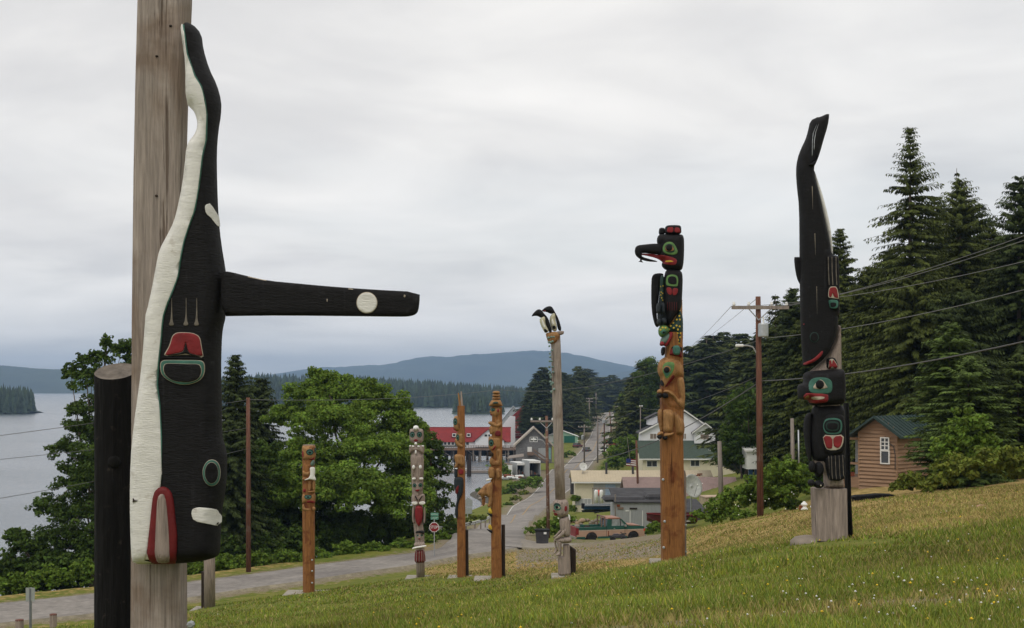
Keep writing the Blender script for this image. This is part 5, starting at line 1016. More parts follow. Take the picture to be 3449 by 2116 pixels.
MB().hexa([fr(h35(838, 190)[0], 4.6, dz - .2), fr(h35(965, 135)[0], 4.6, dz + .95), fr(h35(965, 135)[0], 8.8, dz + .95), fr(h35(838, 190)[0], 8.8, dz - .2), fr(h35(838, 190)[0], 4.6, dz), fr(h35(965, 135)[0], 4.6, dz + 1.2), fr(h35(965, 135)[0], 8.8, dz + 1.2), fr(h35(838, 190)[0], 8.8, dz)]).build('dormer_roof', M_dgrey, T)
su, sz = hit(*cG1('1485 522')[0], 1.5); MB().box((su - .35, 1.2, sz - .3), (su + .35, 1.6, sz + .45), fr).build('skylight', M_galv, T)

# long pale yellow roofed building
T, fr, hit, Lw = house('building', 'long low building with a pale yellow metal roof and cream siding beside the main road', 'building', P(cG1, 112, 1068, 200), P(cG1, 1500, 1068, 200), 9, 3.78, 1.25, 'x', M_creamw, M_yroof, over=.55)
ribs(T, fr, M_yroof, -.5, Lw + .5, 52, -.55, 3.78 - .55 * 1.25 / 4.5 + .13, 4.5, 5.16, 'roof_seam')
MB().box((-.6, -.62, 3.5), (Lw + .5, -.55, 3.72), fr).build('fascia', M_trim, T)
ppx(T, fr, hit, 'grey_wall', cG1, '300 838 640 1062', M_gwall); ppx(T, fr, hit, 'blue_tarp', cG1, '420 852 522 985', mat('pale_blue_tarp', (.30, .38, .50), .7), proud=.1)
ppx(T, fr, hit, 'stone_base', cG1, '115 1000 285 1066', M_gwall)
winpx(T, fr, hit, cG1, '205 1002 272 1052', nx=2); winpx(T, fr, hit, cG1, '536 898 600 975', nx=2, tr=M_gwall, v=-.05)
mb = MB(); 
for x in (292, 365, 520, 632): u, z = hit(*cG1('%f 890' % x)[0], -1.4); mb.box((u - .06, -1.45, -.8), (u + .06, -1.33, z), fr)
mb.box((hit(*cG1('285 890')[0], -1.4)[0], -1.46, z - .1), (hit(*cG1('640 890')[0], -1.4)[0], -1.32, z + .06), fr); mb.build('porch_frame', M_gpole, T)
for x in (430, 700): u, z = h_ = hit(*cG1('%f %f' % (x, 715 if x < 500 else 780))[0], 3); MB().box((u - .16, 2.8, 4.2), (u + .16, 3.1, 5.6 + (.9 if x < 500 else .3)), fr).build('chimney', M_dgrey, T)
for x, y in ((1382, 748), (1362, 762)): u, z = hit(*cG1('%f %f' % (x, y))[0], 2); MB().box((u - .4, 1.9, z - .08), (u + .4, 2.1, z + .1), fr).build('rust_patch', M_rust, T)

# pink roofed building
T, fr, hit, Lw = house('building', 'low building under a long faded pinkish metal roof behind the grey boat shed', 'building', P(cG1, 650, 1060, 172), P(cG1, 1772, 1060, 172), 9, 1.05, 2.2, 'x', M_gwall, M_proof, over=.4)
ribs(T, fr, M_proof, -.4, Lw + .4, 60, -.4, 1.05 - .4 * 2.2 / 4.5 + .13, 4.5, 3.38, 'roof_seam')

# grey boat shed with tarred roof
T, fr, hit, Lw = house('shed', 'grey board-sided shed with a sagging dark tar roof behind the pickup truck', 'shed', P(cG1, 525, 1318, 130), P(cG1, 1240, 1318, 130), 7, 2.75, .8, 'shed', M_gwall, M_dgrey, over=.15)
mb = MB(); 
for i in range(60): u = .1 + i * (Lw - .2) / 59; mb.box((u - .012, -.025, -.5), (u + .012, .01, 2.72), fr)
mb.build('batten', M_gwall, T)
for q, m in (('545 1085 605 1105', M_rail), ('668 1090 745 1105', M_dwood), ('536 1057 570 1080', M_rust)): ppx(T, fr, hit, 'wall_sign_board', cG1, q, m, proud=.08)
ppx(T, fr, hit, 'white_door_frame', cG1, '668 1118 676 1300', M_trim); ppx(T, fr, hit, 'white_door_frame', cG1, '795 1118 803 1300', M_trim); ppx(T, fr, hit, 'notice', cG1, '625 1115 660 1128', M_foam)
u, z = hit(*cG1('830 1000')[0], 1); MB().box((u, 1, 2.7), (Lw + .1, 6, z + .45), fr).build('roof_tarp', M_dgrey, T, bevel=.25); MB().box((-1.2, .8, 2.75), (u, 4, z + .15), fr).build('roof_tarp', M_dgrey, T, bevel=.25)
MB().box((-.1, -.06, -.8), (.02, .06, 3.6), fr).build('corner_post', M_gpole, T)
T, fr, hit, Lw = house('shed', 'low dark grey block shed with a flat tar roof right of the tall eagle pole', 'shed', P(cG1, 1225, 1312, 124), P(cG1, 1442, 1312, 124), 8, 1.6, .5, 'shed', mat('dark_block_wall', (.12, .12, .115), .9, .4, .9), M_dgrey, over=.25)
MB().box((-.3, -.3, 1.42), (Lw + .3, -.24, 1.6), fr).build('fascia', M_rust, T)
for a, b in ((3.2, 1.5), (2.2, 3)): MB().box((a, b, 1.78 + b * .0625), (a + 1.3, b + .15, 1.84 + b * .0625), fr).build('white_roof_plank', M_foam, T)
T = thing('container', 'rusty cream steel container beside the dark grey block shed', 'container', P(cG1, 1515, 1130, 140)); p0 = P(cG1, 1440, 1140, 140); fr = frame(p0, (1, .15)); MB().box((0, 0, -1.5), (6, 2.4, 1.6), fr).build('steel_body', mat('cream_steel', (.42, .34, .22), .7, .25, 1.5), T); MB().box((-.05, -.05, 1.6), (6.05, 2.45, 1.7), fr).build('roof', mat('rusty_cream_roof', (.45, .33, .24), .7, .4, 1), T)
for u in (1.9, 3.6): MB().box((u, -.03, -.2), (u + .3, .01, 1.5), fr).build('rust_streak', M_rust, T)

# cannery on piles
T, fr, hit, Lw = house('cannery', 'long red-roofed cannery standing on dark piles over the bay', 'warehouse', P(cG3, 200, 770, 450), P(cG3, 1560, 770, 450), 11, 2.05, 4.6, 'x', M_wall, M_redr, over=.4, base_drop=.2)
ppx(T, fr, hit, 'dark_green_wall', cG3, '200 672 840 768', mat('dark_green_wall', (.06, .10, .10)), proud=.05)
for a, b in ((470, 512), (532, 576), (594, 640), (836, 884)): winpx(T, fr, hit, cG3, '%d 688 %d 734' % (a, b), v=-.06, fw=.16)
for a in (1060, 1120, 1180): winpx(T, fr, hit, cG3, '%d 705 %d 745' % (a, a + 35), v=-.06, m=M_curtain, fw=.08)
# cross gable
g0, gzz = hit(*cG3('985 668')[0], -1); g1, _ = hit(*cG3('1470 668')[0], -1); gA, gz_ = hit(*cG3('1205 478')[0], -1)
MB().prism([(g0, gzz - 2), (g1, gzz - 2), (g1, gzz), (gA, gz_), (g0, gzz)], -1, 5, fr).build('gable_wall', M_wall, T)
for a in ((g0 - .6, gzz - .3), (g1 + .6, gzz - .3)): MB().hexa([fr(a[0], -1.5, a[1]), fr(gA, -1.5, gz_), fr(gA, 5.5, gz_), fr(a[0], 5.5, a[1]), fr(a[0], -1.5, a[1] + .25), fr(gA, -1.5, gz_ + .25), fr(gA, 5.5, gz_ + .25), fr(a[0], 5.5, a[1] + .25)]).build('gable_roof', M_redr if a[0] < gA else M_redr, T)
winpx(T, fr, hit, cG3, '1145 560 1190 594', v=-1, fw=.15); winpx(T, fr, hit, cG3, '1205 560 1235 594', v=-1, fw=.15)
for x in (640, 880): 
    u, z = hit(*cG3('%d 570' % x)[0], 1.6); k = MB().prism([(u - .9, z - .8), (u + .9, z - .8), (u + .9, z + .8), (u - .9, z + .8)], 1.0, 3.6, fr).build('dormer', M_redr, T); window(T, fr, u - .45, z - .4, u + .45, z + .4, v=1.0, fw=.22)
MB().box((-.5, 5.3, 6.62), (Lw + .5, 5.7, 6.85), fr).build('ridge_cap', M_redr, T)
# deck, rail and piles
u1 = hit(*cG3('1660 790')[0], -3)[0]; u0 = hit(*cG3('440 790')[0], -3)[0]; zt = hit(*cG3('500 790')[0], -3)[1]
MB().box((u0 - 12, -3.2, zt - .7), (u1, 9, zt - .1), fr).build('deck', M_rail, T)
mb = MB(); 
for z in (1.05, .6): mb.box((u0 - 8, -3.2, zt + z - .1), (u1, -3.1, zt + z), fr)
for i in range(40): u = u0 - 8 + (u1 - u0 + 8) * i / 39; mb.box((u - .06, -3.2, zt - .1), (u + .06, -3.08, zt + 1.05), fr)
mb.build('railing', M_rail, T)
rs_ = random.Random(4)
for j, v in enumerate((-2.6, 1.2, 4.8, 8.6)):
    for i in range(14):
        u = u0 - 6 + (u1 - u0 + 5.5) * i / 13 + rs_.uniform(-.4, .4); b = fr(u, v, zt - .6); e = (b[0] + rs_.uniform(-.2, .2), b[1], -1); MB().tube([b, e], .27, 7).build('pile', M_dwood if rs_.random() < .6 else M_gpole, T)
for s in (0, 1): 
    for i in range(4): a = fr(u0 + i * 9 + s * 4, -2.7, zt - .9); b = fr(u0 + i * 9 + 4 - s * 4 + 4 * s, -2.7, -zt * 0 - 4.6); MB().tube([a, (b[0], b[1], 1.0)], .1, 5).build('brace', M_gpole, T)
MB().box((u0 - 6, 7.0, -3.5), (u1 - 1, 7.3, zt - .7), fr).build('under_deck_shade', M_dark, T)  # near-black sheet added behind the piles, standing in for the shade under the deck
# right wing
T, fr, hit, Lw = house('building', 'red-roofed wing with a clerestory window band right of the cannery', 'building', P(cG3, 1565, 770, 470), P(cG3, 1905, 770, 470), 12, 4.5, 4.9, 'x', M_wall, M_redr, over=.3)
ppx(T, fr, hit, 'lower_roof', cG3, '1570 585 1760 622', M_redr, proud=1.2); 
for i in range(8): winpx(T, fr, hit, cG3, '%d 545 %d 566' % (1580 + i * 27, 1596 + i * 27), fw=.08)
u, z = hit(*cG3('1760 480')[0], 3); MB().box((u - 1.6, 2.5, z - 1.3), (u + 1.6, 4, z + 1.1), fr).build('roof_hatch', M_foam, T)
u, z = hit(*cG3('1530 560')[0], -2); MB().prism([(u - 3.4, z - 7), (u + 2.7, z - 7), (u + 2.7, z + 6.5), (u + .8, z + 6.8), (u - 3.0, z + 2)], -2, -1, fr).build('white_stair_wall', M_wall, T)
MB().prism([(u, z + 5), (u + 13, z + 5), (u + 6, z + 10.6)], 5, 9, fr).build('red_gable', M_redr, T)
T, fr, hit, Lw = house('warehouse', 'pale grey metal-roofed warehouse behind the red cannery roofs', 'warehouse', P(cG3, 1430, 470, 600), P(cG3, 1812, 470, 600), 20, 4, 6.5, 'y', M_gwall, M_gwall, over=.3)
# grey shake gable house
T, fr, hit, Lw = house('boathouse', 'weathered grey shake boathouse with a pale gable roof and outside stair', 'boathouse', P(cI1, 835, 1195, 330), P(cI1, 1565, 1195, 330), 11, 3.9, 4.2, 'y', M_shake, mat('pale_roof', (.42, .37, .31), .85, .1, 2), over=.7)
for a in ((-.75, 3.9 - .7 * 4.2 / (Lw / 2)), (Lw + .75, 3.9 - .7 * 4.2 / (Lw / 2))): MB().hexa([fr(a[0], -.8, a[1] - .3), fr(Lw / 2, -.8, 7.9), fr(Lw / 2, -.7, 7.9), fr(a[0], -.7, a[1] - .3), fr(a[0], -.8, a[1] + .2), fr(Lw / 2, -.8, 8.4), fr(Lw / 2, -.7, 8.4), fr(a[0], -.7, a[1] + .2)]).build('barge_board', mat('pale_roof', ()), T)
winpx(T, fr, hit, cI1, '1125 748 1185 830', fw=.15); winpx(T, fr, hit, cI1, '1205 748 1262 830', fw=.15); ppx(T, fr, hit, 'white_door', cI1, '1068 942 1158 1070', M_trim)
ppx(T, fr, hit, 'pale_siding', cI1, '1290 965 1440 1190', M_gwall); ppx(T, fr, hit, 'teal_door', cI1, '1500 960 1545 1190', mat('teal_paint', (.2, .36, .34)))
ppx(T, fr, hit, 'landing', cI1, '1065 1040 1190 1110', M_rail, proud=1.2)
a = hit(*cI1('1190 1050')[0], -1); b = hit(*cI1('1500 1262')[0], -1)
for dz in (0, .9): MB().hexa([fr(a[0], -1.3, a[1] + dz - .4), fr(b[0], -1.3, b[1] + dz - .4), fr(b[0], -1.1, b[1] + dz - .4), fr(a[0], -1.1, a[1] + dz - .4), fr(a[0], -1.3, a[1] + dz), fr(b[0], -1.3, b[1] + dz), fr(b[0], -1.1, b[1] + dz), fr(a[0], -1.1, a[1] + dz)]).build('stair', M_rail, T)
# green shed
T, fr, hit, Lw = house('shed', 'green metal shed with a white-edged gable roof by the far road', 'shed', P(cI1, 1500, 918, 465), P(cI1, 2098, 918, 465), 12, 3.3, 1.9, 'y', mat('pale_green_wall', (.28, .44, .33), .8), M_foam, over=.4)
ppx(T, fr, hit, 'dark_green_door', cI1, '1816 718 2035 915', mat('dark_green_door', (.015, .12, .08))); ppx(T, fr, hit, 'white_door_panel', cI1, '1500 720 1590 840', M_foam)
# small white shed high on the bank
T, fr, hit, Lw = house('shed', 'small white shed on stilts at the top of the bushy bank', 'shed', P(cG2, 326, 948, 118), P(cG2, 392, 948, 118), 2.4, 1.55, .3, 'shed', M_foam, M_trim, over=.2, base_drop=.1)
for u in (.2, Lw - .4): MB().box((u, .1, -2), (u + .35, .5, -.1), fr).build('stilt', M_blue, T)

# truck boxes by the boathouse
def vanbox(label, x0, x1, yt, yb, D, open_, d=6.5, txt=None):
    a = P(cG3, x0, yb, D); b = P(cG3, x1, yb, D); zt = P(cG3, x0, yt, D)[2]; T = thing('truck_box', label, 'truck box', (a + b) / 2, 'old truck boxes parked by the boathouse'); fr = frame(a, (b - a)[:2], np.array((-.28, 1, 0)) / 1.04); Lw = float(b[0] - a[0]); H = float(zt - a[2])
    if open_:
        for nm, q in (('side_panel', ((0, 0, 0), (.08, d, H))), ('side_panel', ((Lw - .08, 0, 0), (Lw, d, H))), ('floor', ((.08, 0, 0), (Lw - .08, d, .5))), ('roof', ((0, 0, H), (Lw, d, H + .08))), ('end_panel', ((.08, d - .1, .5), (Lw - .08, d, H)))): MB().box(*q, fr).build(nm, M_gwall if nm == 'side_panel' else M_dark if nm != 'roof' else M_foam, T)
        h = MB().box((.02, -.06, H - .5), (Lw - .02, .03, H - .02), fr).build('header_board', M_foam, T)
        for i in range(9): MB().box((.2 + i * .23, -.07, H - .3 + .06 * math.sin(i * 2)), (.3 + i * .23, -.062, H - .22 + .06 * math.sin(i * 2)), fr).build('red_lettering', M_rust, T)
        for i in range(5): MB().box((.2 + i * .4, .6 + .2 * (i % 2), .5), (.5 + i * .4, 1.2, .7 + .25 * ((i * 7) % 4)), fr).build('stored_clutter', (M_rust, M_gpole, M_dgrey)[i % 3], T)
    else:
        MB().box((0, 0, 0), (Lw, d, H), fr).build('box_body', M_foam, T); MB().box((Lw / 2 - .03, -.04, .1), (Lw / 2 + .03, .0, H - .1), fr).build('door_seam', M_gpole, T); MB().box((0, -.04, H - .02), (Lw, d, H + .08), fr).build('roof', M_rail, T)
vanbox('white closed truck box with double doors beside the hat pole', 1435, 1605, 1060, 1246, 312, 0)
vanbox('open dark truck box with a white header, middle of the three', 1684, 1856, 1036, 1250, 312, 1)
vanbox('open dark truck box nearest the road, right of the middle one', 1888, 2074, 1000, 1262, 308, 1)
a = P(cI1, 650, 1200, 322); T = thing('lean_to', 'grey sloping lean-to roof on posts behind the truck boxes', 'shelter', a); fr = frame(a, (1, 0)); MB().hexa([fr(0, 0, .1), fr(4.2, 0, .7), fr(4.2, 3, 1.2), fr(.6, 3, .7), fr(0, 0, .25), fr(4.2, 0, .85), fr(4.2, 3, 1.35), fr(.6, 3, .85)]).build('roof', M_gpole, T)
for u in (.2, 4): MB().box((u, .1, -4.5), (u + .15, .25, .5), fr).build('post', M_gpole, T)

# ------------------------------------------------------------------ utility poles
def upole(label, x, yt, yb, D, m, w_=None, arms=(), lamp=None, trans=None, dbl=False, xb=None, group='utility poles'):
    b = W(*O(xb or x, yb), D); t = W(*O(x, yt), D); r = w_ or .15; g_ = gz(b[0], D); b[2] = min(b[2], g_ + .3) if D < 140 else b[2]
    T = thing('utility_pole', label, 'utility pole', b, group); lean = t - b
    MB().tube([b - (0, 0, .8), b + lean * .5, t], [r, r * .9, r * .75], 12).build('pole', m, T, smooth=True)
    for (xl, xr, y) in arms:
        pl = W(*O(xl, y), D); pr = W(*O(xr, y), D); s = r * .5
        A = MB().box((pl[0], D - r - s, pl[2] - s), (pr[0], D - r + s * .3, pl[2] + s)).build('crossarm', M_gpole, T)
        for f in (.04, .3, .7, .96): q = pl + (pr - pl) * f; MB().lathe((q[0], D - r, q[2] + s), [(.05, 0), (.09, .06), (.05, .2)], 8).build('insulator', M_foam, A)
        if D < 120:
            for f in (.28, .72): q = pl + (pr - pl) * f; c_ = W(*O(x, y), D); MB().tube([(q[0], D - r, q[2]), (c_[0], D - r, c_[2] - abs(pr[0] - pl[0]) * .22)], .03, 5).build('brace', M_galv, A)
    if lamp:
        xl, yl = lamp; p = W(*O(xl, yl), D); q = W(*O(x, yl), D); sg = 1 if p[0] > q[0] else -1
        MB().tube([(q[0], D, q[2] - .5), (q[0] + (p[0] - q[0]) * .3, D, q[2] - .08), (q[0] + (p[0] - q[0]) * .6, D, q[2]), (p[0], D, p[2])], .04, 6).build('lamp_arm', M_galv, T)
        MB().box((p[0] - sg * .1, D - .12, p[2] - .06), (p[0] + sg * abs(p[0] - q[0]) * .35, D + .12, p[2] + .07)).build('lamp_head', M_foam, T, bevel=.03)
    if trans:
        xc, y0, y1, rr = trans; c = W(*O(xc, y1), D); h = W(*O(xc, y0), D)[2] - c[2]; A = MB().lathe((c[0], D - r - rr * .8, c[2]), [(rr * .9, 0), (rr, .05), (rr, h * .9), (rr * .85, h)], 14).build('transformer', M_galv, T, smooth=False); MB().tube([(c[0], D - r - rr, c[2] + h), (c[0], D - r - rr, c[2] + h + .3)], .04, 6).build('bushing', M_foam, A)
    return T
upole('tall reddish pole with a crossarm and grey transformer rising from the bushes', 1824, 714, 1244, 65, M_upole, .17, [(1759, 1896, 741)], (1784, 832), (1833, 779, 812, .26), xb=1830)
upole('plain reddish-brown pole without a crossarm beside the lower road', 597, 957, 1386, 82, M_upole, .16, xb=598)
upole('rust-brown pole with grey crossarm and lamp behind the slender puffin pole', 1315, 1001, 1303, 103, mat('mottled_pole', (.17, .09, .06), .9, .4, 2, (8, 8, 1), .3, mottle=(3, (.35, .31, .27), .58)), .15, [(1276, 1352, 1014)], (1287, 1058), xb=1320)
upole('short brown pole stub leaning beside the pale yellow roof', 1531, 1060, 1230, 175, M_upole, .17, xb=1537)
upole('weathered pale pole, peeling at its top, in front of the pinkish roof', 1731, 1062, 1250, 118, M_gpole, .25, xb=1737)
upole('grey pole with two crossarms on the rise left of the far road', 1418, 958, 1026, 560, M_gpole, .3, [(1411, 1427, 960), (1411, 1427, 967)])
upole('thin grey pole without crossarm left of the far road', 1434, 945, 1003, 620, M_gpole, .25, lamp=(1438, 958))
upole('pale pole with one crossarm standing in front of the road hill', 1438, 1001, 1107, 350, M_gpole, .22, [(1426, 1448, 1006)])
upole('pale pole with crossarm, transformer and lamp nearest the dark car', 1406, 1022, 1108, 340, M_gpole, .22, [(1391, 1421, 1028)], lamp=(1393, 1061), trans=(1402, 1048, 1058, .4))
upole('dark brown pole carrying a cluster of white insulators in the road centre', 1454, 1016, 1096, 360, M_upole, .22, [(1448, 1465, 1013)], trans=(1455, 1011, 1018, .7))
upole('leaning brown pole on the right edge of the far road', 1467, 990, 1072, 430, M_upole, .24, xb=1473)
upole('brown pole with two crossarms against the bright alder', 1483, 979, 1056, 450, M_upole, .24, [(1475, 1491, 979), (1477, 1491, 986)])
upole('slim grey pole rising left of the white house', 1541, 979, 1080, 246, M_gpole, .1, [(1538, 1546, 979)])
upole('broken grey pole stub on the bank by the black bird carving', 1906, 1007, 1108, 92, M_gpole, .16, xb=1909)
o = MB().tube([W(*O(1921, 1035), 78), W(*O(1923, 1150), 78)], .045, 8).build('metal_pipe', M_galv, smooth=True); tag(o, 'thin upright metal pipe on the bank left of the right-hand whale pole', 'pipe')

# cables
def wire(x0, y0, D0, x1, y1, D1, label, r=.018, m=None, sag=.5): cable('cable', label, WO(x0, y0, D0), WO(x1, y1, D1), r, m, sag)
wire(1895, 737, 65, 2560, 532, 44, 'upper of the two close cables crossing the right-hand spruces', .013, M_wirel, .25)
wire(1862, 740, 65, 2560, 545, 44, 'lower of the two close cables crossing the right-hand spruces', .013, M_wirel, .3)
wire(1775, 738, 65, 2560, 606, 43, 'third cable down over the right-hand spruces', .012, M_wirel, .35)
wire(1830, 815, 65, 2560, 672, 42, 'fourth cable down over the spruces, leaving the grey transformer', .014, M_wirel, .3)
wire(1832, 917, 65, 2560, 800, 40, 'thick dark cable running right from the reddish pole', .026, M_wire, .3)
wire(1826, 921, 65, 1318, 1113, 103, 'thick dark cable sagging from the reddish pole towards the puffin pole', .028, M_wire, 1.3)
wire(1760, 737, 65, 1640, 845, 260, 'thin cable running away left from the grey crossarm', .012, M_wire, .5)
wire(1824, 716, 65, 1655, 835, 260, 'thin cable from the top of the tall reddish pole', .012, M_wire, .5)
wire(1824, 820, 65, 1200, 938, 120, 'long cable crossing the sky behind the bear head', .018, M_wire, 1.0)
wire(1200, 938, 120, 598, 962, 82, 'cable crossing in front of the bright green alder', .014, M_wirel, .35)
wire(598, 962, 82, -250, 1080, 60, 'uppermost cable over the water at the left', .015, M_wire, .1)
wire(598, 1030, 82, -250, 1128, 60, 'second cable over the water at the left', .013, M_wire, .2)
wire(598, 1080, 82, -250, 1240, 60, 'lowest cable over the water at the left', .015, M_wire, .2)
wire(1352, 1012, 103, 1421, 1027, 340, 'cable from the puffin pole crossarm to the far poles', .03, M_wire, 1)
wire(1421, 1027, 340, 1448, 1005, 350, 'short cable between the two pale poles by the road', .04, M_wire, .3)
wire(1448, 1005, 350, 1491, 980, 450, 'cable rising along the far road', .05, M_wire, .8)
wire(1541, 980, 246, 1826, 905, 66, 'cable from the slim grey pole up to the tall reddish pole', .018, M_wire, 1.0)
wire(1541, 982, 246, 1352, 1016, 103, 'cable from the slim grey pole to the crossarm behind the puffin pole', .018, M_wire, .8)

# ------------------------------------------------------------------ signs, rail, bollards
def octa(c, r, y0, y1): return [(c[0] + r * math.cos(math.pi / 8 + i * math.pi / 4), c[2] + r * math.sin(math.pi / 8 + i * math.pi / 4)) for i in range(8)]
def stopsign(x, y, D, r, yb, label, name_plates, cr_=cK):
    c = P(cr_, x, y, D); b = P(cr_, x + 8, yb, D); b[2] = min(b[2], gz(b[0], D) + .1)
    T = thing('stop_sign', label, 'road sign', b); fr = lambda u, v, z: (u, D + v, z)
    MB().tube([b - (0, 0, .3), (c[0], D + .04, c[2] + r * 1.9)], .035, 8).build('post', M_galv, T)
    k = MB().prism(octa(c, r * 1.0, 0, 0), -.004, .012, fr).build('sign_face', M_trim, T); MB().prism(octa(c, r * .9, 0, 0), -.010, .0, fr).build('red_face', M_red, k)
    text(k, 'lettering', 'STOP', (c[0], D - .016, c[2]), r * .78, M_trim, width=r * 1.42)
    for (y0, y1, s) in name_plates:
        z0 = P(cr_, x, y1, D)[2]; z1 = P(cr_, x, y0, D)[2]; xa = P(cr_, 232, y0, D)[0]; xb = P(cr_, 428, y0, D)[0]
        q = MB().box((xa, D - .01, z0), (xb, D + .01, z1)).build('street_name_plate', mat('sign_white_green', (.30, .50, .40), bump=0), T, bevel=.02); MB().box((xa + .02, D - .014, z0 + .02), (xb - .02, D - .008, z1 - .02)).build('green_face', mat('sign_green', (.02, .22, .13), bump=0), q)
        text(q, 'lettering', s, ((xa + xb) / 2, D - .018, (z0 + z1) / 2), (z1 - z0) * .62, M_trim, width=(xb - xa) * .8)
    return T
stopsign(320, 500, 86, .345, 1420, 'red stop sign with two green street name plates beside the lower road', [(135, 210, 'BAYVIEW BLVD'), (230, 304, 'CHURCH ST')])
c = WO(1316, 1241, 215); b = WO(1317, 1262, 215); T = thing('stop_sign', 'smaller distant stop sign half hidden by the rust-brown utility pole', 'road sign', b); fr = lambda u, v, z: (u, 215 + v, z)
MB().tube([b - (0, 0, 1.5), c + (0, .05, .5)], .05, 6).build('post', M_galv, T); MB().prism(octa(c, .55, 0, 0), -.01, .02, fr).build('sign_face', M_trim, T); k = MB().prism(octa(c, .5, 0, 0), -.03, 0, fr).build('red_face', M_red, T); text(k, 'lettering', 'STOP', (c[0], 214.9, c[2]), .38, M_trim, width=.75)
c = P(cH7, 490, 755, 185); b = P(cH7, 470, 950, 185); T = thing('road_sign', 'back of a grey road sign standing before the small tidal pool', 'road sign', b); MB().tube([b - (0, 0, 1), (c[0], 185.05, c[2] + 1.3)], .06, 6).build('post', M_galv, T)
MB().prism([(c[0] - .1, c[2] + 1.5), (c[0] - .65, c[2] + .75), (c[0] - .5, c[2] + .1), (c[0] + .6, c[2] + .1), (c[0] + .6, c[2] + 1)], -.02, .02, lambda u, v, z: (u, 185 + v, z)).build('sign_plate', M_galv, T); MB().box((c[0] - .5, 184.95, c[2] - .9), (c[0] + .55, 184.99, c[2] + .02)).build('lower_plate', M_galv, T)
c = P(cQ, 715, 560, 60); b = P(cQ, 712, 1540, 60); b[2] = gz(b[0], 60); T = thing('road_sign', 'back of a blank grey metal sign on a post at the lower left corner', 'road sign', b)
MB().box((c[0] - .02, 60, b[2] - .4), (c[0] + .06, 60.05, c[2] + .0)).build('post', M_galv, T); x0 = P(cQ, 612, 0, 60)[0]; x1 = P(cQ, 822, 0, 60)[0]; MB().box((x0, 59.97, P(cQ, 0, 880, 60)[2]), (x1, 59.995, c[2])).build('sign_plate', M_galv, T)
MB().box((c[0] - .035, 59.94, b[2] - .4), (c[0] + .035, 59.968, c[2] - .02)).build('sign_channel', mat('darker_channel', (.2, .21, .22), metal=.4, bump=0), T)
def bollard(x, yt, yb, wd, label):
    t_ = P(cQ, x, yt, 60); g_ = gz(t_[0], 60); T = thing('bollard', label, 'bollard', (t_[0], 60, g_), 'wooden bollards beside the lower road'); r = wd / 7 / 2 * 60 / F
    MB().tube([(t_[0], 60, g_ - .3), (t_[0], 60, t_[2])], r, 14).build('wooden_post', M_grey, T); MB().lathe((t_[0], 60, t_[2]), [(r * 1.01, -.04), (r * 1.0, .012), (r * .5, .03)], 14).build('rusty_cap', mat('red_brown_cap', (.14, .05, .035)), T)
bollard(460, 1318, 1512, 190, 'wooden bollard left of the grey sign post in the lower left corner'); bollard(1255, 1185, 1500, 165, 'wooden bollard right of the grey sign post in the lower left corner')
# guard rail
pts = [P(cH7, x, y, D) for x, y, D in ((-60, 1118, 103), (40, 1106, 106), (160, 1090, 110), (300, 1072, 116), (450, 1045, 122), (600, 1012, 129), (700, 985, 134), (780, 955, 140), (850, 915, 150))]
T = thing('guard_rail', 'galvanised guard rail curving round the outer side of the junction', 'guard rail', pts[4]); mb = MB(); sec = [(0, -.17), (-.06, -.12), (-.06, -.06), (0, 0), (-.06, .06), (-.06, .12), (0, .17)]
V = []; Fq = []
for i, p_ in enumerate(pts):
    tt = (pts[min(i + 1, len(pts) - 1)] - pts[max(0, i - 1)]); tt[2] = 0; tt /= np.linalg.norm(tt); nn = np.array((tt[1], -tt[0], 0)); V += [tuple(p_ - nn * a + np.array((0, 0, b))) for a, b in sec]
for i in range(len(pts) - 1):
    for j in range(len(sec) - 1): a = i * 7 + j; Fq.append((a, a + 1, a + 8, a + 7))
mb.add(V, Fq); mb.build('rail_beam', mat('weathered_zinc', (.5, .5, .48), .5, .1, metal=.3, bump=0), T)
for p_ in pts[1::1]: MB().box((p_[0] - .08, p_[1] + .05, gz(p_[0], p_[1]) - .3), (p_[0] + .08, p_[1] + .2, p_[2] + .1)).build('rail_post', M_gpole, T)

# ------------------------------------------------------------------ vehicles
def wheel(T, c, r, wd, ang, rim=None):
    ca, sa = math.cos(ang), math.sin(ang); fr = lambda x, y, z: (c[0] + (x - c[0]) * ca - (y - c[1]) * sa, c[1] + (x - c[0]) * sa + (y - c[1]) * ca, z)
    w_ = MB().lathe(c, [(r * .6, -wd / 2), (r * .93, -wd / 2), (r, -wd * .35), (r, wd * .35), (r * .93, wd / 2), (r * .6, wd / 2)], 20, 'y', fr).build('tyre', M_tyre, T); MB().lathe(c, [(r * .2, -wd * .42), (r * .58, -wd * .40), (r * .6, -wd * .2), (r * .6, wd * .2), (r * .58, wd * .4), (r * .2, wd * .42)], 14, 'y', fr).build('rim', rim or M_galv, w_)
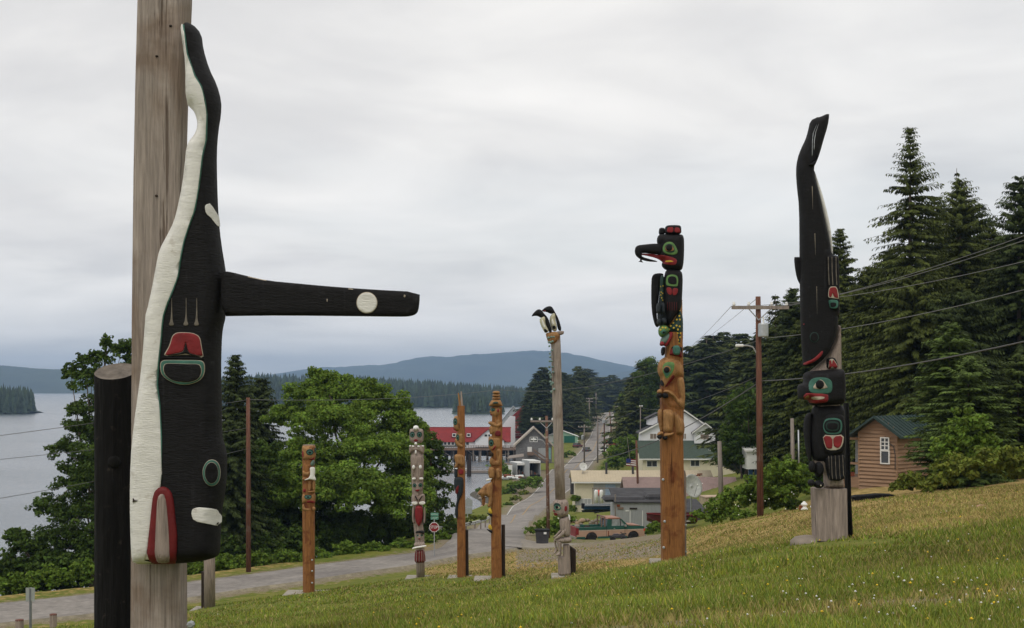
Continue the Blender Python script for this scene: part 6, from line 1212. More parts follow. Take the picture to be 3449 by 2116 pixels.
# pickup: local x forward (front to the right), y away
D = 98.0; p0 = P(cH2, 640, 925, D); p0[2] = P(cH2, 640, 935, D)[2]
ang = rad(14); ca, sa = math.cos(ang), math.sin(ang); org = p0 + np.array((-1.2 * ca, -1.2 * sa, 0)); fr = lambda u, v, z: (org[0] + u * ca - v * sa, org[1] + u * sa + v * ca, org[2] + z)
T = thing('pickup_truck', 'old tan and green pickup truck with a copper roof parked beside the grey shed', 'pickup truck', fr(2.7, .9, 0))
M_tan = mat('tan_car_paint', (.42, .27, .19), .45, .1, 2, bump=0, spec=.5); M_tgreen = mat('green_car_paint', (.015, .085, .065), .4, .15, 2, bump=0, spec=.5); M_copper = mat('faded_copper_roof', (.33, .15, .09), .5, .2, 3, bump=0)
def arch(u0, u1, z0, z1, cs, r, n=9):
    pts = [(u0, z0)]
    for c_ in cs: pts += [(c_ + r * math.cos(math.pi - math.pi * i / n), z0 + .03 + r * .95 * math.sin(math.pi * i / n)) for i in range(n + 1)]
    return pts + [(u1, z0), (u1, z1), (u0, z1)]
for v0, v1 in ((0, .12), (1.78, 1.9)): MB().prism(arch(.05, 5.45, .42, .62, [1.25, 4.6], .46)[:0] or [(q[0], q[1]) for q in arch(.05, 5.5, .45, 1.02, [1.25, 4.6], .46)], v0, v1, fr).build('lower_body_side', M_tan, T)
MB().box((1.75, -.01, .40), (4.1, 1.91, .56), fr).build('green_sill', M_tgreen, T); MB().box((.06, -.01, .42), (.74, .1, .56), fr).build('green_sill', M_tgreen, T)
MB().box((.05, .12, .6), (2.35, 1.78, .72), fr).build('bed_floor', M_dgrey, T); MB().box((.0, .05, .58), (.09, 1.85, 1.28), fr).build('tailgate', mat('dull_red_gate', (.26, .05, .05), .5, bump=0), T)
for v0, v1 in ((-.005, .13), (1.77, 1.905)): MB().box((.05, v0, 1.03), (2.4, v1, 1.28), fr).build('bed_side', M_tgreen, T)
MB().box((.1, .01, 1.0), (5.4, -.01, 1.05), fr).build('pinstripe', mat('tan_light', (.55, .42, .33), bump=0), T)
MB().prism([(2.4, 1.03), (5.48, 1.03), (5.5, 1.2), (5.35, 1.27), (4.0, 1.33), (2.4, 1.33)], 0, 1.9, fr).build('upper_body', M_tgreen, T)
MB().prism([(4.1, 1.33), (5.3, 1.26), (5.15, 1.32), (4.2, 1.40)], .15, 1.75, fr).build('hood', M_copper, T)
MB().box((2.45, .12, .45), (5.45, 1.78, 1.03), fr).build('cab_floor', M_dgrey, T)
# cab pillars
for v0, v1 in ((.03, .12), (1.78, 1.87)):
    MB().prism([(2.45, 1.3), (2.85, 1.3), (2.88, 1.86), (2.55, 1.86)], v0, v1, fr).build('cab_pillar', M_tgreen, T); MB().prism([(4.0, 1.3), (4.22, 1.3), (3.62, 1.86), (3.5, 1.86)], v0, v1, fr).build('cab_pillar', M_tgreen, T); MB().prism([(3.55, 1.3), (3.62, 1.3), (3.56, 1.86), (3.5, 1.86)], v0, v1, fr).build('cab_pillar', M_dgrey, T)
    MB().prism([(2.85, 1.3), (4.0, 1.3), (3.5, 1.86), (2.88, 1.86)], v0 + .03, v0 + .05, fr).build('side_window', mat('pale_car_glass', (.28, .31, .30), .15, .4, 3, spec=.6, bump=0), T)
MB().prism([(2.5, 1.86), (3.62, 1.86), (3.5, 1.95), (2.62, 1.96)], .04, 1.86, fr).build('cab_roof', M_copper, T); MB().prism([(4.2, 1.32), (4.24, 1.32), (3.64, 1.87), (3.6, 1.87)], .13, 1.77, fr).build('windscreen', M_glass, T)
MB().prism([(2.46, 1.32), (2.5, 1.32), (2.58, 1.86), (2.54, 1.86)], .13, 1.77, fr).build('rear_window', M_glass, T)
for v in (-.02, 1.82): MB().box((-.02, v, .72), (.22, v + .1, 1.22), fr).build('tail_light', M_red, T)
MB().box((-.14, .05, .42), (.0, 1.85, .58), fr).build('rear_bumper', M_steel, T); MB().box((5.5, .02, .44), (5.66, 1.88, .6), fr).build('front_bumper', M_steel, T)
MB().box((5.42, -.015, .9), (5.53, .3, 1.08), fr).build('indicator_light', M_orangep, T); MB().box((5.49, .3, .75), (5.53, 1.6, 1.15), fr).build('grille', M_dgrey, T); MB().box((3.85, -.2, 1.28), (3.98, 0, 1.42), fr).build('wing_mirror', M_steel, T); MB().box((3.0, -.02, 1.12), (3.12, 0, 1.16), fr).build('door_handle', M_steel, T)
MB().box((2.42, -.012, .5), (2.44, 0, 1.3), fr).box((3.9, -.012, .5), (3.92, 0, 1.3), fr).build('door_seam', M_dark, T); MB().box((2.55, -.012, .55), (2.63, 0, .95), fr).build('rust_patch', M_rust, T)
for u in (1.25, 4.6):
    for v in (.12, 1.78): wheel(T, fr(u, v, .38), .38, .24, ang)
for (u, v, a, b, c_, m, nm, lb) in ((1.0, .8, .4, .4, .05, M_dwood, 'tyre_pile', 'dark bundle lying in the bed of the pickup truck'), (1.2, .6, .9, .9, -.3, M_rail, 'lumber', 'tan boards piled in the bed of the pickup truck'), (.15, .5, .35, .6, .2, M_gpole, 'crate', 'small grey crate at the tail of the pickup bed')):
    q = fr(u, v, .72); o = MB().box((u, v, .72), (u + a, v + b, 1.28 + c_ * .7), fr).build(nm, m, loc=q, bevel=.08); tag(o, lb, nm.replace('_', ' '))
mb = MB(); mb.tube([fr(2.3, .05, 1.25), fr(2.3, .05, 2.02), fr(2.3, 1.85, 2.02), fr(2.3, 1.85, 1.25)], .06, 6).tube([fr(2.05, .05, 1.28), fr(2.05, .05, 2.0)], .05, 6); mb.build('headache_rack', M_rail, T)
# quad bike in front
q0 = P(cH2, 1160, 880, 91); an = rad(5); fr2 = lambda u, v, z: (q0[0] - .2 + u * .66, q0[1] + v * .66, q0[2] + z * .66)
T = thing('quad_bike', 'dark muddy quad bike standing in front of the pickup truck door', 'quad bike', q0)
MB().prism([(0, .45), (.35, .72), (.9, .70), (1.15, .78), (1.5, .74), (1.75, .6), (1.7, .42), (1.2, .35), (.4, .32)], 0, .75, fr2).build('body', M_dgrey, T, bevel=.05); MB().prism([(.3, .72), (1.0, .72), (.95, .84), (.4, .82)], .2, .55, fr2).build('seat', mat('grey_seat', (.12, .10, .11)), T, bevel=.04); MB().tube([fr2(1.2, .1, .95), fr2(1.15, .37, .98), fr2(1.2, .65, .95)], .025, 6).build('handlebar', M_dark, T); MB().box((-.1, .05, .55), (.45, .7, .6), fr2).box((1.25, .05, .8), (1.75, .7, .84), fr2).build('rack', M_dark, T)
for u in (.3, 1.45):
    for v in (0, .75): wheel(T, fr2(u, v, .27), .19, .15, 0)
def car(label, xc, yb, D, Lc, Wd, H, heading, m, cat='car', roofm=None):
    b = W(*O(xc, yb), D); ca, sa = math.cos(heading), math.sin(heading); fr = lambda u, v, z: (b[0] + (u) * ca - v * sa, b[1] + u * sa + v * ca, b[2] + z); T = thing('parked_car' if 'park' in label else 'car', label, cat, b, 'cars on the far road')
    h = Lc / 2; w_ = Wd / 2; MB().prism([(-h, .3), (h, .3), (h, H * .5), (h * .55, H * .58), (-h, H * .6)], -w_, w_, fr).build('body', m, T, bevel=.06)
    MB().prism([(-h * .92, H * .59), (h * .5, H * .57), (h * .2, H), (-h * .75, H)], -w_ * .9, w_ * .9, fr).build('cabin', M_glass, T); MB().box((-h * .75, -w_ * .9, H), (h * .2, w_ * .9, H + .05), fr).build('roof', m, T)
    for u in (-h * .62, h * .62):
        for v in (-w_ + .1, w_ - .1): wheel(T, fr(u, v, .33), .33, .2, heading)
    for v in (-w_ + .1, w_ - .35): MB().box((-h - .03, v, H * .42), (-h + .02, v + .25, H * .55), fr).build('tail_light', M_red, T)
    MB().box((-h - .08, -w_, .3), (-h + .05, w_, .48), fr).build('bumper', M_dark, T); return T
car('dark sports utility car driving away up the main road', 1412, 1090, 425, 4.6, 2.0, 1.85, rad(72), mat('dark_car_paint', (.02, .025, .035), .4, spec=.5, bump=0))
car('dark red parked car in front of the green metal shed', 1390, 1077, 445, 4.4, 1.8, 1.5, rad(60), mat('dark_red_car_paint', (.12, .008, .015), .4, spec=.5, bump=0))
car('white parked car half hidden by brush right of the road', 1459, 1088, 400, 4.5, 1.8, 1.45, rad(10), M_foam)
# digger on the right of the road
b = W(*O(1480, 1072), 415); T = thing('excavator', 'faded red machine with a boom parked right of the far road', 'excavator', b); MB().box((b[0] - 2, b[1], b[2]), (b[0] + 3, b[1] + 2, b[2] + .9)).build('body', mat('faded_red', (.4, .12, .07)), T, bevel=.1); MB().box((b[0] - .3, b[1], b[2] + .9), (b[0] + .8, b[1] + 1.5, b[2] + 2.1)).build('cab', mat('faded_red', ()), T, bevel=.1); MB().tube([(b[0] - .3, b[1] + .5, b[2] + 1), (b[0] - 2.2, b[1] + .5, b[2] + 1.9), (b[0] - 3.2, b[1] + .5, b[2] + .3)], .2, 6).build('boom', M_orangep, T)
# boats
def boat(name, label, pa, L_, B_, H_, yaw, m, m2, trim=.25, flip=False, grp=None):
    pa = np.array(pa); ca, sa = math.cos(yaw), math.sin(yaw); fr = lambda u, v, z: (pa[0] + u * ca - v * sa, pa[1] + u * sa + v * ca, pa[2] + z); T = thing(name, label, 'boat', fr(L_ / 2, 0, 0), grp); V = []; n = 14
    for i in range(n):
        s = i / (n - 1); wv = B_ / 2 * (1 if s < .5 else math.cos((s - .5) * math.pi) ** .7 + .02) * (.9 + .1 * min(1, s * 3)); sh = H_ * (1 + .35 * max(0, s - .4) ** 1.5); kz = H_ * .9 * max(0, s - .72) ** 1.3 * 3; x = L_ * s
        V += [fr(x, -wv, sh), fr(x, -wv * .8, kz + H_ * .3 * (1 - kz / H_ * .5)), fr(x, 0, kz * .8), fr(x, wv * .8, kz + H_ * .3 * (1 - kz / H_ * .5)), fr(x, wv, sh)]
    Fq = [(i * 5 + j, i * 5 + j + 1, i * 5 + j + 6, i * 5 + j + 5) for i in range(n - 1) for j in range(4)] + [(0, 1, 2, 3, 4)]
    MB().add(V, Fq).build('hull', m, T)
    D2 = [tuple(np.array(V[i * 5]) * (1, 1, 1) + np.array((0, 0, -.12))) for i in range(n)] + [tuple(np.array(V[i * 5 + 4]) + np.array((0, 0, -.12))) for i in range(n)]
    MB().add(D2, [(i, i + 1, n + i + 1, n + i) for i in range(n - 1)]).build('deck', m2, T)
    MB().tube([np.array(V[i * 5]) + (0, 0, 0) for i in range(n)], .05, 6).tube([np.array(V[i * 5 + 4]) for i in range(n)], .05, 6).build('gunwale', m2, T)
    return T, fr
p = P(cG1, 200, 1120, 178); T, fr = boat('boat', 'dark blue open boat on a trailer in front of the cream siding', p, 5.8, 1.9, .75, rad(6), M_blue, M_gwall); MB().box((-.3, -.3, .3), (.1, .3, 1.0), fr).build('outboard_motor', M_dark, T)
p = P(cG1, 180, 1150, 178); T = thing('boat_trailer', 'dark boat trailer under the dark blue boat', 'trailer', p + (2, 0, 0)); MB().box((p[0], p[1] - .8, p[2] + .25), (p[0] + 6, p[1] - .7, p[2] + .4)).box((p[0], p[1] + .7, p[2] + .25), (p[0] + 6, p[1] + .8, p[2] + .4)).build('frame', M_dark, T)
for v in (-.95, .95): wheel(T, (p[0] + 2.1, p[1] + v, p[2] + .12), .33, .2, 0); MB().box((p[0] + 1.6, p[1] - 1.05, p[2] + .5), (p[0] + 2.6, p[1] - .8, p[2] + .56)).build('mudguard', M_galv, T)
p = P(cG1, 845, 1290, 105) + (0, 0, .15); T, fr = boat('boat', 'maroon speedboat hull with a white stripe beside the tall eagle pole', p + (4.1, 1.2, 0), 4.1, 1.7, .8, rad(180 + 8), mat('maroon_hull', (.08, .012, .016), .3, bump=0, spec=.6), M_dred); MB().box((.6, .84, .3), (2.6, .87, .37), fr).build('white_stripe', M_trim, T)
p = P(cG1, 430, 1150, 170); T, fr = boat('canoe', 'upturned bright green canoe lying beside the dark blue boat', p + (0, -2, 0), 4.2, .8, .3, rad(2), mat('bright_green_hull', (.03, .38, .2), .5, bump=0), mat('bright_green_hull', ()))
p = P(crop(1380, 1540, 8.4), 1020, 580, 395); p[2] = .0; T, fr = boat('boat', 'white skiff floating among the piles behind the orange poles', p, 7.5, 2.2, .8, rad(2), M_foam, M_foam)
p = P(crop(1380, 1540, 8.4), 930, 250, 420); p[2] = .0; T, fr = boat('boat', 'small white boat moored nearer the cannery', p, 5, 2, .9, rad(10), M_foam, M_wall); MB().box((1.2, -.7, .7), (3, .7, 2), fr).build('cabin', M_wall, T)
# floating dock and gangway
a = P(cG3, 830, 1120, 385); a[2] = 0; T = thing('dock', 'low grey floating dock with a rail in front of the cannery', 'dock', a); MB().box((a[0] - 22, 385, .15), (a[0] + 10, 388, .75)).build('float', M_gpole, T)
mb = MB()
for i in range(22): x = a[0] - 22 + i * 1.5; mb.box((x, 385.1, .75), (x + .1, 385.2, 1.9))
mb.box((a[0] - 22, 385.1, 1.8), (a[0] + 10, 385.2, 1.95)).box((a[0] - 22, 385.1, 1.2), (a[0] + 10, 385.2, 1.3)).build('rail', M_gpole, T)
for x, h in ((900, 6.5), (875, 4.5)): c = P(cG3, x, 1200, 372); o = MB().tube([(c[0], 372, -1.5), (c[0], 372, h)], .42, 8).build('mooring_pile', M_dwood); tag(o, 'tall dark mooring pile standing in the water' if x == 900 else 'shorter dark mooring pile beside the tall one', 'pile')
MB_ = P(cG3, 1560, 940, 400); a = P(cG3, 980, 1030, 392); T = thing('gangway', 'sloping grey gangway leading down to the floating dock', 'gangway', a)
for dz in (0, 1.1): MB().hexa([tuple(a + (0, 0, dz)), tuple(MB_ + (0, 0, dz)), tuple(MB_ + (0, .3, dz)), tuple(a + (0, .3, dz)), tuple(a + (0, 0, dz + .15)), tuple(MB_ + (0, 0, dz + .15)), tuple(MB_ + (0, .3, dz + .15)), tuple(a + (0, .3, dz + .15))]).build('rail', M_gpole, T)

# ------------------------------------------------------------------ dishes, flag and small things
def dish(label, c, r, tilt, yaw, m, stand):
    c = np.array(c); T = thing('satellite_dish', label, 'satellite dish', c - (0, 0, stand)); n = 24; V = []; Fq = []
    d = np.array((math.sin(yaw) * math.cos(tilt), -math.cos(yaw) * math.cos(tilt), math.sin(tilt))); u = np.cross(d, (0, 0, 1)); u /= np.linalg.norm(u); v = np.cross(u, d)
    for k, q in enumerate((0, .3, .6, .85, 1.)):
        for j in range(n): a = 2 * math.pi * j / n; V.append(c + (u * math.cos(a) + v * math.sin(a)) * r * q + d * (.25 * r * q * q))
    for k in range(4):
        for j in range(n): Fq.append((k * n + j, k * n + (j + 1) % n, (k + 1) * n + (j + 1) % n, (k + 1) * n + j))
    o = MB().add(V, Fq).build('reflector', m, T, smooth=True); s = o.modifiers.new('t', 'SOLIDIFY'); s.thickness = .03
    MB().tube([c, c - (0, 0, stand)], .06, 8).build('stand', M_galv, T); f = c + d * r * .8; MB().tube([c - v * r * .8 + d * .2 * r, f], .015, 6).build('feed_arm', M_dark, T); MB().lathe(tuple(f), [(.03, -.08), (.07, 0), (.03, .08)], 8).build('receiver', M_foam, T)
dish('white satellite dish above the left end of the pale yellow roof', P(cG1, 192, 675, 203), .68, rad(20), rad(25), M_foam, 2.6)
dish('large pale mesh satellite dish beside the tall eagle pole', P(cE3, 478, 922, 119), 1.12, rad(14), rad(35), mat('mesh_dish', (.60, .61, .58), .7), 2.2)
b = P(cG1, 700, 700, 225); T = thing('flagpole', 'short flagpole flying a small striped flag left of the white house', 'flag', b); MB().tube([b - (0, 0, 2.2), b + (-1.0, 0, 5.6)], .04, 6).build('pole', M_gpole, T)
c = P(cG1, 685, 632, 225); 
for i in range(7): MB().hexa([(c[0] - .9, 225, c[2] + .55 - i * .18), (c[0] + 1.1, 225.2, c[2] + .35 - i * .18), (c[0] + 1.1, 225.25, c[2] + .35 - i * .18), (c[0] - .9, 225.05, c[2] + .55 - i * .18), (c[0] - .9, 225, c[2] + .73 - i * .18), (c[0] + 1.1, 225.2, c[2] + .53 - i * .18), (c[0] + 1.1, 225.25, c[2] + .53 - i * .18), (c[0] - .9, 225.05, c[2] + .73 - i * .18)]).build('stripe', M_red if i % 2 == 0 else M_trim, T)
MB().box((c[0] - .9, 224.93, c[2] + .0), (c[0] - .1, 224.99, c[2] + .72)).build('canton', mat('flag_blue', (.02, .03, .15)), T)
c = P(cG1, 347, 941, 196); o = MB().lathe(tuple(c), [(0.02, -.5), (.35, -.35), (.5, 0), (.35, .35), (.02, .5)], 14).build('buoy', M_orangep, smooth=True); tag(o, 'bright red round buoy hanging on the grey-walled porch', 'buoy')
for x, l_ in ((327, 'left'), (380, 'right')): c = P(cG1, x, 1040, 190); o = MB().lathe(tuple(c), [(.28, 0), (.3, 1.6), (.2, 1.9)], 12).build('tank', M_foam, smooth=True); tag(o, '%s one of two white cylinders behind the dark blue boat' % l_, 'tank')
b = P(cG1, 95, 930, 190); b = W(*cG1('95 930')[0], 205); o = MB().box((b[0] - .5, 204, b[2] - .3), (b[0] + .5, 205, b[2] + 2.3)).build('notice_board', M_dgrey); tag(o, 'dark panel by the left corner of the cream-sided building', 'panel')
b = W(*cH7('1745 1440')[0], 94); b[2] = gz(b[0], 94); T = thing('wheelie_bin', 'black bin with a small white mark near the foot of the rust-brown utility pole', 'bin', b)
MB().prism([(-.42, 0), (.42, 0), (.5, 1.0), (-.5, 1.0)], -.4, .4, lambda u, v, z: (b[0] + u, b[1] + v, b[2] + z)).build('body', M_dgrey, T); MB().box((b[0] - .55, b[1] - .45, b[2] + 1), (b[0] + .55, b[1] + .45, b[2] + 1.12)).build('lid', M_dark, T, bevel=.03); MB().box((b[0] + .1, b[1] - .47, b[2] + .8), (b[0] + .3, b[1] - .455, b[2] + .95)).build('white_mark', M_foam, T)
# black tub on the grass
b = P(cG6, 455, 1208, 57); T = thing('trough', 'battered black trough lying on the grass in front of the cabin', 'trough', b)
MB().prism([(-1.55, .75), (-1.3, .62), (-1.15, 0.0), (.9, -.05), (1.1, .55), (1.6, .82), (1.4, .95), (.4, .98), (-.4, .90), (-1.1, .86)], -.35, .35, lambda u, v, z: (b[0] + u * .62, b[1] + v, b[2] + z * .62)).build('body', M_bark, T, bevel=.04); MB().lathe((b[0] + .12, b[1] - .30, b[2] + .12), [(.24, 0), (.2, -.03), (.12, -.04)], 16, 'y').build('round_plate', mat('speckled_plate', (.33, .27, .24), .8, .5, 14), T)
c = P(cG2, 618, 1170, 52); T = thing('garden_ornament', 'small broken white ornament on the rubble left of the right-hand whale pole', 'ornament', c); MB().lathe(tuple(c), [(.12, 0), (.16, .1), (.08, .2), (.14, .3), (.03, .42)], 9).build('bird_body', M_foam, T); MB().lathe(tuple(c + (.35, 0, .1)), [(.05, 0), (.12, .1), (.03, .24)], 8).build('bird_head', M_foam, T); MB().box(tuple(c + (-.2, -.05, 0)), tuple(c + (-.05, .05, .25))).build('rust_piece', M_rust, T)
c = P(cG6, 1700, 1262, 34); o = MB().lathe(tuple(c), [(.16, 0), (.2, .08), (.13, .17), (.04, .2)], 9).build('stone', mat('pinkish_stone', (.42, .24, .17)), smooth=True); tag(o, 'single pinkish stone on the dry grass right of the black trough', 'stone')
# rock wall and rubble
rr = random.Random(11); import bmesh
def rock(loc, s, label, grp, m=None):
    bm = bmesh.new(); bmesh.ops.create_icosphere(bm, subdivisions=2, radius=1)
    k = [Vector((rr.uniform(-1, 1), rr.uniform(-1, 1), rr.uniform(-1, 1))).normalized() for _ in range(7)]
    for v in bm.verts:
        for kk in k:
            d_ = v.co.dot(kk)
            if d_ > .72: v.co -= kk * (d_ - .72) * .9
        v.co.x *= s[0]; v.co.y *= s[1]; v.co.z *= s[2]
    me = bpy.data.meshes.new('rock'); bm.to_mesh(me); bm.free(); me.materials.append(m or M_rock); o = bpy.data.objects.new('rock', me); C.objects.link(o); o.location = loc; tag(o, label, 'rock', grp); return o
M_rockt = mat('tan_rock', (.36, .25, .17), .9, .2, 1.5, bump=.4)
for i in range(20):
    x = 150 + 50 * i * .85 + rr.uniform(-15, 15); y = 400 + rr.uniform(-45, 60) + (x - 150) * .02; p = P(cH2, x, y, 136 + rr.uniform(-1, 1)); big = i in (5, 7)
    p = P(cH2, 430 if i == 5 else 315, 385 if i == 5 else 440, 135) if big else p; s = (.42, .35, .30) if i == 5 else (.26, .25, .26) if i == 7 else (rr.uniform(.16, .34), .25, rr.uniform(.14, .22))
    rock(p, s, 'big tan block on top of the rough stone wall behind the pickup truck' if i == 5 else 'round tan boulder below the big tan block' if i == 7 else 'smaller grey-brown stone in the rough wall behind the pickup truck', 'stones of the rough wall behind the pickup', M_rockt if i % 3 == 1 or big else M_rock)
for i in range(16):
    p = WO(1135 + rr.uniform(-20, 60), 0, 262 + rr.uniform(0, 40)); p[2] = gz(p[0], p[1]) + .1; rock(p, (rr.uniform(.5, 1.3), .9, rr.uniform(.3, .6)), 'shore rock at the edge of the small tidal pool', 'shore rocks by the tidal pool', M_rockt if i % 4 == 0 else M_rock)
def scatter_wreck():
    r2 = random.Random(5)
    for i in range(16):
        p = P(cG3, 1480 + i * 18, 1275 + r2.uniform(-15, 30), 290 + r2.uniform(-4, 4)); p[2] = max(p[2], gz(p[0], p[1])); s = r2.uniform(.35, .8)
        o = MB().box((p[0] - s, p[1] - s * .6, p[2] - .1), (p[0] + s, p[1] + s * .6, p[2] + s * .7)).build('scrap_piece', (M_foam, M_gwall, M_rust, M_foam)[i % 4], bevel=.12); tag(o, 'one of the pale scrap pieces heaped in front of the truck boxes', 'scrap', 'scrap heaped in front of the truck boxes')
scatter_wreck()

# ------------------------------------------------------------------ vegetation
def leafm(name, c, tr=.25): return mat(name, c, .75, .2, 1.5, (1, 1, 1), 0, attr=True, spec=.15, trans=tr)
L_alder = leafm('alder_leaves', (.125, .20, .028)); L_dalder = leafm('dark_alder_leaves', (.058, .098, .018)); L_bush = leafm('shrub_leaves', (.115, .185, .026)); L_yb = leafm('yellowish_shrub_leaves', (.13, .16, .026))
L_spr = leafm('spruce_needles', (.06, .085, .02), .12); L_dspr = leafm('dark_spruce_needles', (.038, .054, .016), .1); L_lspr = leafm('young_spruce_needles', (.078, .118, .028), .12); L_hem = leafm('hemlock_needles', (.062, .078, .018), .1)
M_trunk = mat('tree_bark', (.10, .075, .06), .95, .35, 2, (5, 5, .8), .4); M_tr2 = mat('pale_alder_bark', (.19, .16, .14), .95, .3, 2, (5, 5, .8), .3)
def quads(Pc, A, B):   # leaf diamonds: centre, half long axis, half short axis
    V = np.stack([Pc - A, Pc - B * .9, Pc + A, Pc + B * .9], 1).reshape(-1, 3); return V, np.arange(len(V)).reshape(-1, 4)
def crown(blobs, leaf, dens, seed, flat=.5, sub=26):
    sub = int(sub * 2.3)
    r = np.random.RandomState(seed); PP = []; CC = []; NN = []
    for (cx, cy, cz_, rx, rz) in blobs:
        S = r.normal(size=(sub, 3)); S /= np.linalg.norm(S, axis=1)[:, None]; S[:, 2] = np.where(S[:, 2] < -.5, -S[:, 2] * .6, S[:, 2])
        rad_ = r.uniform(.4, 1.06, sub)[:, None]; cc = np.array((cx, cy, cz_)) + S * rad_ * np.array((rx, rx * .85, rz)); sr = (rx * .5 + rz * .5) * r.uniform(.15, .34, sub)
        for k in range(sub):
            n = max(12, int(dens * 2.9 * (sr[k] / leaf) ** 2)); q = r.normal(size=(n, 3)); q /= np.linalg.norm(q, axis=1)[:, None]; q *= (r.uniform(.35, 1.0, n) ** .6)[:, None] * r.uniform(.9, 1.15, n)[:, None]
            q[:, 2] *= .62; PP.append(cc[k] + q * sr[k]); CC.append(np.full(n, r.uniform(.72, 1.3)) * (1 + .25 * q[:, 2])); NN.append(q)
    Pc = np.concatenate(PP); c = np.concatenate(CC); q = np.concatenate(NN); n = len(Pc)
    nrm = q + r.normal(0, .5, (n, 3)) + (0, 0, flat); nrm /= np.linalg.norm(nrm, axis=1)[:, None]; t = r.normal(size=(n, 3)); A = np.cross(nrm, t); A /= np.linalg.norm(A, axis=1)[:, None]; B = np.cross(nrm, A); s = leaf * r.uniform(.6, 1.25, n)[:, None]
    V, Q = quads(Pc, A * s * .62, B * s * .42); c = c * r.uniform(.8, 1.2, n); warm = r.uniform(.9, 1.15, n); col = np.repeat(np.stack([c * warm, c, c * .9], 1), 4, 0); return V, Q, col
def leafy(name, label, cat, blobs, leaf, dens, seed, m, base, trunk_r=.18, tm=None, group=None, flat=.5, sub=26, limbs=True):
    """blobs: (x, y, r_px [, rz_px, D]) in overview pixels"""
    bl = []
    for b in blobs:
        x, y, rp, rzp, D = b; p = WO(x, y, D); k = D / F * 1.4; bl.append((p[0], p[1], p[2], rp * k, rzp * k))
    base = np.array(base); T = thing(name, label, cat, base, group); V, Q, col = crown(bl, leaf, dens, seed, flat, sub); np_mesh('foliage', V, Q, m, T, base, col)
    if limbs:
        mb = MB(); top = max(bl, key=lambda b: b[2]); r = random.Random(seed); c = np.mean([b[:3] for b in bl], 0)
        mid = (base + c) / 2 + (r.uniform(-.3, .3), 0, 0); mb.tube([base - (0, 0, .4), mid, c, np.array(top[:3])], [trunk_r, trunk_r * .8, trunk_r * .55, trunk_r * .15], 8)
        for b in bl: q = np.array(b[:3]); s = base + (c - base) * r.uniform(.35, .95); mb.tube([s, (s + q) / 2 + (0, 0, -.1 * abs(q[0] - s[0])), q], [trunk_r * .4, trunk_r * .28, trunk_r * .08], 5)
        mb.build('trunk', tm or M_trunk, T, smooth=True)
    return T
def conifer_geo(seed, H, R, wh=42, br=9, sp=11, sl=.6, droop=.3, c0=.06, power=.8, hang=.35, ragged=.35, topt=0.):
    r = np.random.RandomState(seed); Pc = []; A = []; B = []; Cc = []; sk = []
    for i in range(wh):
        t = (i + r.uniform(-.3, .3)) / wh; t = min(max(t, 0), .99); z = H * (c0 + (1 - c0) * t); rr = R * ((1 - t) ** power) * (1 - .35 * max(0, .15 - t) / .15) + .03 * R
        for b in range(br if t < .85 else max(4, br - 3)):
            az = r.uniform(0, 2 * math.pi); q_ = r.rand(); Lb = rr * (1 - ragged + 2 * ragged * r.rand()) * (.35 if q_ < .15 else 1.28 if q_ > .93 else 1) * (1 + .22 * math.sin(az * 2 + i * .23 + seed)); Lb = min(Lb, rr * 1.3); d = np.array((math.cos(az), math.sin(az), 0)); pr = np.array((-d[1], d[0], 0)); n = max(4, int(sp * 1.15 * (Lb / R) ** .75)); s = np.linspace(.16, 1, n)[:, None] + r.uniform(-.03, .03, (n, 1))
            base = np.array((0, 0, z)); up = .35 * (t > .8) ; cv = base + d * Lb * s + np.array((0, 0, 1)) * Lb * (.12 * s - droop * s ** 2 + .25 * droop * s ** 3 * 1.5 + up * s)
            tone = r.uniform(.7, 1.25)
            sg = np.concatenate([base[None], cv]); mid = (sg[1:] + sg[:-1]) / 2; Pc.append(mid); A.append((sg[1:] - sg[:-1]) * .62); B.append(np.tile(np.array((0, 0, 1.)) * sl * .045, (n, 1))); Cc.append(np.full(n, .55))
            for side in (-1, 1, 0):
                ln = sl * (1.15 - .55 * s) * r.uniform(.7, 1.25, (n, 1)) * (.55 + .45 * min(1, Lb / (R * .4))); dr = d * r.uniform(.35, .8, (n, 1)) + pr * side * r.uniform(.5, .9, (n, 1)) + np.array((0, 0, -1)) * hang * r.uniform(.4, 1.5, (n, 1)); dr /= np.linalg.norm(dr, axis=1)[:, None]
                wv = np.cross(dr, d * .3 + np.array((0, 0, 1)) + r.normal(0, .35, (n, 3))); wv /= np.linalg.norm(wv, axis=1)[:, None]
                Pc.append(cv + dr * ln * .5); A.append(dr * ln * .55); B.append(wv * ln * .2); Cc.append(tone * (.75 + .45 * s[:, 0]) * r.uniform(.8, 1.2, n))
            sk.append((base, cv[-1]))
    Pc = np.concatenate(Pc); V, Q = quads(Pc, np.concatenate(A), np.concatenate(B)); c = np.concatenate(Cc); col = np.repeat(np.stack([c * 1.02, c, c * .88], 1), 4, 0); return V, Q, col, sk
def conifer(label, x, yt, yb, D, wpx, m, seed, group='conifers on the right-hand slope', name='spruce_tree', lean=0, zb=None, **k):
    t_ = WO(x, yt, D); b = WO(x, yb, D) if zb is None else np.array((t_[0], D, zb)); H = t_[2] - b[2]; R = wpx / 2 * 1.4 * D / F; V, Q, col, sk = conifer_geo(seed, H, R, **k)
    T = thing(name, label, 'tree', b, group); np_mesh('crown', V + b, Q, m, T, b, col); MB().tube([b - (0, 0, .5), b + (0, 0, H * .55), b + (0, 0, H * .99)], [max(.1, H * .012), H * .007, .02], 8).build('trunk', M_trunk, T, smooth=True); return T

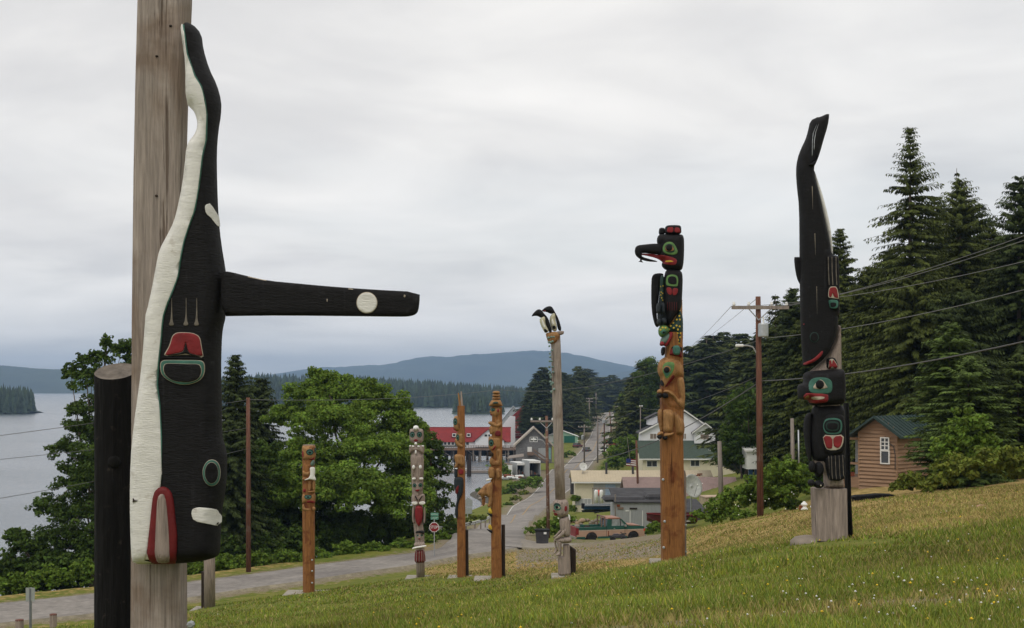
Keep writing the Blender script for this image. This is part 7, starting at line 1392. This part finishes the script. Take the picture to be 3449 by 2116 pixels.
# right-hand spruces
near = dict(wh=80, br=13, sp=19, sl=.46, droop=.38, hang=.85, ragged=.42)
conifer('tallest spruce with a pointed top between the whale pole and the right edge', 2190, 298, 1190, 96, 410, L_hem, 1, power=.86, **near)
conifer('dark spruce with a narrow leader right of the tallest one', 2310, 425, 1185, 100, 330, L_hem, 2, power=.62, **near)
conifer('thin bare-topped conifer leader between the two big spruces', 2302, 402, 700, 104, 70, L_hem, 3, zb=None, power=.9, wh=16, br=5, sp=8, sl=.5, droop=.35, hang=.8)
conifer('dark spruce cut by the right edge of the view', 2452, 420, 1190, 92, 320, L_dspr, 4, power=.62, **near)
conifer('small spruce top just right of the right-hand whale', 2022, 543, 1180, 112, 170, L_hem, 5, power=.62, **near)
conifer('bushy spruce behind the black bear head', 2095, 640, 1180, 102, 250, L_hem, 6, power=.5, **near)
conifer('shaggy spruce left of the right-hand whale pole', 1908, 690, 1150, 118, 190, L_dspr, 7, power=.6, **near)
conifer('sparse pale-tipped conifer beside the grey transformer pole', 1866, 704, 1140, 130, 120, L_hem, 8, power=.7, wh=40, br=7, sp=11, sl=.6, droop=.3, hang=.7)
conifer('young bright spruce in front of the cabin roof', 2285, 770, 1190, 66, 230, L_lspr, 9, power=.62, wh=44, br=11, sp=14, sl=.45, droop=.2, hang=.3, name='young_spruce')
conifer('young spruce right of the cabin against the dark wood', 2330, 860, 1200, 62, 260, L_lspr, 10, power=.6, wh=38, br=11, sp=13, sl=.42, droop=.2, hang=.3, name='young_spruce')
conifer('young spruce at the right edge beside the dry slope', 2450, 850, 1190, 66, 210, L_spr, 11, power=.6, wh=36, br=10, sp=12, sl=.42, droop=.2, hang=.3, name='young_spruce')
conifer('dark spruce filling the gap behind the cabin', 2130, 800, 1170, 108, 260, L_dspr, 12, power=.5, **near)
conifer('dark spruce low behind the right-hand young spruces', 2390, 640, 1180, 108, 300, L_dspr, 13, power=.45, **near)
conifer('dark spruce standing behind the leaning grey stub', 1985, 780, 1150, 122, 230, L_dspr, 14, power=.5, **near)
for j_, (x, y, w_, D_, mm) in enumerate([(2252, 470, 260, 108, L_hem), (2342, 488, 270, 106, L_dspr), (2385, 545, 260, 104, L_hem), (2140, 600, 280, 110, L_dspr), (2060, 690, 240, 112, L_hem), (2440, 620, 300, 100, L_hem), (1950, 760, 220, 116, L_hem), (2200, 640, 320, 92, L_hem), (2310, 700, 330, 90, L_dspr), (2000, 640, 200, 114, L_hem), (1965, 705, 210, 118, L_dspr)]):
    conifer(['dense hemlock just right of the tallest spruce', 'rounded dark spruce between the leader and the right edge', 'drooping hemlock below the right-edge spruce top', 'dark spruce low on the left side of the tallest one', 'hemlock just above the black bear head', 'wide hemlock low at the right edge of the wood', 'hemlock behind the black pole, left side', 'broad hemlock in front of the tallest spruce', 'broad dark spruce behind the young spruces', 'hemlock peeking out left of the right-hand whale', 'dark spruce between the grey transformer and the whale pole'][j_], x, y, 1185, D_, w_, mm, 300 + j_, power=.5, wh=72, br=13, sp=19, sl=.5, droop=.42, hang=.95, ragged=.4)
# hillside: shared crowns, each tree its own object
PROT = []
for s in range(6):
    V, Q, col, _ = conifer_geo(40 + s, 1.0, .19 + .02 * (s % 3), wh=30, br=9, sp=8, sl=.075, droop=.25, hang=.5, power=.62 + .07 * (s % 3), ragged=.4)
    for mi, mm in ((0, L_dspr), (1, L_hem)):
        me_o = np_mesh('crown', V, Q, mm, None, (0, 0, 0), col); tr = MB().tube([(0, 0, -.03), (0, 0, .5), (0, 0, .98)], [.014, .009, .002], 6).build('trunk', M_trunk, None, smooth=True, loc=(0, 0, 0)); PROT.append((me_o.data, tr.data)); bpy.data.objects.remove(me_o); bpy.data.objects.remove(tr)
rt = random.Random(21)
def htree(x, yt, D, label, group, dark=None, fat=1.0, yb=None):
    t_ = WO(x, yt, D); zg = gz(t_[0], D) if yb is None else WO(x, yb, D)[2]; H = max(5, t_[2] - zg); k = rt.randrange(6) * 2 + (rt.random() < .5 if dark is None else (0 if dark else 1)); T = thing('conifer', label, 'tree', (t_[0], D, zg), group)
    for nm, me in zip(('crown', 'trunk'), PROT[k]):
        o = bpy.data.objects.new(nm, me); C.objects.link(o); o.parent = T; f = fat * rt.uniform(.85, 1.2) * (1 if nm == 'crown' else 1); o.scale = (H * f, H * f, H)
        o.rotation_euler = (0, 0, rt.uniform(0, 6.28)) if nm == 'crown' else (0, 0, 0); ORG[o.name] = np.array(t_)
sky_ = [(1560, 866), (1600, 800), (1640, 790), (1665, 806), (1690, 830), (1712, 800), (1735, 792), (1760, 805), (1790, 815), (1815, 800), (1850, 780), (1885, 752)]
for i, (x, y) in enumerate([(1655, 860), (1668, 826), (1683, 840), (1700, 812), (1716, 800), (1742, 793), (1762, 812), (1780, 798), (1803, 806), (1846, 770), (1868, 790), (1893, 730), (1912, 740)]):
    htree(x, y, (300 if x < 1790 else 180) + rt.uniform(-15, 25), 'spruce on the skyline between the tall eagle pole and the reddish utility pole', 'skyline spruces behind the reddish pole', fat=1.7 if x < 1790 else 1.35)
for i in range(40):
    x = rt.uniform(1640, 1990); y = rt.uniform(845, 930); htree(x, y, (275 if x < 1850 else 145) + (960 - y) * .4 + rt.uniform(0, 30), 'spruce in the dark stand above the white house', 'spruces of the stand above the white house', fat=1.7 if x < 1850 else 1.3)
for i, (x, y) in enumerate([(1548, 868), (1562, 856), (1576, 872), (1538, 890), (1592, 880), (1522, 903), (1606, 892), (1530, 915)]):
    htree(x, y, 330 + rt.uniform(-20, 30), 'green conifer left of the bear head on the tall eagle pole', 'conifers left of the bear head', dark=False, fat=1.35)
for i, (x, y) in enumerate([(1272, 948), (1284, 915), (1296, 893), (1307, 880), (1318, 893), (1332, 905), (1265, 975), (1289, 930), (1305, 915)]):
    htree(x, y, 480 + rt.uniform(-20, 30), 'dark spruce in the stand on the point left of the puffin pole', 'dark spruces on the point', dark=True, fat=1.6, yb=1045)
for i, (x, y) in enumerate([(1352, 892), (1366, 898), (1378, 905), (1391, 878), (1403, 890), (1414, 884), (1424, 905), (1437, 912), (1449, 905), (1461, 915), (1473, 900), (1484, 908), (1496, 912), (1508, 905), (1445, 930), (1343, 905), (1358, 915), (1372, 920), (1386, 915)]):
    htree(x, y, (900 if x > 1410 else 560) + rt.uniform(-50, 60), 'conifer in the wood beyond the top of the far road', 'conifers beyond the far road', dark=rt.random() < .35, fat=1.5 if x < 1410 else 2.2, yb=1020 if x < 1410 else 1000)
for i in range(24):
    x = rt.uniform(1322, 1400); htree(x, rt.uniform(925, 985), rt.uniform(490, 560), 'conifer on the slope left of the far road', 'conifers left of the far road', dark=rt.random() < .3, fat=1.4, yb=1042)
for i in range(16):
    x = rt.uniform(1500, 1640); htree(x, rt.uniform(918, 945), rt.uniform(650, 800), 'conifer in the far wood right of the road top', 'conifers right of the road top', fat=1.6, yb=1010)
# left-hand conifer behind the whale
conifer('dark drooping spruce right of the near whale body', 566, 850, 1400, 100, 190, L_dspr, 31, group='trees below the lower road', zb=EZ - 18, power=.55, **near)
conifer('second dark spruce between the whale and the bright alder', 625, 905, 1400, 112, 190, L_dspr, 32, group='trees below the lower road', zb=EZ - 20, power=.5, **near)
conifer('low dark spruce behind the plain brown utility pole', 560, 1010, 1400, 94, 220, L_dspr, 33, group='trees below the lower road', zb=EZ - 16, power=.45, **near)

def B_(l, D): return [(a[0], a[1], a[2], a[3] if len(a) > 3 else a[2] * .8, a[4] if len(a) > 4 else D) for a in l]
G_ = 'trees below the lower road'
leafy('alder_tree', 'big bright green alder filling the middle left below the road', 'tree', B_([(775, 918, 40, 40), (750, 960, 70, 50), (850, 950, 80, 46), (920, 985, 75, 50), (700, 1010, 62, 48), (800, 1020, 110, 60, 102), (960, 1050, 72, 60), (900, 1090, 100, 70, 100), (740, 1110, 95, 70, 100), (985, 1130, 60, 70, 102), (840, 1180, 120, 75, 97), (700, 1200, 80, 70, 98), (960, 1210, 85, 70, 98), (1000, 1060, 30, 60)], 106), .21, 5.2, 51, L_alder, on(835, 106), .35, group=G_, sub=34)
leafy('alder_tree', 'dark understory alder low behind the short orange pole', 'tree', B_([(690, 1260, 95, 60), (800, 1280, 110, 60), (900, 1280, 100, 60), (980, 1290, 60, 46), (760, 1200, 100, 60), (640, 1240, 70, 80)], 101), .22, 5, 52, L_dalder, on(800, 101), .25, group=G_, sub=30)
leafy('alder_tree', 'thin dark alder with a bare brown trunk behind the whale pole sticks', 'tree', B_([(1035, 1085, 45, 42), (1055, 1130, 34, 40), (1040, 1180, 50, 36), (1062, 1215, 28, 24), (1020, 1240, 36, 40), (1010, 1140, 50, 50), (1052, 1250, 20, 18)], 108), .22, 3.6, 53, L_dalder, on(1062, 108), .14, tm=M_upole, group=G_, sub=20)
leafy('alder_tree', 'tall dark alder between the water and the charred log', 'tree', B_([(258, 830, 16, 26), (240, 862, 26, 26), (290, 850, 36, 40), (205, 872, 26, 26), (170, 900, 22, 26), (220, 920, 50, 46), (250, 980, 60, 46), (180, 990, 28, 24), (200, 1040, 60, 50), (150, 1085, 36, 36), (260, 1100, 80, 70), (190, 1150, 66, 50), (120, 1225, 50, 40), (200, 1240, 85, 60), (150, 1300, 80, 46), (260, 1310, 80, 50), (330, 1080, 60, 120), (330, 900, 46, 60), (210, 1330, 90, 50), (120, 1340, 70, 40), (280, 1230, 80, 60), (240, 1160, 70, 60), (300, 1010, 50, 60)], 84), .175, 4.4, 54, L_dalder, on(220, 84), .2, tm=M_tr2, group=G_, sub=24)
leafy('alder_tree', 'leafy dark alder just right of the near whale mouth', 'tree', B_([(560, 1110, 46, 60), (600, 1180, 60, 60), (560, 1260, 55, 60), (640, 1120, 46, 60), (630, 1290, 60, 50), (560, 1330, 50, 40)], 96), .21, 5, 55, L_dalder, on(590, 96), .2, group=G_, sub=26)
leafy('shrub', 'leafy shrub at the lower left beside the water', 'shrub', B_([(60, 1320, 50, 36), (20, 1370, 50, 40), (95, 1370, 60, 36), (150, 1360, 50, 30), (40, 1290, 30, 20)], 82), .24, 4.6, 56, L_dalder, on(60, 82), .08, group='shrubs along the lower road', sub=24)
rg = random.Random(9)
for i in range(13):
    x = 30 + i * 84; yb = np.interp(x, [0, 500, 758, 1060], [1440, 1385, 1352, 1312]); D5 = np.interp(x, [0, 500, 758, 1060], [84, 90, 97, 108]); leafy('shrub', ['dark thicket below the road, %s' % s for s in ('at the left frame edge', 'left of the grey sign', 'between the grey sign and the log', 'behind the charred log', 'behind the near pole', 'behind the whale mouth', 'left of the brown utility pole', 'right of the brown utility pole', 'left of the short orange pole', 'right of the short orange pole', 'under the middle of the bright alder', 'left of the pale-faced pole', 'behind the stop sign')][i], 'shrub',
          B_([(x - 30, yb - 30, 50, 34), (x + 30, yb - 35, 50, 34), (x, yb - 62, 50, 30), (x + 20, yb - 8, 50, 26)], D5), .24, 3.4, 400 + i, L_dalder, on(x, D5), .06, group='dark thicket below the lower road', sub=20, limbs=False)
for i, (x, yb, D, hp, wp) in enumerate([(-40, 1440, 77, 36, 70), (45, 1436, 77, 36, 60), (120, 1424, 77.5, 40, 60), (200, 1414, 79, 44, 60), (290, 1406, 80, 40, 60), (370, 1400, 81, 34, 60), (450, 1396, 82, 34, 60), (540, 1388, 83, 36, 55), (615, 1382, 84, 34, 50), (690, 1376, 85, 34, 50), (760, 1364, 87, 28, 45), (835, 1352, 89, 30, 45), (900, 1346, 90.5, 26, 45), (965, 1338, 92, 26, 40), (1022, 1330, 94, 30, 34), (1065, 1322, 96, 28, 24)]):
    leafy('shrub', ['roadside shrub %s, beside the lower road' % s for s in ('at the left frame edge', 'behind the blank grey sign', 'above the right bollard', 'just left of the charred log', 'hidden beside the near pole', 'behind the near pole foot', 'right of the near pole foot', 'behind the plain grey pole', 'at the foot of the brown utility pole', 'left of the short orange pole', 'right behind the short orange pole', 'between the short and the pale-faced pole', 'left of the pale-faced pole', 'behind the pale-faced pole skirt', 'behind the stop sign post', 'right of the stop sign')][i], 'shrub',
          B_([(x - wp * .35, yb - hp * .6, wp * .55, hp * .75), (x + wp * .35, yb - hp * .55, wp * .55, hp * .7), (x, yb - hp * 1.1, wp * .5, hp * .6), (x + wp * .5, yb - hp * .9, wp * .4, hp * .5)], D + 1.4), .19, 3.6, 70 + i, L_bush, on(x, D + .8), .05, group='shrubs along the lower road', sub=16, limbs=False)
# salmonberry bank right of centre
for i, (bl, D, lb, mm) in enumerate([([(1890, 1140, 60, 40), (1850, 1160, 50, 36), (1920, 1170, 40, 36), (1880, 1190, 60, 30)], 70, 'tall leafy thicket just left of the black bird carving', L_bush), ([(1800, 1185, 55, 34), (1840, 1210, 55, 30), (1770, 1210, 45, 30), (1880, 1215, 50, 22)], 71, 'bushy thicket round the foot of the tall reddish pole', L_bush), ([(1735, 1222, 40, 28), (1700, 1245, 40, 22), (1760, 1240, 50, 22), (1790, 1243, 40, 18)], 76, 'low thicket falling towards the dark block shed', L_bush),
        ([(1800, 1000, 60, 60), (1860, 1040, 55, 60), (1770, 1060, 50, 50), (1830, 1090, 60, 40), (1760, 1110, 40, 30)], 120, 'dark broadleaf tree behind the small white shed', L_dalder), ([(1800, 960, 36, 40), (1785, 1010, 30, 50), (1785, 1070, 30, 40)], 170, 'dark broadleaf tree right of the white house', L_dalder),
        ([(2165, 1172, 30, 16), (2190, 1158, 30, 22), (2225, 1172, 34, 16)], 56, 'yellow-green shrub at the right corner of the cabin', L_yb), ([(2300, 1135, 60, 34), (2360, 1120, 60, 40), (2420, 1110, 50, 40), (2460, 1135, 50, 32), (2260, 1160, 40, 16)], 52, 'yellow-green brush along the top of the dry slope', L_yb), ([(2330, 1040, 50, 60), (2290, 1080, 46, 50), (2370, 1090, 50, 40), (2300, 1120, 30, 26)], 57, 'broadleaf shrub among the young spruces right of the cabin', L_bush),
        ([(1516, 965, 34, 30), (1540, 985, 46, 36), (1510, 1000, 30, 30), (1532, 1020, 46, 30), (1560, 950, 26, 24), (1506, 1040, 22, 20), (1570, 1010, 36, 40)], 395, 'bright green alder clump right of the far road', L_alder), ([(1474, 1120, 28, 14), (1500, 1110, 46, 22), (1540, 1095, 50, 26), (1480, 1090, 26, 16), (1560, 1075, 40, 26), (1515, 1065, 40, 20)], 262, 'brushy bank beside the main road above the yellow roof', L_bush),
        ([(1590, 900, 60, 40), (1640, 930, 60, 50), (1600, 960, 60, 40), (1660, 980, 50, 50), (1620, 1010, 60, 40), (1570, 930, 40, 40)], 300, 'dark wooded slope tree behind the white house roof', L_dalder), ([(1195, 1128, 26, 24), (1212, 1140, 20, 18)], 300, 'rounded green bush left of the hat pole knees', L_bush), ([(1240, 1172, 30, 12), (1275, 1165, 30, 14), (1225, 1185, 22, 10), (1290, 1155, 18, 10)], 285, 'low brush between the main road and the scrap heap', L_bush),
        ([(1330, 1262, 40, 16), (1360, 1250, 30, 12), (1290, 1278, 30, 12), (1340, 1280, 40, 12)], 112, 'rounded weedy bank at the corner of the junction', L_bush), ([(1578, 1268, 20, 12), (1600, 1272, 24, 10), (1560, 1280, 16, 8)], 100, 'small shrub beside the maroon boat', L_bush), ([(1110, 1255, 26, 8), (1150, 1246, 24, 6), (1080, 1262, 20, 9)], 125, 'low green growth behind the guard rail', L_yb), ([(1345, 1085, 12, 7), (1370, 1092, 16, 7), (1352, 1100, 14, 8)], 400, 'shrubby verge by the red car', L_bush), ([(1385, 1200, 10, 8), (1375, 1225, 12, 8)], 200, 'weeds at the left corner of the cream-sided building', L_bush),
        ([(2050, 1110, 60, 60), (1990, 1080, 60, 60), (2010, 1150, 50, 30), (1960, 1150, 40, 40)], 96, 'dark undergrowth behind the right-hand whale pole', L_dalder)]):
    D2 = D; ls = .17 if D < 90 else .24 if D < 150 else .45 if D < 310 else .6; big = lb.endswith('tree') or 'tree' in lb
    leafy('broadleaf_tree' if big else 'shrub', lb, 'tree' if big else 'shrub', B_(bl, D), ls, 4.2, 120 + i, mm, on(bl[0][0], D), .15 if big else .05, group=None, sub=22 if D < 310 else 18, limbs=big)
rg = random.Random(3)
for i in range(10):
    x = 1785 + i * 18; leafy('broadleaf_tree', 'dark green tree low in the wood between the white house and the reddish pole', 'tree', B_([(x, 985 + rg.uniform(-20, 40), 40, 50), (x + rg.uniform(-20, 20), 1045 + rg.uniform(-10, 20), 40, 40)], 175 + rg.uniform(-20, 40)), .4, 4, 200 + i, L_dalder, on(x, 180), .15, group='dark trees between the white house and the reddish pole', sub=20)
for i, (x, y, w_) in enumerate([(1400, 1022, 26), (1380, 1008, 26), (1345, 1015, 30), (1365, 1030, 24)]):
    leafy('shrub', 'green brush on the slope left of the far road', 'shrub', B_([(x, y, w_, w_ * .5)], 500), .7, 4, 240 + i, L_bush, on(x, 500), .1, group='brush left of the far road', sub=18, limbs=False)
for i, (x, y, w_, h_) in enumerate([(1240, 1200, 16, 8), (1222, 1215, 14, 6), (1262, 1188, 14, 7), (1205, 1226, 12, 6), (1190, 1190, 14, 5), (1160, 1180, 18, 5), (1140, 1240, 20, 5), (1170, 1236, 18, 6)]):
    D3 = 26 * 3100 / (y - 930) * .86; leafy('shrub', 'tufty green growth on the bank left of the main road', 'shrub', B_([(x, y, w_, h_)], D3), .4, 4, 260 + i, L_bush if i % 2 else L_yb, on(x, D3), .1, group='green growth left of the main road', sub=14, limbs=False)

# grass: short mown lawn as fine blades, plus flowers
Mgr = mat('grass_blades', (.172, .225, .040), .8, .15, 1, bump=0, attr=True, trans=.25, spec=.15)
def scatter(n, Da, Db, pw, seed, xr=.425):
    r = np.random.RandomState(seed); u = r.rand(n); D = (Da ** (1 - pw) + u * (Db ** (1 - pw) - Da ** (1 - pw))) ** (1 / (1 - pw)); X = r.uniform(-xr, xr, n) * D; Z = ground(X, D); return r, X, D, Z
def pxof(X, D, Z): return (CX + F * X / D) / 1.3998, (HY - (Z - EZ) * F / D) / 1.3995
r, X, D, Z = scatter(330000, 7.5, 62, 1.75, 5)
px_, py_ = pxof(X, D, Z); yl_ = np.interp(px_, [300, 742, 1010, 1250, 1362, 1622, 1750, 2003, 2200, 2464, 3000], [1470, 1405, 1372, 1372, 1368, 1335, 1280, 1230, 1200, 1165, 1160]); keep = (py_ > yl_) & ((px_ > 300) | (py_ > 1505)); X, D, Z, px_, py_ = [a[keep] for a in (X, D, Z, px_, py_)]
d2 = np.full(len(X), 1e9); 
for (a, b) in [(T_.location.x, T_.location.y) for T_ in bpy.data.objects if T_.name.startswith('totem_pole') or T_.name.startswith('log_post')]: d2 = np.minimum(d2, np.where(D < b, ((X - a) / 1.15) ** 2 + ((D - b) / 3.2) ** 2, 9))
fn = np.sin(X * 1.3 + np.sin(D * .8) * 2) * np.sin(D * 1.1 + X * .4) + .5 * np.sin(X * 4.1 + D * 3.3); tuft = np.clip(.5 + .5 * fn, 0, 1)
n = len(X); h = (.035 + .055 * r.rand(n) ** 1.5) * (.7 + .8 * tuft) * (1 + D / 150); w_ = .0045 * (1 + D / 9); az = r.uniform(0, 6.28, n); ln = r.uniform(.1, .9, n) * h
dirv = np.stack([np.cos(az), np.sin(az)], 1); base = np.stack([X, D, Z - .01], 1); tip = base + np.stack([dirv[:, 0] * ln, dirv[:, 1] * ln, h], 1); sdv = np.stack([np.ones(n), np.zeros(n), np.zeros(n)], 1) * w_[:, None]
V = np.stack([base - sdv, base + sdv, tip], 1).reshape(-1, 3)
dryf = np.clip((np.interp(px_, [900, 1010, 1250, 1362, 1622, 1750, 2003, 2200, 2464], [1415, 1392, 1393, 1387, 1355, 1322, 1293, 1290, 1250]) + 8 - py_) / 22, 0, 1) * (px_ > 1000)
pathf = np.clip(1 - np.abs(py_ - np.interp(px_, [1350, 1700, 2464], [1530, 1500, 1430])) / 30, 0, 1) * (px_ > 1350)
isdry = (r.rand(n) < .13 + .10 * (1 - tuft) + .72 * dryf + .6 * pathf); bn = np.sin(X * .45 + 2 * np.sin(D * .21)) * np.sin(D * .38 + X * .17) + .6 * np.sin(X * 1.1 - D * .7 + 1.3); isdry = isdry | (r.rand(n) < np.clip(.2 * bn, 0, .4)); c = r.uniform(.62, 1.4, n) * (.82 + .3 * tuft) * (1 - .16 * bn); col = np.stack([c, c, c], 1); col[isdry] *= np.array((1.9, 1.2, 2.5)); col[~isdry & (r.rand(n) < .3)] *= np.array((1.35, 1.1, .8))
kp = (r.rand(n) > pathf * .9) & ((d2 > .9) | (r.rand(n) < .1)); V = V.reshape(n, 3, 3)[kp].reshape(-1, 3); col = np.repeat(col[kp], 3, 0)
o = np_mesh('grass', V, np.arange(len(V)).reshape(-1, 3), Mgr, None, (0, 0, 0), col); tag(o, 'short green lawn grass with dry blades', 'grass', kind='stuff')
# rough dry grass on the bank beyond the lawn
r, X, D, Z = scatter(90000, 20, 88, 1.2, 8); px_, py_ = pxof(X, D, Z); yl2 = np.interp(px_, [900, 1010, 1250, 1362, 1622, 1750, 2003, 2200, 2464], [1415, 1392, 1393, 1387, 1355, 1322, 1293, 1290, 1250]); keep = (px_ > 1020) & (py_ < yl2 + 6) & (py_ > np.interp(px_, [1000, 1250, 1400, 1560, 1700, 2000, 2464], [1345, 1322, 1317, 1302, 1262, 1205, 1165]))
X, D, Z, px_, py_ = [a[keep] for a in (X, D, Z, px_, py_)]; n = len(X); r2_ = np.random.RandomState(4); h = r2_.uniform(.05, .15, n); az = r2_.uniform(0, 6.28, n); ln = h * r2_.uniform(.3, 1.6, n); w_ = .010 + D * .00022
base = np.stack([X, D, Z - .01], 1); tip = base + np.stack([np.cos(az) * ln, np.sin(az) * ln, h * .8], 1); sdv = np.stack([np.ones(n), np.zeros(n), np.zeros(n)], 1) * w_[:, None]; V = np.stack([base - sdv, base + sdv, tip], 1).reshape(-1, 3)
fn = np.sin(X * .7 + 1) * np.sin(D * .5) + .6 * np.sin(X * 2.1 + D * 1.7); gq = (r2_.rand(n) < np.clip(.42 + .32 * fn, .08, .9)); c = r2_.uniform(.6, 1.3, n); col = np.stack([c * 2.1, c * 1.22, c * 2.7], 1); col[gq] = np.stack([c[gq] * 1.05, c[gq] * 1.0, c[gq] * .9], 1)
o = np_mesh('dry_grass', V, np.arange(len(V)).reshape(-1, 3), Mgr, None, (0, 0, 0), np.repeat(col, 3, 0)); tag(o, 'straw-coloured dry grass on the bank beyond the lawn', 'grass', kind='stuff')
def flowers(nm, lab, n, seed, m, size, fpx):
    r, X, D, Z = scatter(n, 9, 55, 1.6, seed); px_, py_ = pxof(X, D, Z); dens = fpx(px_, py_); k = (r.rand(n) < dens) & (py_ > np.interp(px_, [300, 1010, 1362, 1622, 2003, 2464], [1470, 1392, 1387, 1355, 1270, 1168])); X, D, Z = X[k], D[k], Z[k]; n = len(X); s = size * r.uniform(.7, 1.3, n) * (1 + D / 60); Pc = np.stack([X, D, Z + r.uniform(.03, .07, n)], 1)
    dv = np.array([(1, 0, 0), (0, 1, 0), (-1, 0, 0), (0, -1, 0), (0, 0, .8), (0, 0, -.8)]); V = (Pc[:, None] + dv[None] * s[:, None, None]).reshape(-1, 3); tri = np.array([(0, 1, 4), (1, 2, 4), (2, 3, 4), (3, 0, 4), (1, 0, 5), (2, 1, 5), (3, 2, 5), (0, 3, 5)]); Q = (np.arange(n)[:, None, None] * 6 + tri[None]).reshape(-1, 3)
    o = np_mesh(nm, V, Q, m); tag(o, lab, 'flowers', kind='stuff')
flowers('clover_flowers', 'small white clover heads scattered over the lawn', 1300, 15, M_trim, .010, lambda x, y: np.clip((x - 1250) / 900, .03, 1) * np.where(y > 1380, .8, .35))
flowers('buttercup_flowers', 'tiny yellow buttercups scattered over the lawn', 1300, 16, mat('buttercup_yellow', (.75, .5, .03), bump=0), .012, lambda x, y: .25 + .5 * np.exp(-((x - 1150) / 140) ** 2 - ((y - 1465) / 22) ** 2) * 1.5 + .0 * x)
r = np.random.RandomState(6); pp = [WO(1790 + r.uniform(-110, 130), 1195 + r.uniform(-40, 45), 69.0 + r.uniform(-.5, .5)) for _ in range(16)]; mb = MB()
for p in pp: mb.lathe((p[0], p[1], p[2]), [(.01, -.03), (.035, 0), (.01, .03)], 6)
o = mb.build('white_blossoms', M_trim); tag(o, 'white blossoms dotted over the thicket by the reddish pole', 'blossoms', kind='stuff')
# stones and gravel on the bank below the side road
r, X, D, Z = scatter(26000, 44, 86, 1.01, 12); px_, py_ = pxof(X, D, Z); k = (px_ > 1240) & (px_ < 1640) & (py_ < 1368) & (py_ > np.interp(px_, [1240, 1400, 1560, 1640], [1322, 1317, 1303, 1280])) & (py_ < np.interp(px_, [1240, 1640], [1376, 1330])); X, D, Z = X[k], D[k], Z[k]; n = len(X); rz = np.random.RandomState(2); s = rz.uniform(.02, .07, n); dv = np.array([(1, 0, 0), (0, 1, 0), (-1, 0, 0), (0, -1, 0), (0, 0, .7)]); V = (np.stack([X, D, Z], 1)[:, None] + dv[None] * s[:, None, None]).reshape(-1, 3); tri = np.array([(0, 1, 4), (1, 2, 4), (2, 3, 4), (3, 0, 4)]); Q = (np.arange(n)[:, None, None] * 5 + tri[None]).reshape(-1, 3)
o = np_mesh('gravel', V, Q, M_rock); tag(o, 'loose stones on the bank below the gravel track', 'gravel', kind='stuff')
